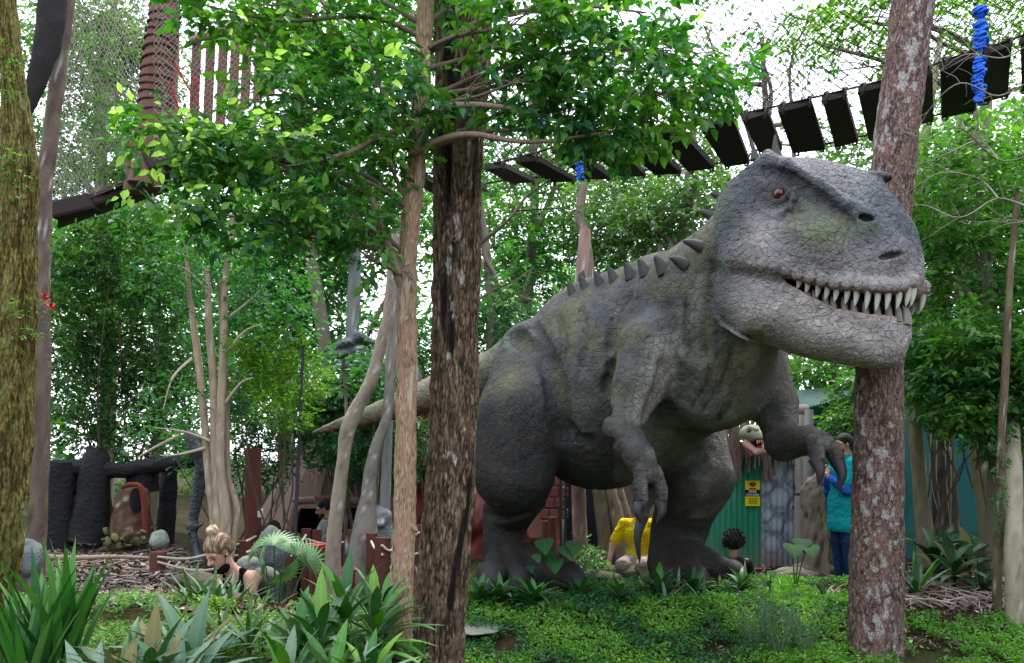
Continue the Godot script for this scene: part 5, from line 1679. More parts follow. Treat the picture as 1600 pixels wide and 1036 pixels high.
func build_left_yard():
	var char_m := relief(tri(tinted(0.8, 0.35), 2.5), ntex(36, FastNoiseLite.TYPE_SIMPLEX, 0.02, 256, 5), 1.5)
	var t := thing("charred_frame", "charred black post and beam frame behind the leaf litter at left", "wooden frame", P(180, 860, 11.0))
	for q in [["post", [[92, 872, 11.0, 26], [94, 800, 11.0, 24], [98, 722, 11.0, 24]]], ["post", [[138, 845, 11.0, 32], [144, 790, 11.0, 26], [149, 730, 11.0, 22], [150, 700, 11.0, 13]]], ["beam", [[66, 728, 11.0, 9], [130, 732, 11.0, 13], [180, 735, 11.0, 12], [240, 728, 11.1, 12], [310, 718, 11.2, 10]]], ["post", [[222, 740, 11.2, 24], [226, 770, 11.2, 22]]], ["post", [[258, 850, 11.6, 14], [262, 780, 11.6, 13], [266, 730, 11.6, 12]]]]:
		var mb := MB.new()
		mb.tint = Color(0.022, 0.021, 0.024).linear_to_srgb()
		mb.put_trunk(self, q[1], 18, 0.03)
		part(t, q[0], mb.mesh(), char_m)
	# the arched red-brown kiln
	t = thing("clay_kiln", "arched red-brown clay kiln with peeling paint beside the charred posts", "kiln", P(205, 840, 10.8))
	var mb := MB.new()
	mb.tint = Color(0.2, 0.105, 0.085).linear_to_srgb()
	mb.put_trunk(self, [[206, 838, 10.9, 32], [206, 815, 10.9, 30], [208, 780, 10.9, 25], [210, 764, 10.9, 21], [211, 757, 10.9, 10]], 24, 0.03)
	mottle(mb, Color(0.13, 0.07, 0.055))
	part(t, "shell", mb.mesh(), mats.bark)
	mb = MB.new()
	mb.tint = Color(0.17, 0.045, 0.038).linear_to_srgb()
	mb.tube(curve([P(190, 762, 10.66), P(205, 757, 10.62), P(220, 762, 10.62), P(226, 790, 10.62), P(228, 830, 10.62)], 5), curve([0.02, 0.03, 0.035, 0.04, 0.04], 5), 8, true, 0.012, noise, 1, 1, Vector3(9, 9, 9))
	part(t, "red_arch", mb.mesh(), mats.bark)
	mb = MB.new()
	mb.tint = Color(0.015, 0.012, 0.012).linear_to_srgb()
	mb.ball(P(212, 782, 10.66), Vector3(0.075, 0.15, 0.03), 12, 8)
	part(t, "opening", mb.mesh(), mats.plain)
	mb = MB.new()
	for k in 26:
		mb.tint = Color(0.1, 0.085, 0.06).lerp(Color(0.2, 0.19, 0.08), rng.randf()).linear_to_srgb()
		var sb := mb.v.size()
		mb.ball(P(rng.randf_range(165, 232), rng.randf_range(830, 858), 10.6 + rng.randf_range(-0.15, 0.2)), Vector3(rng.randf_range(0.03, 0.08), rng.randf_range(0.02, 0.05), 0.05), 7, 5, Basis(rand_dir(), rng.randf() * 3.0))
		for j in range(sb, mb.v.size()): mb.v[j] += rand_dir() * 0.008
	part(t, "rubble_foot", mb.mesh(), mats.bark).set_meta("kind", "stuff")
	# boulders
	for q in [["boulder", "large grey boulder in front of the two onlookers' heads", [[426, 856, 8.7, 0.14, 0.2, 0.13]], Color(0.22, 0.24, 0.27)], ["pale_stone", "pale blocky stone right of the red-brown kiln", [[249, 843, 10.0, 0.1, 0.1, 0.09]], Color(0.45, 0.5, 0.48)], ["stone", "grey stone with mossy top behind the woman's shoulder", [[390, 888, 7.4, 0.13, 0.1, 0.12], [412, 905, 7.2, 0.12, 0.1, 0.1]], Color(0.27, 0.28, 0.28)], ["grey_post_stone", "bluish grey stone at the foot of the blackened trunk", [[44, 870, 7.0, 0.1, 0.16, 0.1]], Color(0.25, 0.29, 0.33)],
		["stone", "dark stone cluster under the woman's left", [[300, 905, 7.6, 0.16, 0.07, 0.12], [330, 915, 7.0, 0.2, 0.08, 0.12]], Color(0.14, 0.12, 0.11)], ["mossy_stone", "low mossy stones edging the bed before the woman", [[380, 934, 6.35, 0.1, 0.035, 0.08], [318, 936, 6.4, 0.1, 0.03, 0.08]], Color(0.2, 0.17, 0.14)], ["block", "pale grey kerb block between the flaking and furrowed trunks", [[656, 895, 8.6, 0.13, 0.07, 0.1]], Color(0.4, 0.43, 0.46)],
		["mossy_boulder", "flat dark mossy boulder between the dinosaur's feet", [[985, 905, 9.0, 0.42, 0.12, 0.24], [930, 912, 8.9, 0.3, 0.1, 0.2]], Color(0.14, 0.15, 0.11)], ["slab_stone", "pale worn stone slab lying right of the furrowed trunk", [[748, 985, 6.9, 0.2, 0.03, 0.3]], Color(0.3, 0.32, 0.26)], ["root_stone", "pale weathered root at the foot of the wooden stump", [[1240, 905, 10.2, 0.3, 0.09, 0.14], [1270, 895, 10.4, 0.25, 0.1, 0.14]], Color(0.36, 0.31, 0.27)]]:
		mb = MB.new()
		for w in q[2]:
			var ctr := rock_at(w)
			var b := mb.v.size()
			var fi := mb.i.size()
			mb.tint = q[3]
			q[3] = q[3] * (0.58 if w == q[2][0] else 1.0)
			mb.ball(ctr, Vector3(w[3], w[4], w[5]), 22, 16)
			for k in range(b, mb.v.size()):
				var p := mb.v[k]
				var o := (p - ctr)
				var s := noise.get_noise_3d(p.x * 4.0, p.y * 4.0, p.z * 4.0) + 0.4 * noise.get_noise_3d(p.x * 13.0, p.y * 13.0, p.z * 13.0)
				mb.v[k] = ctr + o * (1.0 + s * 0.3)
				var c: Color = q[3] * (1.0 + s * 0.5)
				if o.normalized().y > 0.5: c = c.lerp(Color(0.16, 0.19, 0.09), clampf(s + 0.3, 0, 0.7))
				c.a = 1.0
				mb.c[k] = c.linear_to_srgb()
			mb.normals(b, fi)
		var r := solo(q[0], q[1], "rock", mb.mesh(), mats.rock)
	# red posts and white ropes of the barrier
	var post := [[246, 888, 26, 13, 9.0, "short red post on the leaf litter left of the woman"], [372, 905, 60, 12, 9.6, "red barrier post hidden partly behind the woman's hair"], [395, 850, 150, 13, 10.6, "tall red post carrying the white switch box"], [455, 890, 54, 9, 9.8, "red barrier post right of the grey boulder"], [478, 870, 44, 8, 10.4, "red barrier post before the hut's dark door"], [494, 880, 52, 8, 10.4, "second red barrier post before the hut's dark door"], [495, 905, 50, 13, 9.2, "red barrier post under the red plastic ring"],
		[536, 870, 36, 8, 10.6, "red barrier post just left of the standing man"], [543, 890, 62, 7, 10.4, "red barrier post right behind the standing man"], [580, 895, 62, 9, 9.4, "red barrier post left of the lichened trunk's foot"], [597, 900, 60, 13, 8.9, "thick red barrier post left of the flaking trunk"], [637, 900, 75, 7, 9.6, "red barrier post right of the flaking trunk"], [655, 905, 85, 9, 9.4, "red barrier post beside the furrowed trunk"], [852, 860, 46, 6, 11.4, "thin red post left of the reddish trunk"], [862, 860, 52, 7, 11.2, "red post touching the dinosaur's near leg"]]
	for q in post:
		var d: float = q[4]
		mb = MB.new()
		var v1: float = q[1] + 50
		mb.tint = (Color(0.12, 0.045, 0.038) * rng.randf_range(0.8, 1.15)).linear_to_srgb()
		mb.put_trunk(self, [[q[0], v1, d, q[3]], [q[0], (v1 + q[1]) * 0.5, d, q[3]], [q[0] + 1, q[1] - q[2], d, q[3] * 0.97]], 14, 0.006)
		solo("barrier_post", q[5], "post", mb.mesh(), mats.redwood)
	mb = MB.new()
	for q in [[[246, 870, 9.0], [300, 872, 9.2], [372, 850, 9.6]], [[246, 878, 9.0], [310, 892, 9.2], [372, 880, 9.6]], [[455, 868, 9.8], [466, 872, 10.0], [478, 850, 10.4]], [[455, 846, 9.8], [466, 852, 10.0], [478, 836, 10.4]], [[478, 842, 10.4], [510, 850, 10.4], [543, 846, 10.4]], [[580, 846, 9.4], [587, 858, 9.2], [597, 852, 8.9]], [[597, 852, 8.9], [612, 860, 9.0], [637, 834, 9.6]], [[597, 866, 8.9], [620, 872, 9.2], [655, 864, 9.4]], [[637, 834, 9.6], [646, 838, 9.5], [655, 832, 9.4]],
		[[372, 850, 9.6], [384, 846, 10.2], [400, 838, 10.6]], [[340, 862, 9.4], [370, 868, 9.6], [400, 856, 10.6]]]:
		var ps := []
		for w in q: ps.append(P(w[0], w[1], w[2] - 0.1))
		ps = curve(ps, 6)
		var rs := []
		for k in ps.size(): rs.append(0.013)
		mb.tube(ps, rs, 6)
	solo("barrier_rope", "white ropes slung between the red barrier posts", "rope", mb.mesh(), mats.rope)
	t = thing("switch_box", "small white switch box fixed to the tall red post", "switch box", P(407, 820, 10.4))
	part(t, "cover", bx(P(407, 802, 10.42), Vector3(0.055, 0.1, 0.05), 0.008).mesh(), sm(Color(0.82, 0.84, 0.84), 0.5))
	part(t, "switch", bx(P(407, 802, 10.39), Vector3(0.02, 0.04, 0.012), 0.003).mesh(), sm(Color(0.7, 0.72, 0.72), 0.5))
	mb = MB.new()
	var ring := []
	var rr := []
	for k in 25:
		ring.append(P(491, 852, 9.0) + Vector3(cos(TAU * k / 24.0) * 0.1, 0, sin(TAU * k / 24.0) * 0.1))
		rr.append(0.016)
	mb.tube(ring, rr, 8, false)
	solo("plastic_ring", "red plastic ring lying on top of a red barrier post", "ring", mb.mesh(), sm(Color(0.6, 0.05, 0.07), 0.4, 0.5))
	t = thing("toy_crate", "red and yellow plastic crate behind the glossy plant", "crate", P(525, 905, 9.0))
	part(t, "tub", bx(P(525, 905, 9.0), Vector3(0.36, 0.16, 0.25), 0.02, 0.2).mesh(), sm(Color(0.4, 0.05, 0.06), 0.4, 0.5))
	part(t, "rim", bx(P(525, 890, 9.0), Vector3(0.4, 0.03, 0.29), 0.01, 0.2).mesh(), sm(Color(0.42, 0.06, 0.06), 0.4, 0.5))
	part(t, "yellow_panel", bx(P(530, 910, 8.86), Vector3(0.14, 0.09, 0.02), 0.005, 0.2).mesh(), sm(Color(0.85, 0.65, 0.1), 0.4, 0.5))

func build_hut():
	var c := P(520, 950, 14.0)
	c.y = -0.65
	var apex := c + Vector3(0.25, 3.75, -0.2)
	var R := 1.95
	var t := thing("bark_hut", "cone-shaped hut of leaning bark planks with a dark doorway", "hut", c)
	var n := 52
	for k in n:
		var a := TAU * k / n + 0.03
		var fr := cos(a - PI * 0.5)      # 1 towards the camera
		var dir := Vector3(cos(a), 0, sin(a))
		var u_here := 800.0 + (c.x + dir.x * R) * FOCAL / -(c.z + dir.z * R)
		var w := TAU * R / n * 0.56
		var sd := Vector3(-dir.z, 0, dir.x)
		var jit := rng.randf_range(-0.04, 0.05)
		var lo: float = 0.0
		if fr > 0.5 and u_here > 398 and u_here < 596: lo = 0.42
		var b0 := c.lerp(apex, lo) + dir * (R + jit) * (1.0 - lo) 
		var b1 := c.lerp(apex, 0.985) + dir * (R + jit) * 0.03
		var w0 := w * (1.0 - lo)
		var th := dir * 0.035
		var mb := MB.new()
		mb.tint = Color(0.25, 0.17, 0.14).lerp(Color(0.12, 0.09, 0.08), rng.randf()).linear_to_srgb()
		var s0 := b0 - sd * w0
		var s1 := b0 + sd * w0
		var t0 := b1 - sd * 0.02
		var t1 := b1 + sd * 0.02
		# outer face, inner face and edges, with a split bend halfway for an uneven plank
		mb.face([s0 + th, t0 + th, t1 + th, s1 + th])
		mb.face([s0 - th, s1 - th, t1 - th, t0 - th])
		mb.face([s0 - th, t0 - th, t0 + th, s0 + th])
		mb.face([s1 + th, t1 + th, t1 - th, s1 - th])
		mb.face([s0 - th, s0 + th, s1 + th, s1 - th])
		part(t, "plank", mb.mesh(), mats.bark)
	var mb := MB.new()
	mb.tint = Color(0.3, 0.19, 0.16).linear_to_srgb()
	for q in [[[462, 785, 12.35], [445, 850, 12.2], [432, 930, 12.1]], [[458, 783, 12.35], [520, 781, 12.3], [592, 786, 12.35]], [[590, 785, 12.35], [604, 850, 12.2], [615, 930, 12.1]]]:
		var ps := []
		for w in q: ps.append(P(w[0], w[1], w[2]))
		mb.tube(curve(ps, 5), curve([0.05, 0.055, 0.05], 5), 9, true, 0.02, noise, 1, 1, Vector3(9, 9, 9))
	part(t, "door_frame", mb.mesh(), mats.bark)
	mb = MB.new()
	for k in 22:
		mb.tint = Color(0.4, 0.26, 0.21).lerp(Color(0.16, 0.11, 0.1), rng.randf()).linear_to_srgb()
		var v := rng.randf_range(600, 775)
		var u := rng.randf_range(420, 600)
		strand(mb, P(u, v, 12.9 + (780 - v) * 0.004), P(u + rng.randf_range(-8, 14), v + rng.randf_range(20, 60), 12.6 + (780 - v) * 0.004), 0.012)
	part(t, "bark_strips", mb.mesh(), mats.bark).set_meta("kind", "stuff")
	# the warning board
	t = thing("warning_board", "small white warning board with red heading over the hut door", "sign", P(504, 792, 12.0))
	var yaw := 0.05
	part(t, "board", bx(P(504, 781, 12.0), Vector3(0.205, 0.105, 0.012), 0.003, yaw).mesh(), sm(Color(0.62, 0.48, 0.45), 0.6))
	part(t, "heading", bx(P(504, 777.5, 11.992), Vector3(0.2, 0.034, 0.004), 0.001, yaw).mesh(), sm(Color(0.6, 0.1, 0.09), 0.6))
	text(t, "lettering", "ATENÇÃO", 0.026, P(504, 777.5, 11.986), yaw, sm(Color(0.85, 0.7, 0.66), 0.6))
	mb = MB.new()
	for k in 3:
		mb.box(Transform3D(Basis(Vector3.UP, yaw), P(503 - k, 782.5 + k * 2.2, 11.99)), Vector3(0.15 - 0.02 * k, 0.006, 0.003), 0.0005)
	part(t, "small_print", mb.mesh(), sm(Color(0.3, 0.12, 0.11), 0.7))
	# the lamp pole before the hut
	mb = MB.new()
	mb.put_trunk(self, [[456, 980, 9.4, 3.4], [461, 840, 9.4, 3.0], [466, 720, 9.4, 2.8], [470, 620, 9.4, 2.6], [474, 540, 9.4, 2.4]], 10, 0.0)
	solo("metal_pole", "thin dark grey metal pole standing before the hut's doorway", "pole", mb.mesh(), sm(Color(0.2, 0.2, 0.22), 0.6))
	# red rock wall
	var w2 := thing("red_rock_wall", "red-painted artificial rock wall behind the trunks and the dinosaur's legs", "wall", G(760, 13.4))
	mb = MB.new()
	var cols := 60
	var rows2 := 34
	for r in rows2 + 1:
		for k in cols + 1:
			var u := 632.0 + 246.0 * k / cols
			var v := 960.0 - (960.0 - interp([632, 650, 700, 760, 800, 878], [640, 600, 590, 640, 690, 700], u)) * r / rows2
			var q := P(u, v, 13.2)
			var s := noise.get_noise_3d(q.x * 1.6, q.y * 1.6, 0.0) + 0.4 * noise.get_noise_3d(q.x * 6.0, q.y * 3.0, 2.0)
			q.z += s * 0.35 - (0.5 * r / rows2)
			mb.tint = Color(0.2, 0.05, 0.045).lerp(Color(0.27, 0.12, 0.11), clampf(s + 0.2, 0, 1)).lerp(Color(0.5, 0.42, 0.4), clampf(noise.get_noise_3d(q.x * 3.0 + 7.0, q.y * 3.0, 1.0) * 2.5 - 0.8, 0, 0.8)).linear_to_srgb()
			mb.add(q, Vector3.BACK, Vector2(u, v))
	for r in rows2:
		for k in cols:
			var a := r * (cols + 1) + k
			mb.quad(a, a + cols + 1, a + cols + 2, a + 1)
	mb.normals()
	part(w2, "rock_face", mb.mesh(), mats.bark)
	# brick courses at its right end
	for r in 4:
		for k in 3:
			var b := bx(P(844 + k * 15 + (r % 2) * 7, 752 + r * 17, 12.4), Vector3(0.125, 0.14, 0.1), 0.015, 0.0, Color(0.18, 0.07, 0.062) * rng.randf_range(0.85, 1.15))
			part(w2, "brick", b.mesh(), mats.redwood)
	mb = bx(P(852, 790, 12.6), Vector3(0.46, 0.9, 0.1), 0.01, 0.0, Color(0.3, 0.13, 0.11))
	part(w2, "backing", mb.mesh(), mats.redwood)

func build_gate():
	var t := thing("lattice_gate", "dark metal lattice gate with green frame seen under the dinosaur", "gate", G(890, 12.4))
	var green := sm(Color(0.12, 0.2, 0.14), 0.6)
	for q in [[876, 5], [884, 4]]:
		part(t, "frame_post", bx(P(q[0], 790, 12.0), Vector3(0.03, 1.5, 0.04), 0.005).mesh(), green)
	part(t, "frame_bar", bx(P(880, 795, 12.02), Vector3(0.06, 0.03, 0.03), 0.005).mesh(), green)
	part(t, "panel", bx(P(930, 800, 14.0), Vector3(0.95, 1.9, 0.04), 0.005).mesh(), sm(Color(0.09, 0.1, 0.12), 0.8))
	var mb := MB.new()
	for k in 8:
		strand(mb, P(885, 720 + k * 22, 12.05), P(897, 742 + k * 22, 12.05), 0.008)
		strand(mb, P(897, 720 + k * 22, 12.05), P(885, 742 + k * 22, 12.05), 0.008)
	mb.box(Transform3D(Basis.IDENTITY, P(898, 800, 12.05)), Vector3(0.025, 1.5, 0.03), 0.004)
	part(t, "lattice", mb.mesh(), sm(Color(0.1, 0.11, 0.13), 0.7))

func build_shed():
	var d := 12.4
	var t := thing("green_shed", "green corrugated metal shed with stone pattern painted on its grey door", "shed", G(1160, d))
	var gm := tinted(0.55, 0.45)
	# corrugated sheet
	var mk := func(u0: float, u1: float, v0: float, v1: float, dd: float, kind: int) -> MB:
		var mb := MB.new()
		var nx := int((u1 - u0) * 1.2)
		for r in 41:
			for k in nx + 1:
				var u := u0 + (u1 - u0) * k / nx
				var v := v1 + (v0 - v1) * r / 40.0
				var q := P(u, v, dd)
				q.z += 0.008 * cos(q.x * TAU / 0.076)
				var c: Color
				var dirt := clampf((q.y - 0.1) / 0.6, 0, 1)
				var n1 := noise.get_noise_2d(q.x * 3.0, q.y * 1.2)
				if kind == 0:
					c = Color(0.02, 0.2, 0.11).lerp(Color(0.03, 0.26, 0.17), clampf(0.5 + n1, 0, 1))
					c = c.lerp(Color(0.2, 0.2, 0.09), (1.0 - dirt) * clampf(0.6 + n1, 0, 0.9))
				else:
					c = Color(0.2, 0.24, 0.29).lerp(Color(0.28, 0.32, 0.38), clampf(0.5 + n1, 0, 1))
					# stones painted on the door: rings round centres, darker joints
					var best := 9.0
					var sec := 9.0
					for w in [[1218, 778, 21.0], [1213, 738, 16.0], [1240, 742, 14.0], [1198, 760, 13.0], [1196, 740, 10.0], [1244, 790, 14.0], [1200, 805, 12.0], [1212, 818, 16.0], [1236, 825, 16.0], [1206, 850, 18.0], [1238, 700, 14.0], [1200, 710, 14.0]]:
						var e: float = Vector2(u - w[0], v - w[1]).length() / w[2]
						if e < best:
							sec = best
							best = e
						elif e < sec: sec = e
					var joint := clampf((sec - best) * 2.6 + 0.1, 0, 1)
					c = c.lerp(Color(0.4, 0.46, 0.56), joint * clampf(1.2 - best, 0, 1)).lerp(Color(0.07, 0.08, 0.1), (1.0 - joint) * 0.85)
					if absf(best - 0.78) < 0.09: c = c.lerp(Color(0.09, 0.1, 0.13), 0.6)
					c = c.lerp(Color(0.2, 0.11, 0.08), (1.0 - clampf((q.y - 0.1) / 0.4, 0, 1)) * clampf(0.7 + n1 * 2.0, 0, 0.95))
				c.a = 1.0
				mb.tint = c.linear_to_srgb()
				mb.add(q, Vector3.BACK, Vector2(u, v))
		for r in 40:
			for k in nx:
				var a := r * (nx + 1) + k
				mb.quad(a, a + nx + 1, a + nx + 2, a + 1)
		mb.normals()
		return mb
	part(t, "corrugated_wall", mk.call(1060.0, 1191.0, 690.0, 893.0, d, 0).mesh(), gm)
	var door := part(t, "door", mk.call(1190.0, 1243.0, 705.0, 891.0, d - 0.05, 1).mesh(), gm, false)
	part(door, "door_edge", bx(P(1243.5, 798, d - 0.05), Vector3(0.03, 1.66, 0.06), 0.005).mesh(), sm(Color(0.4, 0.45, 0.5), 0.5))
	part(door, "latch", bx(P(1240, 793, d - 0.1), Vector3(0.03, 0.05, 0.03), 0.005).mesh(), sm(Color(0.1, 0.1, 0.1), 0.5))
	part(t, "back_wall", bx(P(1150, 800, d + 1.0), Vector3(1.9, 1.8, 0.05), 0.01, 0.0, Color(0.02, 0.05, 0.04)).mesh(), mats.plain)
	part(t, "lintel", bx(P(1165, 700, d - 0.02), Vector3(1.5, 0.09, 0.16), 0.01, 0.0, Color(0.03, 0.03, 0.03)).mesh(), mats.wood)
	part(t, "red_threshold", bx(P(1215, 889, d - 0.1), Vector3(0.6, 0.03, 0.1), 0.006, 0.0, Color(0.55, 0.14, 0.11)).mesh(), mats.redwood)
	part(t, "step", bx(P(1212, 900, d - 0.25), Vector3(0.55, 0.14, 0.22), 0.015, 0.0, Color(0.3, 0.31, 0.33)).mesh(), mats.bark)
	# shaggy bark fringe over the door
	var mb := MB.new()
	for k in 120:
		var u := rng.randf_range(1132, 1250)
		var v := rng.randf_range(645, 700)
		var l := rng.randf_range(25, 60) * (1.5 if absf(u - 1145) < 12 or absf(u - 1196) < 6 else 0.8)
		mb.tint = Color(0.17, 0.12, 0.1).lerp(Color(0.27, 0.21, 0.18), rng.randf()).linear_to_srgb()
		var a := P(u, v, d - 0.14 - rng.randf() * 0.06)
		var b := P(u + rng.randf_range(-6, 6), minf(v + l, 752), d - 0.12 - rng.randf() * 0.05)
		var w := Vector3(rng.randf_range(0.012, 0.035), 0, 0)
		slab(mb, [b - w * 0.4 + Vector3(0, 0, 0.01), b + w * 0.4 + Vector3(0, 0, 0.01), b + w * 0.4 - Vector3(0, 0, 0.01), b - w * 0.4 - Vector3(0, 0, 0.01)], [a - w + Vector3(0, 0, 0.012), a + w + Vector3(0, 0, 0.012), a + w - Vector3(0, 0, 0.012), a - w - Vector3(0, 0, 0.012)])
	part(t, "bark_fringe", mb.mesh(), mats.bark).set_meta("kind", "stuff")
	mb = MB.new()
	mb.tint = Color(0.25, 0.21, 0.19).linear_to_srgb()
	mb.tube(curve([P(1125, 654, d - 0.05), P(1180, 646, d - 0.05), P(1262, 640, d - 0.05)], 6), curve([0.07, 0.08, 0.07], 6), 12, true, 0.02, noise, 1, 1, Vector3(8, 8, 8))
	part(t, "roof_log", mb.mesh(), mats.bark)
	# weathered timbers beside the door
	for q in [[[1252, 770, 12.2, 9], [1250, 700, 12.2, 9], [1250, 648, 12.2, 8]], [[1262, 760, 12.0, 8], [1262, 700, 12.0, 8], [1264, 640, 12.0, 7]], [[1250, 890, 12.2, 9], [1249, 830, 12.2, 9], [1250, 775, 12.2, 9]]]:
		mb = MB.new()
		mb.tint = Color(0.34, 0.31, 0.3).linear_to_srgb()
		mb.put_trunk(self, q, 12, 0.02)
		part(t, "weathered_post", mb.mesh(), mats.bark)
	# the pitted stump in front
	t = thing("pitted_stump", "pale pitted tree stump standing right of the painted door", "stump", G(1275, 11.4))
	mb = MB.new()
	mb.put_trunk(self, [[1272, 930, 11.4, 30], [1276, 890, 11.4, 19], [1274, 820, 11.4, 17], [1270, 770, 11.4, 17], [1280, 745, 11.4, 10], [1285, 728, 11.4, 4]], 26, 0.05)
	for k in mb.v.size():
		var p := mb.v[k]
		var s := noise.get_noise_3d(p.x * 12.0, p.y * 12.0, p.z * 12.0)
		mb.c[k] = Color(0.27, 0.21, 0.17).lerp(Color(0.07, 0.05, 0.04), clampf(s * 2.6 - 0.2, 0, 0.9)).linear_to_srgb()
	part(t, "trunk", mb.mesh(), mats.bark)
	# awning and wall behind
	t = thing("green_awning", "dark green corrugated awning roof behind the far arm", "awning", P(1280, 660, 14.5))
	mb = MB.new()
	mb.tint = Color(0.1, 0.16, 0.14).linear_to_srgb()
	for k in 60:
		var u0 := 1205.0 + k * 2.4
		var wv := 0.012 * (1 if k % 2 == 0 else -1)
		var a := P(u0, 652 - k * 0.6, 13.4) + Vector3(0, wv, 0)
		var b := P(u0 + 2.4, 652 - (k + 1) * 0.6, 13.4) - Vector3(0, wv, 0)
		var e := P(u0 + 2.4 + 30, 612 - (k + 1) * 0.22, 15.4) - Vector3(0, wv, 0)
		var f := P(u0 + 30, 612 - k * 0.22, 15.4) + Vector3(0, wv, 0)
		mb.face([a, b, e, f])
		mb.face([f + Vector3.UP * 0.012, e + Vector3.UP * 0.012, b + Vector3.UP * 0.012, a + Vector3.UP * 0.012])
	part(t, "roof_sheet", mb.mesh(), gm)
	part(t, "beam", bx(P(1262, 660, 13.5), Vector3(0.9, 0.06, 0.06), 0.01, 0.0, Color(0.06, 0.07, 0.07)).mesh(), mats.plain)
	t = thing("green_wall", "plain dark green wall under the awning", "wall", G(1290, 15.6))
	part(t, "panel", bx(P(1290, 720, 15.6), Vector3(1.9, 2.2, 0.08), 0.01, 0.0, Color(0.02, 0.13, 0.085)).mesh(), gm)
	t = thing("teal_wall", "dark teal fabric-covered wall behind the right-hand trunks", "wall", G(1500, 13.6))
	mb = MB.new()
	for r in 21:
		for k in 61:
			var u := 1395.0 + 260.0 * k / 60
			var q := P(u, 880.0 - 320.0 * r / 20, 13.4)
			q.z += 0.05 * noise.get_noise_2d(q.x * 1.5, q.y * 0.6)
			mb.tint = Color(0.012, 0.09, 0.095).lerp(Color(0.018, 0.115, 0.11), clampf(0.5 + noise.get_noise_2d(q.x * 2.0, q.y), 0, 1)).linear_to_srgb()
			mb.add(q, Vector3.BACK)
	for r in 20:
		for k in 60:
			var a := r * 61 + k
			mb.quad(a, a + 61, a + 62, a + 1)
	mb.normals()
	part(t, "fabric", mb.mesh(), gm)
	for k in 4:
		part(t, "wall_post", bx(P(1400 + k * 80, 720, 13.6), Vector3(0.08, 3.0, 0.08), 0.01, 0.0, Color(0.03, 0.05, 0.05)).mesh(), mats.plain)
	t = thing("white_panel", "plain white panel glimpsed behind the right edge trunk", "panel", P(1592, 700, 12.6))
	part(t, "sheet", bx(P(1592, 672, 12.6), Vector3(0.22, 0.38, 0.03), 0.006).mesh(), sm(Color(0.75, 0.78, 0.8), 0.5))
	part(t, "support", bx(P(1592, 780, 12.65), Vector3(0.05, 1.7, 0.05), 0.006).mesh(), sm(Color(0.2, 0.2, 0.2), 0.6))
	# the yellow notice
	t = thing("yellow_notice", "yellow and black notice on the green shed wall", "sign", P(1176, 792, d - 0.04))
	var yw := sm(Color(0.9, 0.83, 0.1), 0.55)
	var bk := sm(Color(0.03, 0.03, 0.03), 0.55)
	part(t, "board", bx(P(1176, 771, d - 0.035), Vector3(0.2, 0.345, 0.008), 0.002).mesh(), yw)
	part(t, "black_band", bx(P(1176, 770.5, d - 0.042), Vector3(0.2, 0.085, 0.004), 0.001).mesh(), bk)
	text(t, "lettering", "ÁREA", 0.032, P(1176, 768, d - 0.047), 0.0, sm(Color(0.9, 0.9, 0.88), 0.6))
	text(t, "lettering", "ISOLADA", 0.03, P(1176, 773, d - 0.047), 0.0, sm(Color(0.9, 0.9, 0.88), 0.6))
	mb = MB.new()
	for k in 4:
		for j in 5:
			mb.box(Transform3D(Basis.IDENTITY, P(1170.5 + j * 2.8 + (k % 2) * 0.5, 779 + k * 2.4, d - 0.042)), Vector3(0.017, 0.009, 0.003), 0.0005)
	part(t, "small_print", mb.mesh(), sm(Color(0.25, 0.22, 0.05), 0.6))
	# red emblem: a mask-like badge over two short bars
	mb = MB.new()
	mb.ball(P(1176, 757, d - 0.042), Vector3(0.04, 0.032, 0.005), 14, 8)
	mb.box(Transform3D(Basis(Vector3.BACK, 0.4), P(1172.5, 755, d - 0.044)), Vector3(0.05, 0.014, 0.004), 0.001)
	mb.box(Transform3D(Basis(Vector3.BACK, -0.4), P(1179.5, 755, d - 0.044)), Vector3(0.05, 0.014, 0.004), 0.001)
	mb.box(Transform3D(Basis.IDENTITY, P(1176, 763.5, d - 0.043)), Vector3(0.09, 0.018, 0.004), 0.001)
	part(t, "red_emblem", mb.mesh(), sm(Color(0.55, 0.2, 0.08), 0.6))
	# chequered trim round the emblem
	mb = MB.new()
	for k in 12:
		for s in 2:
			mb.box(Transform3D(Basis.IDENTITY, P(1166.5 + k * 1.75, (752.0 if s == 0 else 765.5) + (k % 2), d - 0.042)), Vector3(0.009, 0.007, 0.003), 0.0005)
	part(t, "dotted_trim", mb.mesh(), bk)

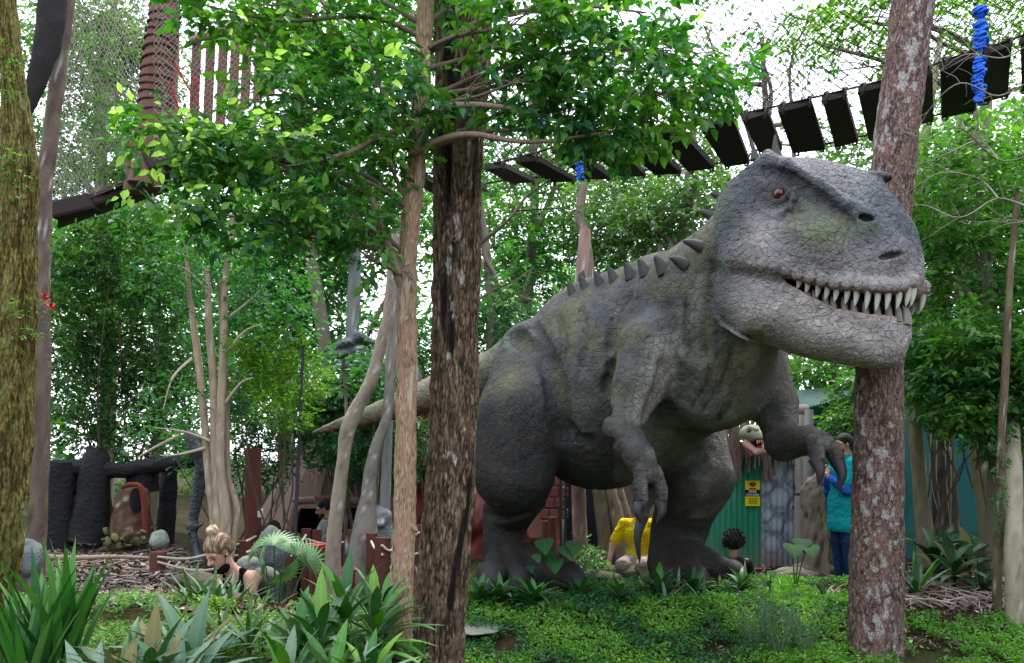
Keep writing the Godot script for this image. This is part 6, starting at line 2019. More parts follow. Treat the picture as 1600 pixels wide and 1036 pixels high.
func build_sculptures():
	var iron := relief(tri(tinted(0.45, 0.5), 3.0), ntex(38, FastNoiseLite.TYPE_SIMPLEX, 0.02, 256, 4), 1.2)
	# black beast: brow, ear-like crest, snout, mane, shoulder and arm
	var t := thing("beast_sculpture", "black horned beast sculpture peering left from the bushes", "sculpture", G(545, 12.2))
	var f := Field.new()
	f.ell(P(548, 552, 12.2), Vector3(0.26, 0.22, 0.28), Basis(Vector3.BACK, 0.25), 0.06)
	f.ell(P(528, 556, 12.0), Vector3(0.2, 0.09, 0.16), Basis(Vector3.BACK, 0.2), 0.05)
	f.ell(P(536, 540, 12.0), Vector3(0.22, 0.07, 0.16), Basis(Vector3.BACK, 0.35), 0.04)
	f.cap(P(530, 545, 12.0), P(560, 527, 12.0), 0.06, 0.08, 0.04)
	f.cap(P(560, 527, 12.0), P(580, 535, 12.1), 0.08, 0.05, 0.04)
	f.cap(P(580, 535, 12.1), P(586, 560, 12.1), 0.05, 0.03, 0.04)
	f.ell(P(563, 540, 11.9), Vector3(0.1, 0.075, 0.1), Basis.IDENTITY, 0.03, true)
	f.ell(P(536, 566, 11.85), Vector3(0.16, 0.05, 0.12), Basis(Vector3.BACK, 0.2), 0.03, true)
	f.ell(P(530, 574, 12.0), Vector3(0.17, 0.06, 0.13), Basis(Vector3.BACK, 0.1), 0.03)
	f.cap(P(570, 580, 12.3), P(620, 600, 12.5), 0.3, 0.36, 0.1)
	f.cap(P(600, 610, 12.4), P(570, 720, 12.4), 0.3, 0.25, 0.15)
	f.cap(P(590, 600, 12.2), P(560, 650, 12.0), 0.14, 0.11, 0.08)
	for k in 9:
		f.cap(P(505 + k * 4, 555 - k * 1.5, 12.0), P(512 + k * 5, 545 - k, 11.95), 0.035, 0.03, 0.02)
	var mb := nets(f, Vector3(-3.6, -0.5, -13.4), Vector3(-0.9, 3.8, -11.4), 0.025)
	for k in mb.v.size():
		mb.c[k] = Color(0.05, 0.053, 0.06).linear_to_srgb()
		var p := mb.v[k]
		mb.v[k] = p + mb.n[k] * 0.014 * noise.get_noise_3d(p.x * 14.0, p.y * 14.0, p.z * 14.0)
	mb.normals()
	part(t, "body", mb.mesh(), iron)
	for q in [[[536, 574, 11.85], [530, 560, 11.75], 0.035], [[552, 570, 11.85], [549, 556, 11.8], 0.03], [[522, 572, 11.9], [519, 560, 11.85], 0.025]]:
		horn(t, "tusk", [P(q[0][0], q[0][1], q[0][2]), P((q[0][0] + q[1][0]) * 0.5 - 1, (q[0][1] + q[1][1]) * 0.5, q[1][2]), P(q[1][0], q[1][1], q[1][2])], q[2], sm(Color(0.3, 0.31, 0.32), 0.5))
	mb = MB.new()
	mb.tint = Color(0.05, 0.053, 0.06).linear_to_srgb()
	mb.tube(curve([P(590, 640, 12.0), P(520, 640, 11.6), P(478, 622, 11.4), P(462, 605, 11.4), P(448, 598, 11.4)], 5), curve([0.12, 0.09, 0.075, 0.06, 0.04], 5), 12, true, 0.02, noise, 1, 1, Vector3(6, 6, 6))
	for k in 3:
		mb.tube(curve([P(462, 606, 11.4), P(448 - k * 3, 600 + k * 10, 11.4), P(442, 610 + k * 12, 11.35)], 4), curve([0.03, 0.024, 0.005], 4), 7)
	part(t, "arm", mb.mesh(), iron)
	# skeletal black leg standing behind the pale stems
	t = thing("skeleton_leg_sculpture", "black skeletal leg sculpture with clawed foot behind the pale stems", "sculpture", G(310, 10.4))
	f = Field.new()
	f.cap(P(296, 680, 10.4), P(308, 705, 10.4), 0.07, 0.1, 0.04)
	f.cap(P(308, 705, 10.4), P(318, 735, 10.4), 0.08, 0.06, 0.03)
	f.cap(P(312, 725, 10.4), P(300, 815, 10.4), 0.05, 0.045, 0.02)
	f.cap(P(322, 730, 10.42), P(304, 812, 10.42), 0.04, 0.04, 0.02)
	f.ell(P(301, 822, 10.4), Vector3(0.08, 0.06, 0.07), Basis.IDENTITY, 0.03)
	f.cap(P(300, 826, 10.4), P(308, 866, 10.35), 0.05, 0.035, 0.03)
	f.cap(P(308, 866, 10.35), P(306, 884, 10.2), 0.035, 0.02, 0.02)
	f.cap(P(306, 860, 10.35), P(318, 880, 10.2), 0.035, 0.02, 0.02)
	f.cap(P(300, 828, 10.4), P(290, 836, 10.3), 0.03, 0.012, 0.02)
	f.cap(P(303, 826, 10.4), P(318, 818, 10.3), 0.03, 0.012, 0.02)
	mb = nets(f, Vector3(-4.2, -0.3, -10.9), Vector3(-3.2, 2.4, -9.9), 0.018)
	for k in mb.v.size(): mb.c[k] = Color(0.045, 0.047, 0.055).linear_to_srgb()
	part(t, "leg", mb.mesh(), iron)
	# a clawed stone foot by the lichened trunk
	t = thing("stone_foot_sculpture", "grey stone claw foot beside the slim grey trunk", "sculpture", G(590, 10.9))
	f = Field.new()
	f.ell(P(594, 806, 11.0), Vector3(0.13, 0.12, 0.14), Basis.IDENTITY, 0.04)
	for k in 3:
		f.cap(P(590 + k * 4, 810, 10.95), P(584 + k * 6, 820, 10.8), 0.045, 0.03, 0.02)
	f.cap(P(594, 806, 11.0), P(600, 900, 11.1), 0.12, 0.2, 0.06)
	mb = nets(f, Vector3(-2.1, -0.3, -11.5), Vector3(-1.2, 1.4, -10.5), 0.018)
	for k in mb.v.size(): mb.c[k] = Color(0.22, 0.24, 0.24).linear_to_srgb()
	part(t, "foot", mb.mesh(), iron)
	# trophy head over the shed door: axes x right, y up, z towards the camera
	var c := P(1178, 692, 11.95)
	t = thing("trophy_head", "small dinosaur head with gaping pink mouth mounted above the shed door", "dinosaur head", c)
	f = Field.new()
	var b := Basis(Vector3.UP, 0.35)
	f.ell(Vector3(-0.02, 0.13, -0.05), Vector3(0.15, 0.11, 0.17), b, 0.04)
	f.cap(Vector3(-0.02, 0.12, 0), Vector3(0.08, 0.07, 0.2), 0.1, 0.075, 0.04)
	f.cap(Vector3(-0.07, 0.2, 0.06), Vector3(0.0, 0.17, 0.16), 0.03, 0.02, 0.02)
	f.cap(Vector3(0.08, 0.2, 0.02), Vector3(0.1, 0.15, 0.14), 0.03, 0.02, 0.02)
	f.ell(Vector3(0.02, -0.02, -0.1), Vector3(0.14, 0.14, 0.08), b, 0.04)
	f.cap(Vector3(-0.1, -0.01, -0.02), Vector3(0.0, -0.13, 0.14), 0.05, 0.034, 0.03)
	f.cap(Vector3(0.1, 0.0, -0.06), Vector3(0.1, -0.11, 0.14), 0.045, 0.03, 0.03)
	f.cap(Vector3(0.0, -0.13, 0.14), Vector3(0.1, -0.11, 0.14), 0.035, 0.032, 0.02)
	f.cap(Vector3(-0.02, -0.12, 0.0), Vector3(0.06, -0.12, 0.1), 0.05, 0.05, 0.04)
	f.ell(Vector3(-0.09, 0.15, 0.09), Vector3(0.03, 0.022, 0.03), b, 0.015, true)
	f.ell(Vector3(0.05, 0.03, 0.16), Vector3(0.06, 0.03, 0.12), b, 0.02, true)
	mb = nets(f, Vector3(-0.3, -0.3, -0.35), Vector3(0.32, 0.36, 0.36), 0.0085)
	for k in mb.v.size():
		var p := mb.v[k]
		var cc := Color(0.22, 0.24, 0.17) if p.y > 0.06 else Color(0.4, 0.24, 0.2)
		if mb.n[k].z < 0.2 and p.y < 0.05: cc = Color(0.35, 0.12, 0.1)
		mb.v[k] = p + mb.n[k] * 0.006 * noise.get_noise_3d(p.x * 45.0, p.y * 45.0, p.z * 45.0)
		mb.c[k] = cc.linear_to_srgb()
	mb.normals()
	part(t, "skull", mb.mesh(), mats.plain, true)
	mb = MB.new()
	mb.ball(Vector3(0.03, -0.03, 0.02), Vector3(0.09, 0.08, 0.05), 12, 8)
	part(t, "throat", mb.mesh(), sm(Color(0.08, 0.02, 0.02), 0.6), true)
	mb = MB.new()
	mb.tube(curve([Vector3(0.03, -0.08, 0.02), Vector3(0.05, -0.07, 0.08), Vector3(0.06, -0.06, 0.13)], 4), curve([0.035, 0.035, 0.015], 4), 10)
	part(t, "tongue", mb.mesh(), sm(Color(0.75, 0.22, 0.22), 0.4), true)
	for k in 14:
		var s := k / 6.0 if k < 7 else (k - 7) / 6.0
		var p := Vector3(-0.01 + 0.15 * s, 0.02 + 0.015 * sin(s * PI), 0.2) if k < 7 else Vector3(0.0 + 0.1 * s, -0.105, 0.155)
		horn(t, "tooth", [p, p + Vector3(0, -0.015 if k < 7 else 0.015, 0.004), p + Vector3(0, -0.04 if k < 7 else 0.035, 0)], 0.008, sm(Color(0.8, 0.76, 0.66), 0.4), 6, true)
	mb = MB.new()
	mb.ball(Vector3(-0.09, 0.152, 0.085), Vector3(0.022, 0.018, 0.02), 10, 8)
	part(t, "eye", mb.mesh(), sm(Color(0.12, 0.1, 0.06), 0.2, 0.6), true)

# ---------- people: x is where they face, y up, z to their right; H stands for body height over 1.72 ----------
func limb(f: Field, ps: Array, rs: Array, k := 0.03) -> void:
	f.chain(ps, rs, k)

func paint(mb: MB, c: Color, vary := 0.0) -> void:
	for k in mb.v.size():
		var p := mb.v[k]
		if vary > 0.11: mb.v[k] = p + mb.n[k] * 0.012 * (pow(1.0 - absf(noise.get_noise_3d(p.x * 5.0 + p.y * 3.0, p.y * 7.0, p.z * 5.0)), 3.0) - 0.5)
		var e := c * (1.0 + vary * noise.get_noise_3d(p.x * 9.0, p.y * 9.0, p.z * 9.0))
		e.a = 1.0
		mb.c[k] = e.linear_to_srgb()
	if vary > 0.11: mb.normals()

# hand with four bent fingers and a thumb: wrist w, direction of the hand, side of the thumb
func hand(f: Field, w: Vector3, dir: Vector3, thumb: Vector3, curl: float, palm_down: Vector3) -> void:
	var across := thumb
	f.cap(w, w + dir * 0.045, 0.024, 0.03, 0.015)
	for k in 4:
		var o := across * (0.03 - 0.02 * k)
		var l: float = [0.07, 0.078, 0.072, 0.056][k]
		var a := w + dir * 0.075 + o
		var d1 := (dir + palm_down * curl * 0.5).normalized()
		var d2 := (dir + palm_down * curl * 1.6).normalized()
		f.cap(w + dir * 0.035 + o * 0.7, a, 0.012, 0.0105, 0.008)
		f.cap(a, a + d1 * l * 0.5, 0.0098, 0.009, 0.004)
		f.cap(a + d1 * l * 0.5, a + d1 * l * 0.5 + d2 * l * 0.5, 0.009, 0.0078, 0.004)
	var t0 := w + dir * 0.02 + across * 0.026
	f.cap(t0, t0 + (dir * 0.5 + across * 0.7).normalized() * 0.035, 0.013, 0.011, 0.008)
	f.cap(t0 + (dir * 0.5 + across * 0.7).normalized() * 0.035, t0 + (dir * 0.5 + across * 0.7).normalized() * 0.035 + (dir + palm_down * 0.4).normalized() * 0.03, 0.011, 0.009, 0.004)

# head at c with basis b (x forward)
func head_mesh(c: Vector3, b: Basis, skin: Color, cell: float, neck := Vector3(-0.05, -0.14, 0)) -> MB:
	var f := Field.new()
	f.ell(c + b * Vector3(-0.012, 0.035, 0), Vector3(0.096, 0.088, 0.074), b, 0.03)
	f.ell(c + b * Vector3(0.03, -0.03, 0), Vector3(0.06, 0.075, 0.056), b, 0.03)
	f.ell(c + b * Vector3(0.058, -0.088, 0), Vector3(0.026, 0.02, 0.026), b, 0.025)
	f.cap(c + b * Vector3(0.086, 0.02, 0), c + b * Vector3(0.112, -0.022, 0), 0.008, 0.0135, 0.012)
	f.ell(c + b * Vector3(0.094, -0.024, 0.012), Vector3(0.012, 0.009, 0.009), b, 0.008)
	f.ell(c + b * Vector3(0.094, -0.024, -0.012), Vector3(0.012, 0.009, 0.009), b, 0.008)
	f.cap(c + b * Vector3(0.083, -0.052, -0.018), c + b * Vector3(0.083, -0.052, 0.018), 0.0075, 0.0075, 0.006)
	f.cap(c + b * Vector3(0.08, -0.063, -0.015), c + b * Vector3(0.08, -0.063, 0.015), 0.0085, 0.0085, 0.006)
	f.cap(c + b * Vector3(-0.02, -0.04, 0), c + b * neck, 0.05, 0.052, 0.03)
	for s in [1.0, -1.0]:
		f.cap(c + b * Vector3(0.084, 0.022, 0.012 * s), c + b * Vector3(0.066, 0.026, 0.05 * s), 0.012, 0.012, 0.012)
		f.ell(c + b * Vector3(0.092, 0.003, 0.033 * s), Vector3(0.02, 0.012, 0.017), b, 0.01, true)
		f.ell(c + b * Vector3(0.07, 0.002, 0.033 * s), Vector3(0.0125, 0.0125, 0.0125), b, 0.004)
		f.ell(c + b * Vector3(-0.008, 0.0, 0.076 * s), Vector3(0.02, 0.032, 0.009), b * Basis(Vector3.UP, -0.35 * s), 0.006)
		f.ell(c + b * Vector3(-0.003, 0.002, 0.085 * s), Vector3(0.009, 0.018, 0.006), b, 0.004, true)
	var mb := nets(f, c - Vector3.ONE * 0.22, c + Vector3.ONE * 0.2, cell)
	for k in mb.v.size():
		var q := b.inverse() * (mb.v[k] - c)
		var e := skin * (1.0 + 0.08 * noise.get_noise_3d(q.x * 40.0, q.y * 40.0, q.z * 40.0))
		if q.x > 0.07 and absf(q.y + 0.057) < 0.0085 and absf(q.z) < 0.024: e = e.lerp(Color(0.42, 0.13, 0.12), 0.7)
		if q.x > 0.05 and absf(q.y - 0.029) < 0.0065 and absf(q.z) > 0.012 and absf(q.z) < 0.052: e = e.lerp(Color(0.06, 0.04, 0.03), 0.75)
		if (q - Vector3(0.0795, 0.002, 0.033 * signf(q.z))).length() < 0.0085: e = Color(0.05, 0.035, 0.03)
		elif (q - Vector3(0.073, 0.002, 0.033 * signf(q.z))).length() < 0.0135: e = e.lerp(Color(0.12, 0.07, 0.06), 0.6)
		e.a = 1.0
		mb.c[k] = e.linear_to_srgb()
	return mb

func hair_cap(c: Vector3, b: Basis, grow: float, low: float) -> Field:
	var f := Field.new()
	f.ell(c + b * Vector3(-0.018, 0.045, 0), Vector3(0.098 + grow, 0.09 + grow, 0.078 + grow), b, 0.02)
	f.ell(c + b * Vector3(-0.04, 0.0, 0), Vector3(0.076 + grow, 0.08 + grow, 0.074 + grow), b, 0.03)
	f.ell(c + b * Vector3(0.11, -0.03, 0), Vector3(0.1, 0.095, 0.12), b, 0.02, true)
	f.ell(c + b * Vector3(-0.01, low, 0), Vector3(0.2, 0.05, 0.2), b, 0.02, true)
	for s in [1.0, -1.0]:
		f.ell(c + b * Vector3(0.0, -0.005, 0.09 * s), Vector3(0.03, 0.035, 0.03), b, 0.012, true)
	return f

func at_feet(o: Node3D, mb: MB, nm: String, m: Material) -> MeshInstance3D:
	return part(o, nm, mb.mesh(), m, true)

func standing_legs(f: Field, h: float, r := 1.0) -> void:
	for s in [1.0, -1.0]:
		f.chain([Vector3(0, 0.9, 0.085 * s) * h, Vector3(0.02, 0.5, 0.1 * s) * h, Vector3(-0.01, 0.09, 0.105 * s) * h], [0.09 * r, 0.062 * r, 0.042 * r], 0.03)

func feet(f: Field, h: float) -> void:
	for s in [1.0, -1.0]:
		f.cap(Vector3(-0.03, 0.045, 0.105 * s) * h, Vector3(0.14, 0.03, 0.115 * s) * h, 0.042, 0.03, 0.02)

func torso(f: Field, h: float, r := 1.0) -> void:
	f.cap(Vector3(0, 0.95, -0.07) * h, Vector3(0, 0.95, 0.07) * h, 0.115 * r, 0.115 * r, 0.06)
	f.cap(Vector3(0.01, 1.12, -0.05) * h, Vector3(0.01, 1.12, 0.05) * h, 0.11 * r, 0.11 * r, 0.08)
	f.cap(Vector3(0.005, 1.29, -0.085) * h, Vector3(0.005, 1.29, 0.085) * h, 0.115 * r, 0.115 * r, 0.08)
	f.cap(Vector3(-0.01, 1.4, -0.14) * h, Vector3(-0.01, 1.4, 0.14) * h, 0.06 * r, 0.06 * r, 0.06)
	f.cap(Vector3(-0.02, 1.38, 0) * h, Vector3(-0.005, 1.5, 0) * h, 0.065, 0.055, 0.04)

func build_people():
	var skin_m := tinted(0.5, 0.4)
	skin_m.subsurf_scatter_enabled = true
	skin_m.subsurf_scatter_strength = 0.08
	var cloth := relief(tri(tinted(0.9, 0.2), 5.0), ntex(58, FastNoiseLite.TYPE_SIMPLEX, 0.02, 256, 3), 1.0)
	var hair_m := relief(tri(tinted(0.55, 0.4), 14.0), ntex(59, FastNoiseLite.TYPE_SIMPLEX, 0.05, 256, 3), 0.5)
	hair_m.uv1_scale = Vector3(30, 6, 30)
	var tan_skin := Color(0.42, 0.24, 0.17)
	# --- the man with the phone, facing left
	var o := thing("person", "standing man in grey t-shirt and blue patterned shorts holding a phone by the hut", "person", Vector3(P(509, 900, 11.9).x, -0.63, -11.9))
	o.rotation.y = PI + 0.15
	var sh := Vector3(0.0, 1.39, 0.18)
	var el := [Vector3(0.1, 1.12, 0.2), Vector3(0.12, 1.13, -0.2)]
	var wr := [Vector3(0.33, 1.2, 0.05), Vector3(0.34, 1.17, -0.06)]
	var f := Field.new()
	torso(f, 1.0)
	standing_legs(f, 1.0)
	feet(f, 1.0)
	for k in 2:
		var z := 1.0 if k == 0 else -1.0
		f.chain([sh * Vector3(1, 1, z), el[k], wr[k]], [0.055, 0.042, 0.028], 0.03)
	var body := nets(f, Vector3(-0.4, -0.05, -0.4), Vector3(0.5, 1.6, 0.4), 0.012)
	paint(body, tan_skin, 0.1)
	var hb := Basis(Vector3(0, 0, 1), -0.3)
	var hc := Vector3(0.02, 1.6, 0)
	body.put(head_mesh(hc, hb, tan_skin, 0.006), Transform3D())
	f = Field.new()
	hand(f, wr[0], Vector3(0.8, 0.5, -0.3).normalized(), Vector3(-0.4, 0.8, 0.2).normalized(), 0.9, Vector3(0.2, 0.3, -0.9).normalized())
	hand(f, wr[1], Vector3(0.85, 0.45, 0.3).normalized(), Vector3(-0.4, 0.8, -0.2).normalized(), 0.9, Vector3(0.2, 0.3, 0.9).normalized())
	var hm := nets(f, Vector3(0.25, 1.1, -0.2), Vector3(0.55, 1.4, 0.2), 0.004)
	paint(hm, tan_skin, 0.05)
	body.put(hm, Transform3D())
	at_feet(o, body, "body", skin_m)
	f = hair_cap(hc, hb, 0.006, -0.075)
	hm = nets(f, hc - Vector3.ONE * 0.2, hc + Vector3.ONE * 0.2, 0.007)
	paint(hm, Color(0.018, 0.015, 0.014))
	at_feet(o, hm, "hair", hair_m)
	f = Field.new()
	f.ell(hc + hb * Vector3(0.045, -0.07, 0), Vector3(0.056, 0.052, 0.06), hb, 0.02)
	f.ell(hc + hb * Vector3(0.1, -0.035, 0), Vector3(0.04, 0.03, 0.04), hb, 0.01, true)
	hm = nets(f, hc - Vector3.ONE * 0.2, hc + Vector3.ONE * 0.2, 0.007)
	paint(hm, Color(0.02, 0.016, 0.014))
	at_feet(o, hm, "beard", hair_m)
	f = Field.new()
	torso(f, 1.0, 1.12)
	for k in 2:
		var z := 1.0 if k == 0 else -1.0
		f.chain([sh * Vector3(1, 1, z), (sh * Vector3(1, 1, z)).lerp(el[k], 0.62)], [0.073, 0.068], 0.03)
	f.ell(Vector3(0, 1.53, 0), Vector3(0.2, 0.075, 0.1), Basis.IDENTITY, 0.01, true)
	f.ell(Vector3(0, 0.78, 0), Vector3(0.3, 0.1, 0.3), Basis.IDENTITY, 0.01, true)
	hm = nets(f, Vector3(-0.4, 0.75, -0.4), Vector3(0.4, 1.6, 0.4), 0.012)
	paint(hm, Color(0.3, 0.34, 0.35), 0.2)
	at_feet(o, hm, "shirt", cloth)
	f = Field.new()
	for s in [1.0, -1.0]: f.chain([Vector3(0, 0.92, 0.07 * s), Vector3(0.02, 0.52, 0.105 * s)], [0.115, 0.1], 0.04)
	f.ell(Vector3(0.02, 0.42, 0), Vector3(0.4, 0.09, 0.4), Basis.IDENTITY, 0.01, true)
	hm = nets(f, Vector3(-0.3, 0.4, -0.4), Vector3(0.3, 1.1, 0.4), 0.012)
	for k in hm.v.size():
		var p := hm.v[k]
		hm.c[k] = Color(0.03, 0.12, 0.45).lerp(Color(0.25, 0.5, 0.75), clampf(noise.get_noise_3d(p.x * 22.0, p.y * 22.0, p.z * 22.0) * 4.0, 0, 1)).linear_to_srgb()
	at_feet(o, hm, "shorts", cloth)
	f = Field.new()
	f.ell(Vector3(-0.2, 1.18, 0), Vector3(0.11, 0.24, 0.15), Basis.IDENTITY, 0.04)
	f.ell(Vector3(-0.27, 1.08, 0), Vector3(0.06, 0.12, 0.11), Basis.IDENTITY, 0.03)
	for s in [1.0, -1.0]: f.chain([Vector3(-0.14, 1.36, 0.1 * s), Vector3(0.0, 1.47, 0.11 * s), Vector3(0.12, 1.34, 0.12 * s), Vector3(0.1, 1.1, 0.13 * s), Vector3(-0.1, 1.02, 0.13 * s)], [0.02, 0.018, 0.016, 0.016, 0.016], 0.01)
	hm = nets(f, Vector3(-0.45, 0.8, -0.3), Vector3(0.25, 1.55, 0.3), 0.011)
	paint(hm, Color(0.03, 0.03, 0.034), 0.2)
	at_feet(o, hm, "backpack", cloth)
	var ph := MB.new()
	ph.box(Transform3D(Basis(Vector3(0, 0, 1), 0.9), Vector3(0.46, 1.29, 0.0)), Vector3(0.15, 0.01, 0.072), 0.003)
	var phone := solo("mobile_phone", "slim dark mobile phone held up by the man at the hut", "phone", ph.mesh(), sm(Color(0.12, 0.12, 0.13), 0.3, 0.5))
	phone.transform = Transform3D(Basis(Vector3.UP, o.rotation.y), o.position)

	# --- the crouching woman with a bun, bent forward to the left
	o = thing("person", "crouching woman with fair hair in a bun, head bowed, in a black top", "person", Vector3(P(392, 900, 6.9).x, 0.0, -6.9))
	o.rotation.y = PI + 0.95
	var fair := Color(0.56, 0.3, 0.24)
	f = Field.new()
	# hips low, back leaning forward, neck and shoulders
	var hips := Vector3(-0.2, 0.32, 0)
	var chest := Vector3(0.08, 0.6, 0)
	var nb := Vector3(0.16, 0.77, 0)
	f.cap(hips + Vector3(0, 0, -0.07), hips + Vector3(0, 0, 0.07), 0.125, 0.125, 0.06)
	f.cap(hips, chest, 0.12, 0.125, 0.08)
	f.cap(chest + Vector3(0, 0, -0.07), chest + Vector3(0, 0, 0.07), 0.11, 0.11, 0.06)
	f.cap(nb + Vector3(-0.05, -0.03, -0.15), nb + Vector3(-0.05, -0.03, 0.15), 0.052, 0.052, 0.05)
	f.cap(nb + Vector3(-0.03, -0.03, 0), nb + Vector3(0.07, 0.075, 0), 0.06, 0.05, 0.04)
	for s in [1.0, -1.0]:
		f.chain([nb + Vector3(-0.05, -0.04, 0.17 * s), Vector3(0.22, 0.45, 0.2 * s), Vector3(0.4, 0.34, 0.1 * s)], [0.048, 0.04, 0.026], 0.03)
		f.chain([hips + Vector3(0, 0, 0.09 * s), Vector3(0.2, 0.38, 0.13 * s), Vector3(-0.02, 0.06, 0.12 * s)], [0.085, 0.06, 0.04], 0.03)
		f.cap(Vector3(-0.05, 0.04, 0.12 * s), Vector3(0.12, 0.03, 0.13 * s), 0.04, 0.028, 0.02)
	body = nets(f, Vector3(-0.5, -0.05, -0.4), Vector3(0.6, 0.95, 0.4), 0.012)
	paint(body, fair, 0.08)
	hb = Basis(Vector3(0, 0, 1), -0.62)
	hc = Vector3(0.29, 0.93, 0)
	body.put(head_mesh(hc, hb, fair, 0.004, hb.inverse() * (nb + Vector3(0.05, 0.05, 0) - hc)), Transform3D())
	f = Field.new()
	for s in [1.0, -1.0]:
		hand(f, Vector3(0.4, 0.34, 0.1 * s), Vector3(0.8, -0.5, -0.2 * s).normalized(), Vector3(0.3, 0.3, -0.8 * s).normalized(), 0.6, Vector3(-0.3, -0.8, 0))
	hm = nets(f, Vector3(0.3, 0.1, -0.2), Vector3(0.6, 0.5, 0.2), 0.004)
	paint(hm, fair, 0.05)
	body.put(hm, Transform3D())
	at_feet(o, body, "body", skin_m)
	f = hair_cap(hc, hb, 0.009, -0.09)
	var bun := hc + hb * Vector3(-0.05, 0.155, 0)
	f.ell(bun, Vector3(0.042, 0.036, 0.045), hb, 0.02)
	for k in 6: f.cap(bun + hb * Vector3(cos(k * 1.05) * 0.03, 0.01, sin(k * 1.05) * 0.033), bun + hb * Vector3(cos(k * 1.05 + 1.2) * 0.028, 0.026, sin(k * 1.05 + 1.2) * 0.03), 0.017, 0.015, 0.006)
	hm = nets(f, hc - Vector3.ONE * 0.25, hc + Vector3.ONE * 0.28, 0.005)
	for k in hm.v.size():
		var q := hb.inverse() * (hm.v[k] - hc)
		var str_ := noise.get_noise_3d(q.z * 70.0 + q.x * 25.0, q.y * 9.0, q.z * 40.0)
		hm.v[k] += hm.n[k] * 0.003 * str_
		var e := Color(0.1, 0.062, 0.04).lerp(Color(0.44, 0.33, 0.24), clampf(0.2 + str_ * 1.3 + (q.y - 0.08) * 6.0, 0, 1))
		e.a = 1.0
		hm.c[k] = e.linear_to_srgb()
	hm.normals()
	var hr := at_feet(o, hm, "hair", mats.plain)
	# loose strands
	var mb := MB.new()
	mb.tint = Color(0.5, 0.38, 0.28).linear_to_srgb()
	for k in 26:
		var a := hc + hb * Vector3(-0.09 + rng.randf() * 0.06, rng.randf_range(-0.04, 0.1), rng.randf_range(-0.07, 0.07))
		var b := a + Vector3(rng.randf_range(-0.09, 0.0), rng.randf_range(-0.03, 0.06), rng.randf_range(-0.02, 0.02))
		strand(mb, a, b, 0.0008)
	part(hr, "loose_strand", mb.mesh(), mats.plain, true)
	# black top and black mask pulled to the chin
	f = Field.new()
	f.cap(hips + Vector3(0, 0, -0.07), hips + Vector3(0, 0, 0.07), 0.135, 0.135, 0.06)
	f.cap(hips, chest, 0.132, 0.138, 0.08)
	f.cap(chest + Vector3(0.0, 0, -0.07), chest + Vector3(0.0, 0, 0.07), 0.122, 0.122, 0.06)
	for s in [1.0, -1.0]: f.chain([chest + Vector3(0.08, 0.08, 0.09 * s), nb + Vector3(0.0, 0.025, 0.1 * s), nb + Vector3(-0.1, -0.02, 0.1 * s)], [0.025, 0.018, 0.02], 0.02)
	hm = nets(f, Vector3(-0.5, 0.1, -0.35), Vector3(0.4, 0.9, 0.35), 0.012)
	paint(hm, Color(0.012, 0.012, 0.014))
	at_feet(o, hm, "top", cloth)
	f = Field.new()
	f.ell(hc + hb * Vector3(0.04, -0.11, 0), Vector3(0.06, 0.045, 0.062), hb, 0.02)
	f.ell(hc + hb * Vector3(0.1, -0.065, 0), Vector3(0.05, 0.028, 0.05), hb, 0.01, true)
	for s in [1.0, -1.0]: f.chain([hc + hb * Vector3(0.05, -0.09, 0.055 * s), hc + hb * Vector3(0.02, -0.03, 0.078 * s), hc + hb * Vector3(-0.008, 0.02, 0.086 * s)], [0.004, 0.0035, 0.0035], 0.004)
	hm = nets(f, hc - Vector3.ONE * 0.22, hc + Vector3.ONE * 0.2, 0.005)
	paint(hm, Color(0.01, 0.01, 0.012))
	at_feet(o, hm, "face_mask", cloth)
	f = Field.new()
	for s in [1.0, -1.0]: f.chain([hips + Vector3(0, 0, 0.09 * s), Vector3(0.2, 0.38, 0.13 * s), Vector3(0.0, 0.09, 0.12 * s)], [0.105, 0.072, 0.055], 0.03)
	hm = nets(f, Vector3(-0.5, 0.0, -0.4), Vector3(0.4, 0.6, 0.4), 0.014)
	paint(hm, Color(0.02, 0.02, 0.024))
	at_feet(o, hm, "trousers", cloth)

	# --- the person in turquoise, facing left with arms raised
	o = thing("person", "person in turquoise jacket with blue sleeve standing left of the big reddish trunk", "person", Vector3(P(1320, 900, 10.1).x, ground_y(P(1320, 900, 10.1).x, -10.1), -10.1))
	o.scale = Vector3.ONE * 0.95
	o.rotation.y = PI + 0.25
	var pink := Color(0.55, 0.3, 0.25)
	el = [Vector3(0.06, 1.05, 0.22), Vector3(0.1, 1.08, -0.2)]
	wr = [Vector3(0.16, 1.26, 0.1), Vector3(0.26, 1.24, -0.06)]
	f = Field.new()
	torso(f, 1.0)
	standing_legs(f, 1.0)
	for k in 2: f.chain([sh * Vector3(1, 1, 1.0 if k == 0 else -1.0), el[k], wr[k]], [0.055, 0.042, 0.028], 0.03)
	body = nets(f, Vector3(-0.4, -0.05, -0.4), Vector3(0.5, 1.6, 0.4), 0.012)
	paint(body, pink, 0.1)
	hb = Basis(Vector3(0, 0, 1), -0.1)
	hc = Vector3(0.02, 1.61, 0)
	body.put(head_mesh(hc, hb, pink, 0.0065), Transform3D())
	f = Field.new()
	hand(f, wr[0], Vector3(0.6, 0.7, -0.3).normalized(), Vector3(-0.6, 0.6, 0.2).normalized(), 0.9, Vector3(0.2, 0.3, -0.9))
	hand(f, wr[1], Vector3(0.6, 0.7, 0.3).normalized(), Vector3(-0.6, 0.6, -0.2).normalized(), 0.9, Vector3(0.2, 0.3, 0.9))
	hm = nets(f, Vector3(0.05, 1.15, -0.25), Vector3(0.45, 1.5, 0.25), 0.004)
	paint(hm, pink, 0.05)
	body.put(hm, Transform3D())
	at_feet(o, body, "body", skin_m)
	f = hair_cap(hc, hb, 0.006, -0.075)
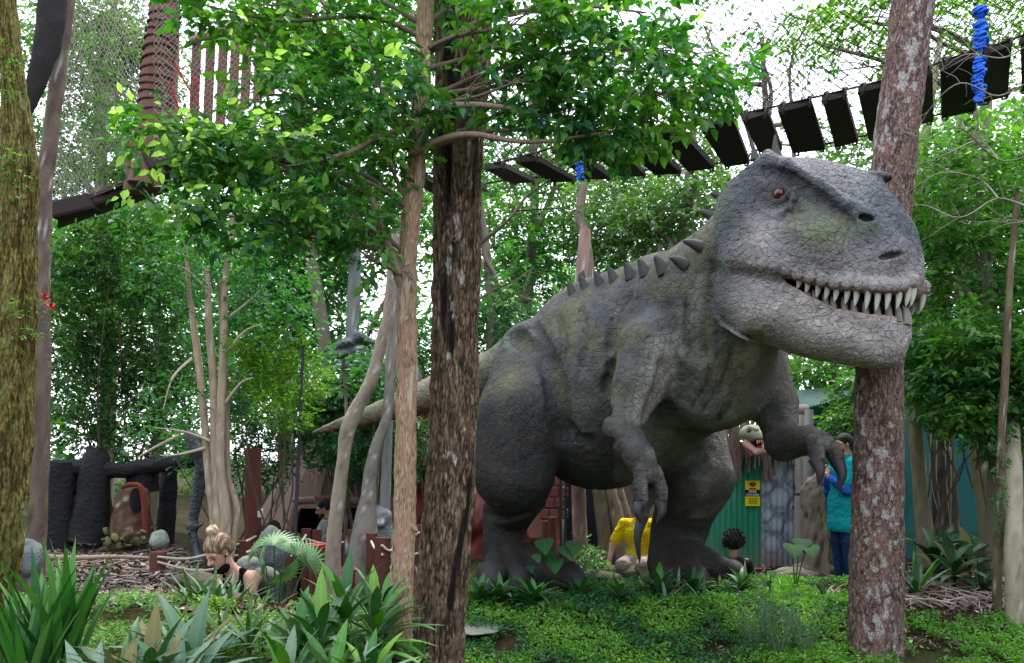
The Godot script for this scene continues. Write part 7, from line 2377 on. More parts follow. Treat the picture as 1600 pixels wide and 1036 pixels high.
	hm = nets(f, hc - Vector3.ONE * 0.2, hc + Vector3.ONE * 0.2, 0.007)
	paint(hm, Color(0.025, 0.02, 0.018))
	at_feet(o, hm, "hair", hair_m)
	f = Field.new()
	f.ell(hc + hb * Vector3(0.06, -0.06, 0), Vector3(0.058, 0.048, 0.058), hb, 0.02)
	for s in [1.0, -1.0]: f.cap(hc + hb * Vector3(0.05, -0.05, 0.055 * s), hc + hb * Vector3(-0.005, -0.005, 0.084 * s), 0.004, 0.004, 0.004)
	hm = nets(f, hc - Vector3.ONE * 0.2, hc + Vector3.ONE * 0.2, 0.007)
	paint(hm, Color(0.012, 0.012, 0.014))
	at_feet(o, hm, "face_mask", cloth)
	f = Field.new()
	torso(f, 1.0, 1.18)
	f.cap(Vector3(0, 0.95, -0.05), Vector3(0, 0.68, -0.06), 0.15, 0.165, 0.06)
	f.cap(Vector3(0, 0.95, 0.05), Vector3(0, 0.68, 0.06), 0.15, 0.165, 0.06)
	for k in 2: f.chain([sh * Vector3(1, 1, 1.0 if k == 0 else -1.0), (sh * Vector3(1, 1, 1.0 if k == 0 else -1.0)).lerp(el[k], 0.7)], [0.08, 0.08], 0.03)
	f.ell(Vector3(0, 1.55, 0), Vector3(0.2, 0.06, 0.1), Basis.IDENTITY, 0.01, true)
	f.ell(Vector3(0, 0.45, 0), Vector3(0.5, 0.16, 0.5), Basis.IDENTITY, 0.01, true)
	hm = nets(f, Vector3(-0.4, 0.5, -0.42), Vector3(0.4, 1.6, 0.42), 0.012)
	paint(hm, Color(0.015, 0.31, 0.36), 0.15)
	at_feet(o, hm, "jacket", cloth)
	f = Field.new()
	for k in 2: f.chain([(sh * Vector3(1, 1, 1.0 if k == 0 else -1.0)).lerp(el[k], 0.6), el[k], wr[k].lerp(el[k], 0.15)], [0.064, 0.06, 0.045], 0.02)
	hm = nets(f, Vector3(-0.2, 0.9, -0.42), Vector3(0.4, 1.4, 0.42), 0.012)
	paint(hm, Color(0.03, 0.11, 0.45), 0.2)
	at_feet(o, hm, "sleeves", cloth)
	f = Field.new()
	standing_legs(f, 1.0, 1.35)
	hm = nets(f, Vector3(-0.3, 0.06, -0.4), Vector3(0.3, 1.1, 0.4), 0.014)
	paint(hm, Color(0.02, 0.045, 0.12), 0.2)
	at_feet(o, hm, "trousers", cloth)
	f = Field.new()
	feet(f, 1.0)
	hm = nets(f, Vector3(-0.3, -0.05, -0.4), Vector3(0.3, 0.2, 0.4), 0.01)
	paint(hm, Color(0.02, 0.02, 0.02))
	at_feet(o, hm, "shoes", mats.plain)

	# --- the seated person in yellow, seen between belly and claws
	var gy := P(1000, 880, 11.2)
	o = thing("person", "seated person in yellow t-shirt with a badge on a white lanyard behind the claws", "person", Vector3(gy.x, 0.0, gy.z))
	o.rotation.y = -PI * 0.5 - 0.35
	sh = Vector3(0.03, 0.82, 0.185)
	f = Field.new()
	var hp := Vector3(-0.02, 0.36, 0)
	var ch := Vector3(0.0, 0.7, 0)
	f.cap(hp + Vector3(0, 0, -0.07), hp + Vector3(0, 0, 0.07), 0.12, 0.12, 0.06)
	f.cap(hp, ch, 0.11, 0.11, 0.08)
	f.cap(ch + Vector3(0, 0, -0.085), ch + Vector3(0, 0, 0.085), 0.11, 0.11, 0.08)
	f.cap(Vector3(0, 0.82, -0.14), Vector3(0, 0.82, 0.14), 0.06, 0.06, 0.06)
	f.cap(Vector3(0, 0.8, 0), Vector3(0.02, 0.93, 0), 0.06, 0.055, 0.04)
	el = [Vector3(0.04, 0.56, 0.33), Vector3(0.06, 0.58, -0.26)]
	wr = [Vector3(0.1, 0.34, 0.37), Vector3(0.24, 0.42, -0.14)]
	for k in 2: f.chain([sh * Vector3(1, 1, 1.0 if k == 0 else -1.0), el[k], wr[k]], [0.055, 0.042, 0.028], 0.03)
	for s in [1.0, -1.0]:
		f.chain([hp + Vector3(0, 0, 0.09 * s), Vector3(0.4, 0.36, 0.12 * s), Vector3(0.38, 0.05, 0.12 * s)], [0.085, 0.06, 0.042], 0.03)
		f.cap(Vector3(0.36, 0.04, 0.12 * s), Vector3(0.52, 0.03, 0.13 * s), 0.042, 0.03, 0.02)
	body = nets(f, Vector3(-0.4, -0.05, -0.4), Vector3(0.65, 1.0, 0.5), 0.012)
	paint(body, Color(0.6, 0.32, 0.27), 0.1)
	hc = Vector3(0.04, 1.04, 0)
	hb = Basis(Vector3(0, 0, 1), -0.25)
	body.put(head_mesh(hc, hb, Color(0.6, 0.32, 0.27), 0.007), Transform3D())
	f = Field.new()
	hand(f, wr[0], Vector3(0.5, -0.85, 0).normalized(), Vector3(0.5, 0.4, -0.7).normalized(), 0.7, Vector3(-0.2, -0.3, -0.9))
	hand(f, wr[1], Vector3(0.9, -0.3, 0.2).normalized(), Vector3(0.2, 0.3, 0.9).normalized(), 0.7, Vector3(-0.2, -0.9, 0))
	hm = nets(f, Vector3(0.05, 0.15, -0.3), Vector3(0.45, 0.5, 0.5), 0.004)
	paint(hm, Color(0.6, 0.32, 0.27), 0.05)
	body.put(hm, Transform3D())
	at_feet(o, body, "body", skin_m)
	f = hair_cap(hc, hb, 0.006, -0.075)
	hm = nets(f, hc - Vector3.ONE * 0.2, hc + Vector3.ONE * 0.2, 0.007)
	paint(hm, Color(0.03, 0.022, 0.018))
	at_feet(o, hm, "hair", hair_m)
	f = Field.new()
	f.cap(hp + Vector3(0, 0.02, -0.07), hp + Vector3(0, 0.02, 0.07), 0.138, 0.138, 0.06)
	f.cap(hp, ch, 0.13, 0.128, 0.08)
	f.cap(ch + Vector3(0, 0, -0.085), ch + Vector3(0, 0, 0.085), 0.128, 0.128, 0.08)
	f.cap(Vector3(0, 0.82, -0.14), Vector3(0, 0.82, 0.14), 0.07, 0.07, 0.06)
	for k in 2: f.chain([sh * Vector3(1, 1, 1.0 if k == 0 else -1.0), (sh * Vector3(1, 1, 1.0 if k == 0 else -1.0)).lerp(el[k], 0.75)], [0.076, 0.07], 0.03)
	f.ell(Vector3(0.02, 0.95, 0), Vector3(0.1, 0.06, 0.1), Basis.IDENTITY, 0.01, true)
	hm = nets(f, Vector3(-0.4, 0.2, -0.4), Vector3(0.4, 1.0, 0.4), 0.012)
	paint(hm, Color(0.75, 0.52, 0.02), 0.12)
	at_feet(o, hm, "shirt", cloth)
	f = Field.new()
	for s in [1.0, -1.0]: f.chain([hp + Vector3(0, 0, 0.09 * s), Vector3(0.4, 0.36, 0.12 * s), Vector3(0.38, 0.1, 0.12 * s)], [0.112, 0.082, 0.07], 0.03)
	hm = nets(f, Vector3(-0.4, 0.0, -0.4), Vector3(0.6, 0.55, 0.4), 0.012)
	paint(hm, Color(0.36, 0.29, 0.26), 0.3)
	at_feet(o, hm, "trousers", cloth)
	mb = MB.new()
	for s in [1.0, -1.0]: mb.tube(curve([Vector3(-0.02, 0.9, 0.06 * s), Vector3(0.11, 0.8, 0.05 * s), Vector3(0.145, 0.6, 0.01 + 0.01 * s)], 5), [0.007, 0.007, 0.007, 0.007, 0.007, 0.007, 0.007, 0.007, 0.007, 0.007, 0.007], 6)
	part(o, "lanyard", mb.mesh(), sm(Color(0.8, 0.8, 0.8), 0.7), true)
	mb = MB.new()
	mb.box(Transform3D(Basis(Vector3.BACK, -0.1), Vector3(0.15, 0.545, 0.01)), Vector3(0.008, 0.1, 0.07), 0.003)
	var bd := part(o, "badge", mb.mesh(), sm(Color(0.75, 0.76, 0.78), 0.4), true)
	mb = MB.new()
	mb.box(Transform3D(Basis(Vector3.BACK, -0.1), Vector3(0.155, 0.55, 0.01)), Vector3(0.006, 0.04, 0.03), 0.001)
	part(bd, "portrait_print", mb.mesh(), sm(Color(0.2, 0.25, 0.3), 0.5), true)
	var seat := bx(Vector3(gy.x, 0.13, gy.z), Vector3(0.5, 0.24, 0.34), 0.03, -0.35, Color(0.24, 0.22, 0.2))
	solo("stone_block", "low stone block under the seated person in yellow", "stone block", seat.mesh(), mats.bark)

	# --- the person with frizzy black hair sitting before the shed
	gy = P(1146, 856, 11.0)
	o = thing("person", "person with frizzy black hair sitting in front of the green shed, seen from behind", "person", Vector3(gy.x, ground_y(gy.x, gy.z) - 0.34, gy.z))
	o.rotation.y = PI * 0.5 - 0.4
	f = Field.new()
	f.cap(Vector3(0, 0.12, -0.08), Vector3(0, 0.12, 0.08), 0.12, 0.12, 0.06)
	f.cap(Vector3(0, 0.12, 0), Vector3(0.02, 0.42, 0), 0.11, 0.11, 0.06)
	f.cap(Vector3(0.02, 0.52, -0.13), Vector3(0.02, 0.52, 0.13), 0.06, 0.06, 0.05)
	f.cap(Vector3(0.02, 0.5, 0), Vector3(0.04, 0.64, 0), 0.06, 0.05, 0.03)
	for s in [1.0, -1.0]:
		f.chain([Vector3(0.02, 0.52, 0.17 * s), Vector3(0.12, 0.28, 0.22 * s), Vector3(0.32, 0.24, 0.12 * s)], [0.052, 0.04, 0.028], 0.03)
		f.chain([Vector3(0, 0.12, 0.09 * s), Vector3(0.36, 0.3, 0.12 * s), Vector3(0.42, 0.04, 0.1 * s)], [0.085, 0.06, 0.042], 0.03)
	body = nets(f, Vector3(-0.4, -0.05, -0.4), Vector3(0.65, 0.75, 0.4), 0.013)
	paint(body, Color(0.014, 0.014, 0.016), 0.1)
	hc = Vector3(0.06, 0.74, 0)
	body.put(head_mesh(hc, Basis.IDENTITY, Color(0.4, 0.22, 0.16), 0.008), Transform3D())
	at_feet(o, body, "body", skin_m)
	mb = MB.new()
	mb.tint = Color(0.018, 0.018, 0.02).linear_to_srgb()
	mb.ball(hc + Vector3(-0.03, 0.045, 0), Vector3(0.125, 0.125, 0.125), 14, 10)
	for k in 520:
		var dir := rand_dir()
		if dir.x > 0.55 and dir.y < 0.5: continue
		if dir.y < -0.55: continue
		var p := hc + Vector3(-0.03, 0.045, 0) + dir * 0.11
		var q := p + (dir + rand_dir() * 0.7).normalized() * rng.randf_range(0.03, 0.06)
		mb.tube([p, p.lerp(q, 0.6) + rand_dir() * 0.008, q], [0.009, 0.007, 0.001], 4, false)
	part(o, "hair", mb.mesh(), hair_m, true)

	# --- two onlookers whose foreheads show over the boulder
	for q in [[427, 817, 10.8, Color(0.018, 0.016, 0.015), "onlooker with short black hair looking over the grey boulder", 0.0], [416, 826, 10.5, Color(0.02, 0.018, 0.018), "lower onlooker peeking from behind the grey boulder's left side", 0.3]]:
		var tp := P(q[0], q[1], q[2])
		var h := (tp.y + 0.62) / 1.745
		o = thing("person", q[4], "person", Vector3(tp.x, -0.62, tp.z))
		o.rotation.y = -PI * 0.5 + q[5]
		f = Field.new()
		torso(f, h)
		standing_legs(f, h)
		feet(f, h)
		for s in [1.0, -1.0]: f.chain([Vector3(0, 1.39, 0.18 * s) * h, Vector3(-0.02, 1.1, 0.22 * s) * h, Vector3(0.04, 0.86, 0.2 * s) * h], [0.05, 0.04, 0.028], 0.03)
		body = nets(f, Vector3(-0.4, -0.05, -0.4), Vector3(0.4, 1.5, 0.4), 0.016)
		for k in body.v.size():
			body.c[k] = (Color(0.4, 0.24, 0.18) if body.v[k].y > 1.4 * h else Color(0.15, 0.17, 0.22)).linear_to_srgb()
		hc = Vector3(0.02, 1.62, 0) * h
		body.put(head_mesh(hc, Basis.IDENTITY, Color(0.4, 0.23, 0.17), 0.007), Transform3D())
		at_feet(o, body, "body", skin_m)
		f = hair_cap(hc, Basis.IDENTITY, 0.008, -0.075)
		hm = nets(f, hc - Vector3.ONE * 0.2, hc + Vector3.ONE * 0.2, 0.007)
		paint(hm, q[3])
		at_feet(o, hm, "hair", hair_m)

# ---------- planting on the ground ----------
var leaf_lib := {}

# long leaf that bends over: l long, w wide, bend in radians over its length
func strap_leaf(l: float, w: float, bend: float, fold: float, peak: float, seg := 7) -> ArrayMesh:
	var key := "%.2f %.3f %.1f %.2f %.2f" % [l, w, bend, fold, peak]
	if leaf_lib.has(key): return leaf_lib[key]
	var mb := MB.new()
	var p := Vector3.ZERO
	for k in seg + 1:
		var t := float(k) / seg
		var a := bend * t
		var dir := Vector3(0, -sin(a), -cos(a))
		var up := Vector3(0, cos(a), -sin(a))
		var e := sin(PI * pow(clampf(t, 0.03, 1.0), log(0.5) / log(peak)))
		if k == 0: e = maxf(e, 0.25)
		for j in [-1.0, -0.5, 0.0, 0.5, 1.0]:
			var q := p + Vector3(j * w * 0.5 * e, 0, 0) + up * absf(j) * fold * w * e + up * 0.02 * w * sin(t * 17.0 + j * 2.0) * absf(j)
			mb.add(q, up, Vector2(j, t))
		p += dir * l / seg
	for k in seg:
		for j in 4:
			var a := k * 5 + j
			mb.quad(a, a + 5, a + 6, a + 1)
	mb.normals()
	leaf_lib[key] = mb.mesh()
	return leaf_lib[key]

func leaf_mat(c: Color, rough := 0.45) -> StandardMaterial3D:
	var m := sm(c.linear_to_srgb(), rough, 0.42 if rough < 0.55 else 0.25)
	m.albedo_texture = lib.vein
	m.backlight_enabled = true
	m.backlight = Color(0.45, 0.6, 0.2)
	return m

# a rosette of leaves, each a part; lean is from upright (0) to flat (1.57)
func rosette(nm: String, label: String, pos: Vector3, n: int, l: float, w: float, lean0: float, lean1: float, bend: float, ms: Array, group := "", peak := 0.45, fold := 0.12, stem := 0.0) -> Node3D:
	var t := thing(nm, label, "plant", pos, group)
	for k in n:
		var f := (k + 0.5) / n
		var a := k * 2.39996 + rng.randf_range(-0.3, 0.3)
		var lean := lerpf(lean0, lean1, pow(f, 0.8)) + rng.randf_range(-0.12, 0.12)
		var v := rng.randi_range(0, 2)
		var o := part(t, "leaf", strap_leaf(l, w, bend * (0.7 + 0.3 * v), fold, peak), ms[rng.randi_range(0, ms.size() - 1)], true)
		var b := Basis(Vector3.UP, a) * Basis(Vector3.RIGHT, PI * 0.5 - lean)
		var s := rng.randf_range(0.75, 1.12)
		o.transform = Transform3D(b.scaled(Vector3(s, s, s)), Vector3(sin(a) * -0.01, stem * (1.0 - f * 0.6), cos(a) * -0.01))
	if stem > 0.0:
		var mb := MB.new()
		mb.tube([Vector3(0, -0.1, 0), Vector3(0.01, stem * 0.5, 0), Vector3(0, stem, 0)], [0.014, 0.012, 0.008], 7)
		part(t, "stem", mb.mesh(), sm(Color(0.25, 0.22, 0.13), 0.8), true)
	return t

# heart-shaped leaves on stalks
func stalked(nm: String, label: String, pos: Vector3, tips: Array, size: float, w: float, ms: Array, pts_to_eye := 0.5) -> Node3D:
	var t := thing(nm, label, "plant", pos)
	var mb := MB.new()
	for q in tips:
		var e: Vector3 = q
		mb.tube(curve([pos + Vector3(0, -0.03, 0), pos.lerp(e, 0.5) + Vector3(0, 0.04, 0), e], 5), curve([0.008, 0.006, 0.004], 5), 6)
		var o := part(t, "leaf", strap_leaf(size, size * w, 0.7, 0.1, 0.36), ms[rng.randi_range(0, ms.size() - 1)], true)
		var out := (e - pos) * Vector3(1, 0, 1)
		out = (out.normalized() + Vector3(rng.randf_range(-0.3, 0.3), -0.35, 0.5)).normalized()
		var up := (Vector3(0, 1, 0) + Vector3(0, 0, pts_to_eye) + rand_dir() * 0.2).normalized()
		var x := out.cross(up).normalized()
		var s := rng.randf_range(0.85, 1.15)
		o.transform = Transform3D(Basis(x * s, x.cross(out) * s, -out * s), e - pos)
	part(t, "stalks", mb.mesh(), leaf_mat(Color(0.09, 0.17, 0.05)))
	return t

func build_plants():
	# leaf texture: midrib and side veins, lighter along the rib
	var im := Image.create(64, 128, false, Image.FORMAT_RGB8)
	for y in 128:
		for x in 64:
			var e := absf(fposmod((x + 0.5) / 32.0, 2.0) - 0.0)
			var u := minf(e, 2.0 - e)
			var g := 0.86 + 0.08 * sin((y * 0.9 - u * 26.0) * 0.7)
			if u < 0.08: g = 1.0
			g += rng.randf_range(-0.03, 0.03)
			im.set_pixel(x, y, Color(g, g, g * 0.97))
	lib.vein = ImageTexture.create_from_image(im)
	var glossy := [leaf_mat(Color(0.05, 0.2, 0.03)), leaf_mat(Color(0.09, 0.28, 0.035)), leaf_mat(Color(0.035, 0.14, 0.03)), leaf_mat(Color(0.17, 0.36, 0.04)), leaf_mat(Color(0.2, 0.3, 0.2))]
	var greyg := [leaf_mat(Color(0.15, 0.26, 0.17), 0.5), leaf_mat(Color(0.21, 0.33, 0.23), 0.5), leaf_mat(Color(0.1, 0.2, 0.12), 0.5), leaf_mat(Color(0.07, 0.18, 0.06), 0.5), leaf_mat(Color(0.25, 0.22, 0.1), 0.6)]
	var dark := [leaf_mat(Color(0.02, 0.07, 0.03), 0.7), leaf_mat(Color(0.03, 0.1, 0.035), 0.7), leaf_mat(Color(0.045, 0.11, 0.045), 0.7)]
	var blade := [leaf_mat(Color(0.045, 0.2, 0.03)), leaf_mat(Color(0.08, 0.28, 0.04)), leaf_mat(Color(0.03, 0.14, 0.03)), leaf_mat(Color(0.14, 0.32, 0.08))]
	var spiky := [leaf_mat(Color(0.1, 0.17, 0.06)), leaf_mat(Color(0.06, 0.14, 0.04)), leaf_mat(Color(0.2, 0.27, 0.15))]
	# upright blades at far left
	for q in [[62, 4.25, "tall upright blade-leaved clump nearest the mossy edge trunk"], [88, 4.3, "tallest upright blade-leaved clump at lower left"], [40, 4.1, "low blade-leaved clump against the mossy edge trunk's foot"], [108, 4.4, "upright blade-leaved clump right of the tallest one"]]:
		rosette("blade_plant", q[2], G(q[0], q[1], -0.02), 20, 0.66, 0.05, 0.02, 0.4, 0.35, blade, "", 0.5, 0.1)
	# broad grey-green leaves along the bottom left
	for q in [[20, 3.7, "broad grey-green plant in the bottom left corner"], [70, 3.75, "broad grey-green plant before the tall blades"], [140, 3.85, "broad grey-green plant at the bottom, third from the left edge"], [195, 4.1, "big broad-leaved grey-green plant with folded pale leaves at lower left"], [235, 4.2, "big broad-leaved grey-green plant right of the folded one"], [180, 3.6, "broad-leaved plant cut by the bottom edge below the folded one"], [270, 4.0, "broad grey-green plant left of the spiky rosette"], [300, 4.5, "smaller grey-green plant behind the broad ones near the litter"], [235, 3.6, "low grey-green plant cut by the bottom edge left of centre"]]:
		rosette("broad_leaved_plant", q[2], G(q[0], q[1], -0.02), 22, 0.46, 0.08, 0.12, 1.0, 0.8, greyg, "", 0.45, 0.14)
	rosette("tufted_plant", "tufted grey-green plant between the litter and the yellow ground cover", G(268, 5.0, -0.02), 16, 0.2, 0.03, 0.1, 0.8, 0.5, greyg)
	rosette("tufted_plant", "pale tuft growing left of the crouching woman's foot stones", G(285, 5.5, -0.02), 14, 0.2, 0.035, 0.1, 0.9, 0.5, greyg)
	for q in [[300, 6.35, "low grey-green tuft left of the mossy stones before the woman"], [332, 6.3, "low grey-green tuft between the mossy stones before the woman"], [358, 6.25, "low grey-green tuft directly below the woman's black top"], [388, 6.3, "low grey-green tuft below the woman's shoulder"], [412, 6.4, "low grey-green tuft left of the fan palm's stalks"]]:
		rosette("tufted_plant", q[2], G(q[0], q[1], 0.0), 22, 0.36, 0.034, 0.1, 1.0, 0.7, greyg + spiky)
	# the spiky rosettes
	rosette("spiky_rosette", "spiky rosette plant on a short stem left of the big glossy bush", G(388, 4.7, -0.02), 42, 0.3, 0.026, 0.2, 1.75, 0.7, spiky, "", 0.4, 0.16, 0.16)
	rosette("spiky_rosette", "spiky rosette behind the broad grey-green plants", G(345, 5.0, -0.02), 28, 0.26, 0.026, 0.2, 1.5, 0.7, spiky, "", 0.4, 0.16, 0.08)
	rosette("pale_tuft", "pale grey tuft right behind the spiky rosette on the short stem", G(425, 5.2, -0.02), 16, 0.22, 0.05, 0.1, 1.0, 0.6, greyg)
	# the big glossy bush
	for q in [[500, 4.4, 0.28, "central head of the big glossy bush left of the flaking trunk"], [540, 4.6, 0.34, "tallest head of the big glossy bush beside the red crate"], [465, 4.5, 0.2, "left head of the big glossy bush"], [585, 4.6, 0.26, "right head of the big glossy bush against the flaking trunk"], [520, 4.1, 0.12, "front low head of the big glossy bush at the bottom edge"], [450, 4.1, 0.1, "bottom left head of the big glossy bush"], [575, 4.15, 0.13, "front right head of the big glossy bush near the flaking trunk's foot"], [600, 4.9, 0.25, "rear head of the big glossy bush half behind the flaking trunk"]]:
		rosette("glossy_plant", q[3], G(q[0], q[1], -0.02), 30, 0.31, 0.055, 0.1, 1.5, 0.7, glossy, "", 0.5, 0.12, q[2] * 1.05)
	# fan palm
	var t := thing("fan_palm", "small fan palm with split pale fronds right of the woman", "palm", G(432, 6.9, -0.05))
	var fr := [leaf_mat(Color(0.13, 0.25, 0.12), 0.45), leaf_mat(Color(0.08, 0.19, 0.07), 0.45), leaf_mat(Color(0.18, 0.3, 0.16), 0.45)]
	for q in [[402, 862, 6.8, -0.9], [428, 852, 6.7, -0.1], [462, 868, 6.8, 0.9], [480, 876, 6.7, 1.2], [414, 880, 6.6, -1.6], [446, 862, 7.0, 0.4], [440, 892, 6.5, 2.4]]:
		var hub := P(q[0], q[1], q[2])
		var mb := MB.new()
		mb.tube(curve([t.position, t.position.lerp(hub, 0.6) + Vector3(0, 0.06, 0), hub], 4), curve([0.009, 0.007, 0.005], 4), 6)
		part(t, "stalk", mb.mesh(), fr[1])
		mb = MB.new()
		var face := Basis(Vector3.BACK, -q[3]) * Basis(Vector3.RIGHT, -0.9)
		for k in 13:
			var a := (k - 6) * 0.2
			leaf_into(mb, Transform3D(face * Basis(Vector3.RIGHT, PI * 0.5) * Basis(Vector3.UP, a), hub), 0.25 * (1.0 - 0.035 * absf(k - 6)), 0.024, 0.006, 0.07, 5, 0.35)
		part(t, "frond", mb.mesh(), fr[rng.randi_range(0, 2)])
	# plants round the dinosaur's feet
	stalked("heart_leaved_plant", "heart-leaved plant in front of the dinosaur's near foot", GV(868, 912), [P(850, 842, 8.6), P(884, 852, 8.6), P(868, 874, 8.55), P(858, 862, 8.7), P(896, 846, 8.6)], 0.26, 0.66, dark + [greyg[2]], 0.6)
	stalked("heart_leaved_plant", "round-leaved young plant with two big leaves before the shed door", GV(1243, 925), [P(1236, 850, 8.6), P(1262, 852, 8.6), P(1250, 842, 8.7)], 0.22, 0.8, dark, 0.8)
	stalked("heart_leaved_plant", "small plant with one round leaf left of the step", GV(1204, 935), [P(1204, 892, 8.4), P(1199, 905, 8.4)], 0.12, 0.8, dark, 0.9)
	stalked("heart_leaved_plant", "leafy plant low beside the dinosaur's near toes", GV(820, 930), [P(826, 884, 8.5), P(835, 866, 8.5), P(812, 904, 8.4)], 0.14, 0.6, dark, 0.5)
	for q in [[1075, 905, 0.2, "small feathery seedling before the dinosaur's far foot"], [1125, 925, 0.16, "seedling between the far foot and the shed"], [905, 925, 0.24, "pale strap-leaved plant on the mossy boulder"], [960, 920, 0.2, "strap-leaved plant below the near hand's claws"], [1005, 930, 0.18, "strap-leaved plant right of the mossy boulder"], [1040, 945, 0.18, "low strap-leaved plant beneath the far foot"], [800, 945, 0.2, "low strap-leaved plant below the near toes"], [870, 960, 0.22, "arching strap-leaved plant left of the mossy boulder"], [770, 935, 0.2, "strap-leaved plant at the near foot's left toe"], [745, 925, 0.24, "strap-leaved plant right beside the furrowed trunk"], [788, 928, 0.22, "strap-leaved plant before the near foot's first two toes"], [845, 935, 0.24, "strap-leaved plant before the near foot's long toe"], [925, 945, 0.2, "strap-leaved plant in the open ground below the belly"], [1060, 925, 0.2, "strap-leaved plant before the far foot's first toe"], [1140, 940, 0.22, "strap-leaved plant right of the far toes"], [1165, 915, 0.2, "strap-leaved plant beside the seated person's back"], [1290, 945, 0.22, "strap-leaved plant left of the big reddish trunk's foot"], [1100, 945, 0.2, "strap-leaved plant below the far toes"]]:
		rosette("strap_leaved_plant", q[3], GV(q[0], q[1], -0.01), 11, q[2] * 1.5, 0.03, 0.2, 1.2, 0.8, greyg + dark)
	# undergrowth round the statue's feet
	for q in [[782, 948, 0.3, 0.07, "leafy clump hiding the near foot's two front toes"], [835, 952, 0.32, 0.08, "leafy clump left of the mossy boulder before the near foot"], [905, 945, 0.3, 0.07, "leafy clump on the slope before the mossy boulder"], [970, 945, 0.26, 0.06, "leafy clump straight below the near hand's long claw"], [1030, 938, 0.3, 0.07, "leafy clump before the far foot's first toes"], [1085, 935, 0.28, 0.06, "leafy clump before the middle of the far foot"], [1160, 932, 0.26, 0.06, "leafy clump between the far toes and the step"], [750, 950, 0.28, 0.06, "leafy clump between the furrowed trunk and the near foot"]]:
		rosette("leafy_clump", q[4], GV(q[0], q[1], -0.01), 24, q[2], q[3], 0.1, 1.25, 0.9, [dark[1], dark[2], greyg[2], greyg[3], glossy[0], glossy[2]], "", 0.4, 0.12, 0.08)
	# feathery bluish sprays close to the camera
	for q in [[1215, 1034, 0.6, "feathery blue-green plant in the right foreground"], [1255, 1030, 0.5, "feathery blue-green plant right of the taller one"], [1180, 1020, 0.4, "feathery blue-green plant behind the taller one on its left"]]:
		t = thing("feathery_plant", q[3], "plant", GV(q[0], q[1], -0.02))
		var xf := []
		var cols := []
		var mb := MB.new()
		mb.tint = Color(0.12, 0.18, 0.12).linear_to_srgb()
		for k in 15:
			var a := rng.randf() * TAU
			var tip := t.position + Vector3(cos(a) * 0.17, q[2] * rng.randf_range(0.6, 1.1), sin(a) * 0.17)
			mb.tube(curve([t.position, t.position.lerp(tip, 0.6) + Vector3(0, 0.05, 0), tip], 3), curve([0.004, 0.003, 0.001], 3), 4)
			for j in 26:
				var s := t.position.lerp(tip, rng.randf_range(0.15, 1.0))
				spray(xf, cols, s, (rand_dir() + Vector3(0, 0.4, 0)).normalized(), 4, 0.028, "grey", 0.45, 0.1)
		part(t, "stems", mb.mesh(), mats.plain)
		many(t, "foliage", lib.leaf_fine, mats.leaf, xf, cols)
	# right-hand bed
	for q in [[1490, 9.2, "broad silver-leaved clump in the right bed before the teal wall"], [1515, 9.5, "broad silver-leaved clump right of the first in the right bed"], [1465, 9.6, "darker broad-leaved clump behind the silver ones"]]:
		rosette("silver_leaved_plant", q[2], G(q[0], q[1], -0.02), 18, 0.42, 0.11, 0.2, 1.3, 1.0, greyg + [dark[0], dark[1]], "", 0.45, 0.1, 0.25)
	rosette("strap_clump", "tall strap-leaved clump right of the big reddish trunk", G(1432, 8.8, -0.02), 14, 0.5, 0.06, 0.1, 0.9, 0.6, glossy + greyg)
	rosette("strap_clump", "small strap-leaved clump at the buff tree's foot", G(1535, 9.0, -0.02), 12, 0.34, 0.05, 0.2, 1.0, 0.6, dark)
	for q in [[1500, 11.4, "fern under the dark rooted trunk"], [1450, 11.2, "fern beside the pale mossy trunk"], [1540, 11.3, "fern before the buff leaning trunk"]]:
		t = thing("fern", q[2], "fern", G(q[0], q[1], 0.0))
		for k in 12:
			var mb := MB.new()
			var a := k * 0.53
			var out := Vector3(cos(a), 0, sin(a))
			var ps := curve([t.position, t.position + out * 0.2 + Vector3(0, 0.4, 0), t.position + out * 0.5 + Vector3(0, 0.5, 0)], 8)
			var rs := []
			for j in ps.size(): rs.append(0.004)
			mb.tube(ps, rs, 4)
			for j in range(3, ps.size()):
				for s in [1.0, -1.0]:
					var sd: Vector3 = out.cross(Vector3.UP) * s
					var dir: Vector3 = (sd + out * 0.4).normalized()
					leaf_into(mb, Transform3D(Basis(dir.cross(Vector3.UP).normalized(), Vector3.UP, -dir), ps[j]), 0.11, 0.03, 0.003, 0.02, 3)
			part(t, "frond", mb.mesh(), dark[k % 3])
	# green carpet right of the furrowed trunk
	var xf := []
	var cols := []
	for k in 46000:
		var d := pow(rng.randf(), 0.8) * 4.2 + 5.4
		var u := rng.randf_range(690, 1700)
		var p := G(u, d, 0.0)
		var q := noise.get_noise_2d(p.x * 1.3, p.z * 1.3)
		if u < 850 and d > 8.4 and q < -0.1: continue
		if d > 8.6 and q < -0.2: continue
		if u > 1400 and (q < -0.05 or d > 8.0): continue
		if q < -0.42: continue
		p.y += 0.02 + rng.randf() * 0.05
		spray(xf, cols, p, (Vector3(rng.randf_range(-1, 1), 0.9, rng.randf_range(-1, 1))).normalized(), 3, 0.036, "cover" if q > -0.1 else "bright", 0.4 + q, 0.45)
	many(self, "ground_cover", lib.leaf_small, mats.leaf, xf, cols)
	tag(get_child(get_child_count() - 1), "bright green ground cover carpeting the slope below the dinosaur", "ground cover")
	xf = []
	cols = []
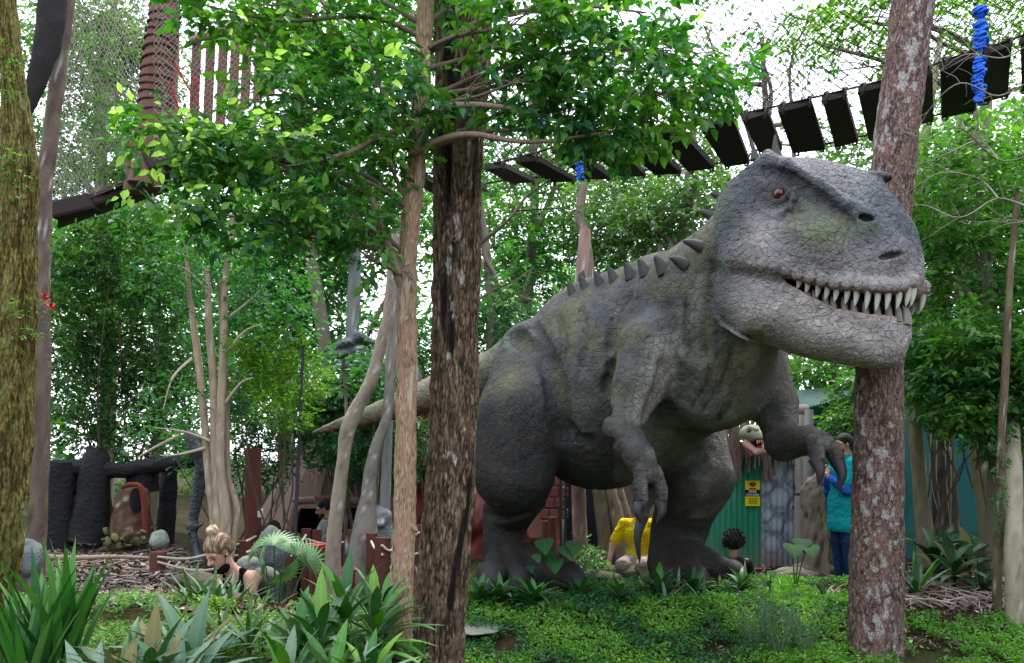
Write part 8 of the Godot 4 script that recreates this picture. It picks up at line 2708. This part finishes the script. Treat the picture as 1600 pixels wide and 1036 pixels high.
	for k in 9000:
		var d := rng.randf_range(3.3, 6.2)
		var u := rng.randf_range(-60, 690)
		var p := G(u, d, 0.0)
		var q := noise.get_noise_2d(p.x * 1.7, p.z * 1.7)
		if q < -0.1: continue
		p.y += 0.02 + rng.randf() * 0.06
		spray(xf, cols, p, (Vector3(rng.randf_range(-1, 1), 0.9, rng.randf_range(-1, 1))).normalized(), 4, 0.03, "lime" if u > 300 and u < 460 and d > 4.6 else "bright", 0.45 + q, 0.45)
	many(self, "low_weeds", lib.leaf_small, mats.leaf, xf, cols)
	tag(get_child(get_child_count() - 1), "low green weeds and yellow-green sprigs among the foreground plants at left", "ground cover")
	# leaf litter
	xf = []
	cols = []
	for k in 26000:
		var left := k % 3 != 0
		var d := rng.randf_range(6.0, 12.0) if left else rng.randf_range(7.4, 12.5)
		var u := rng.randf_range(20, 480) if left else rng.randf_range(900, 1700)
		if not left and u < 1390 and rng.randf() < 0.55: continue
		var p := G(u, d, 0.015)
		var s := rng.randf_range(0.04, 0.11)
		var b := Basis(Vector3.UP, rng.randf() * TAU) * Basis(Vector3.RIGHT, rng.randf_range(-0.5, 0.5)) * Basis(Vector3.BACK, rng.randf_range(-0.7, 0.7))
		xf.append(Transform3D(b.scaled(Vector3(s * rng.randf_range(0.4, 1.0), s, s)), p))
		var c := Color(0.08, 0.05, 0.038).lerp(Color(0.26, 0.2, 0.17), rng.randf())
		if rng.randf() < 0.12: c = Color(0.38, 0.36, 0.34)
		cols.append(c.linear_to_srgb())
	many(self, "leaf_litter", lib.leaf_small, mats.plain, xf, cols)
	tag(get_child(get_child_count() - 1), "brown and grey dead leaves covering the banks", "leaf litter")
	xf = []
	cols = []
	for k in 1500:
		var left := k % 2 == 0
		var p := G(rng.randf_range(30, 420), rng.randf_range(6.4, 11.5), 0.02) if left else G(rng.randf_range(1390, 1660), rng.randf_range(8.2, 11.5), 0.03)
		xf.append(Transform3D((Basis(Vector3.UP, rng.randf() * TAU) * Basis(Vector3.RIGHT, rng.randf_range(-0.35, 0.35))).scaled(Vector3.ONE * rng.randf_range(0.5, 1.5)), p))
		cols.append(Color(0.16, 0.11, 0.09).lerp(Color(0.45, 0.37, 0.32), rng.randf()).linear_to_srgb())
	var mb := MB.new()
	mb.tube([Vector3(0, 0, -0.12), Vector3(0.01, 0.008, 0), Vector3(0, 0, 0.12)], [0.006, 0.006, 0.003], 5)
	many(self, "fallen_twigs", mb.mesh(), mats.plain, xf, cols)
	tag(get_child(get_child_count() - 1), "fallen sticks and twigs lying on both banks", "twigs")
	# a fallen branch edging the litter
	mb = MB.new()
	mb.tint = Color(0.3, 0.22, 0.17).linear_to_srgb()
	mb.tube(curve([P(48, 868, 9.2), P(110, 872, 9.2), P(180, 870, 9.4), P(240, 872, 9.4)], 6), curve([0.03, 0.028, 0.022, 0.012], 6), 8, true, 0.008, noise, 1, 1, Vector3(9, 9, 9))
	solo("fallen_branch", "long fallen branch lying along the litter below the charred frame", "branch", mb.mesh(), mats.bark)
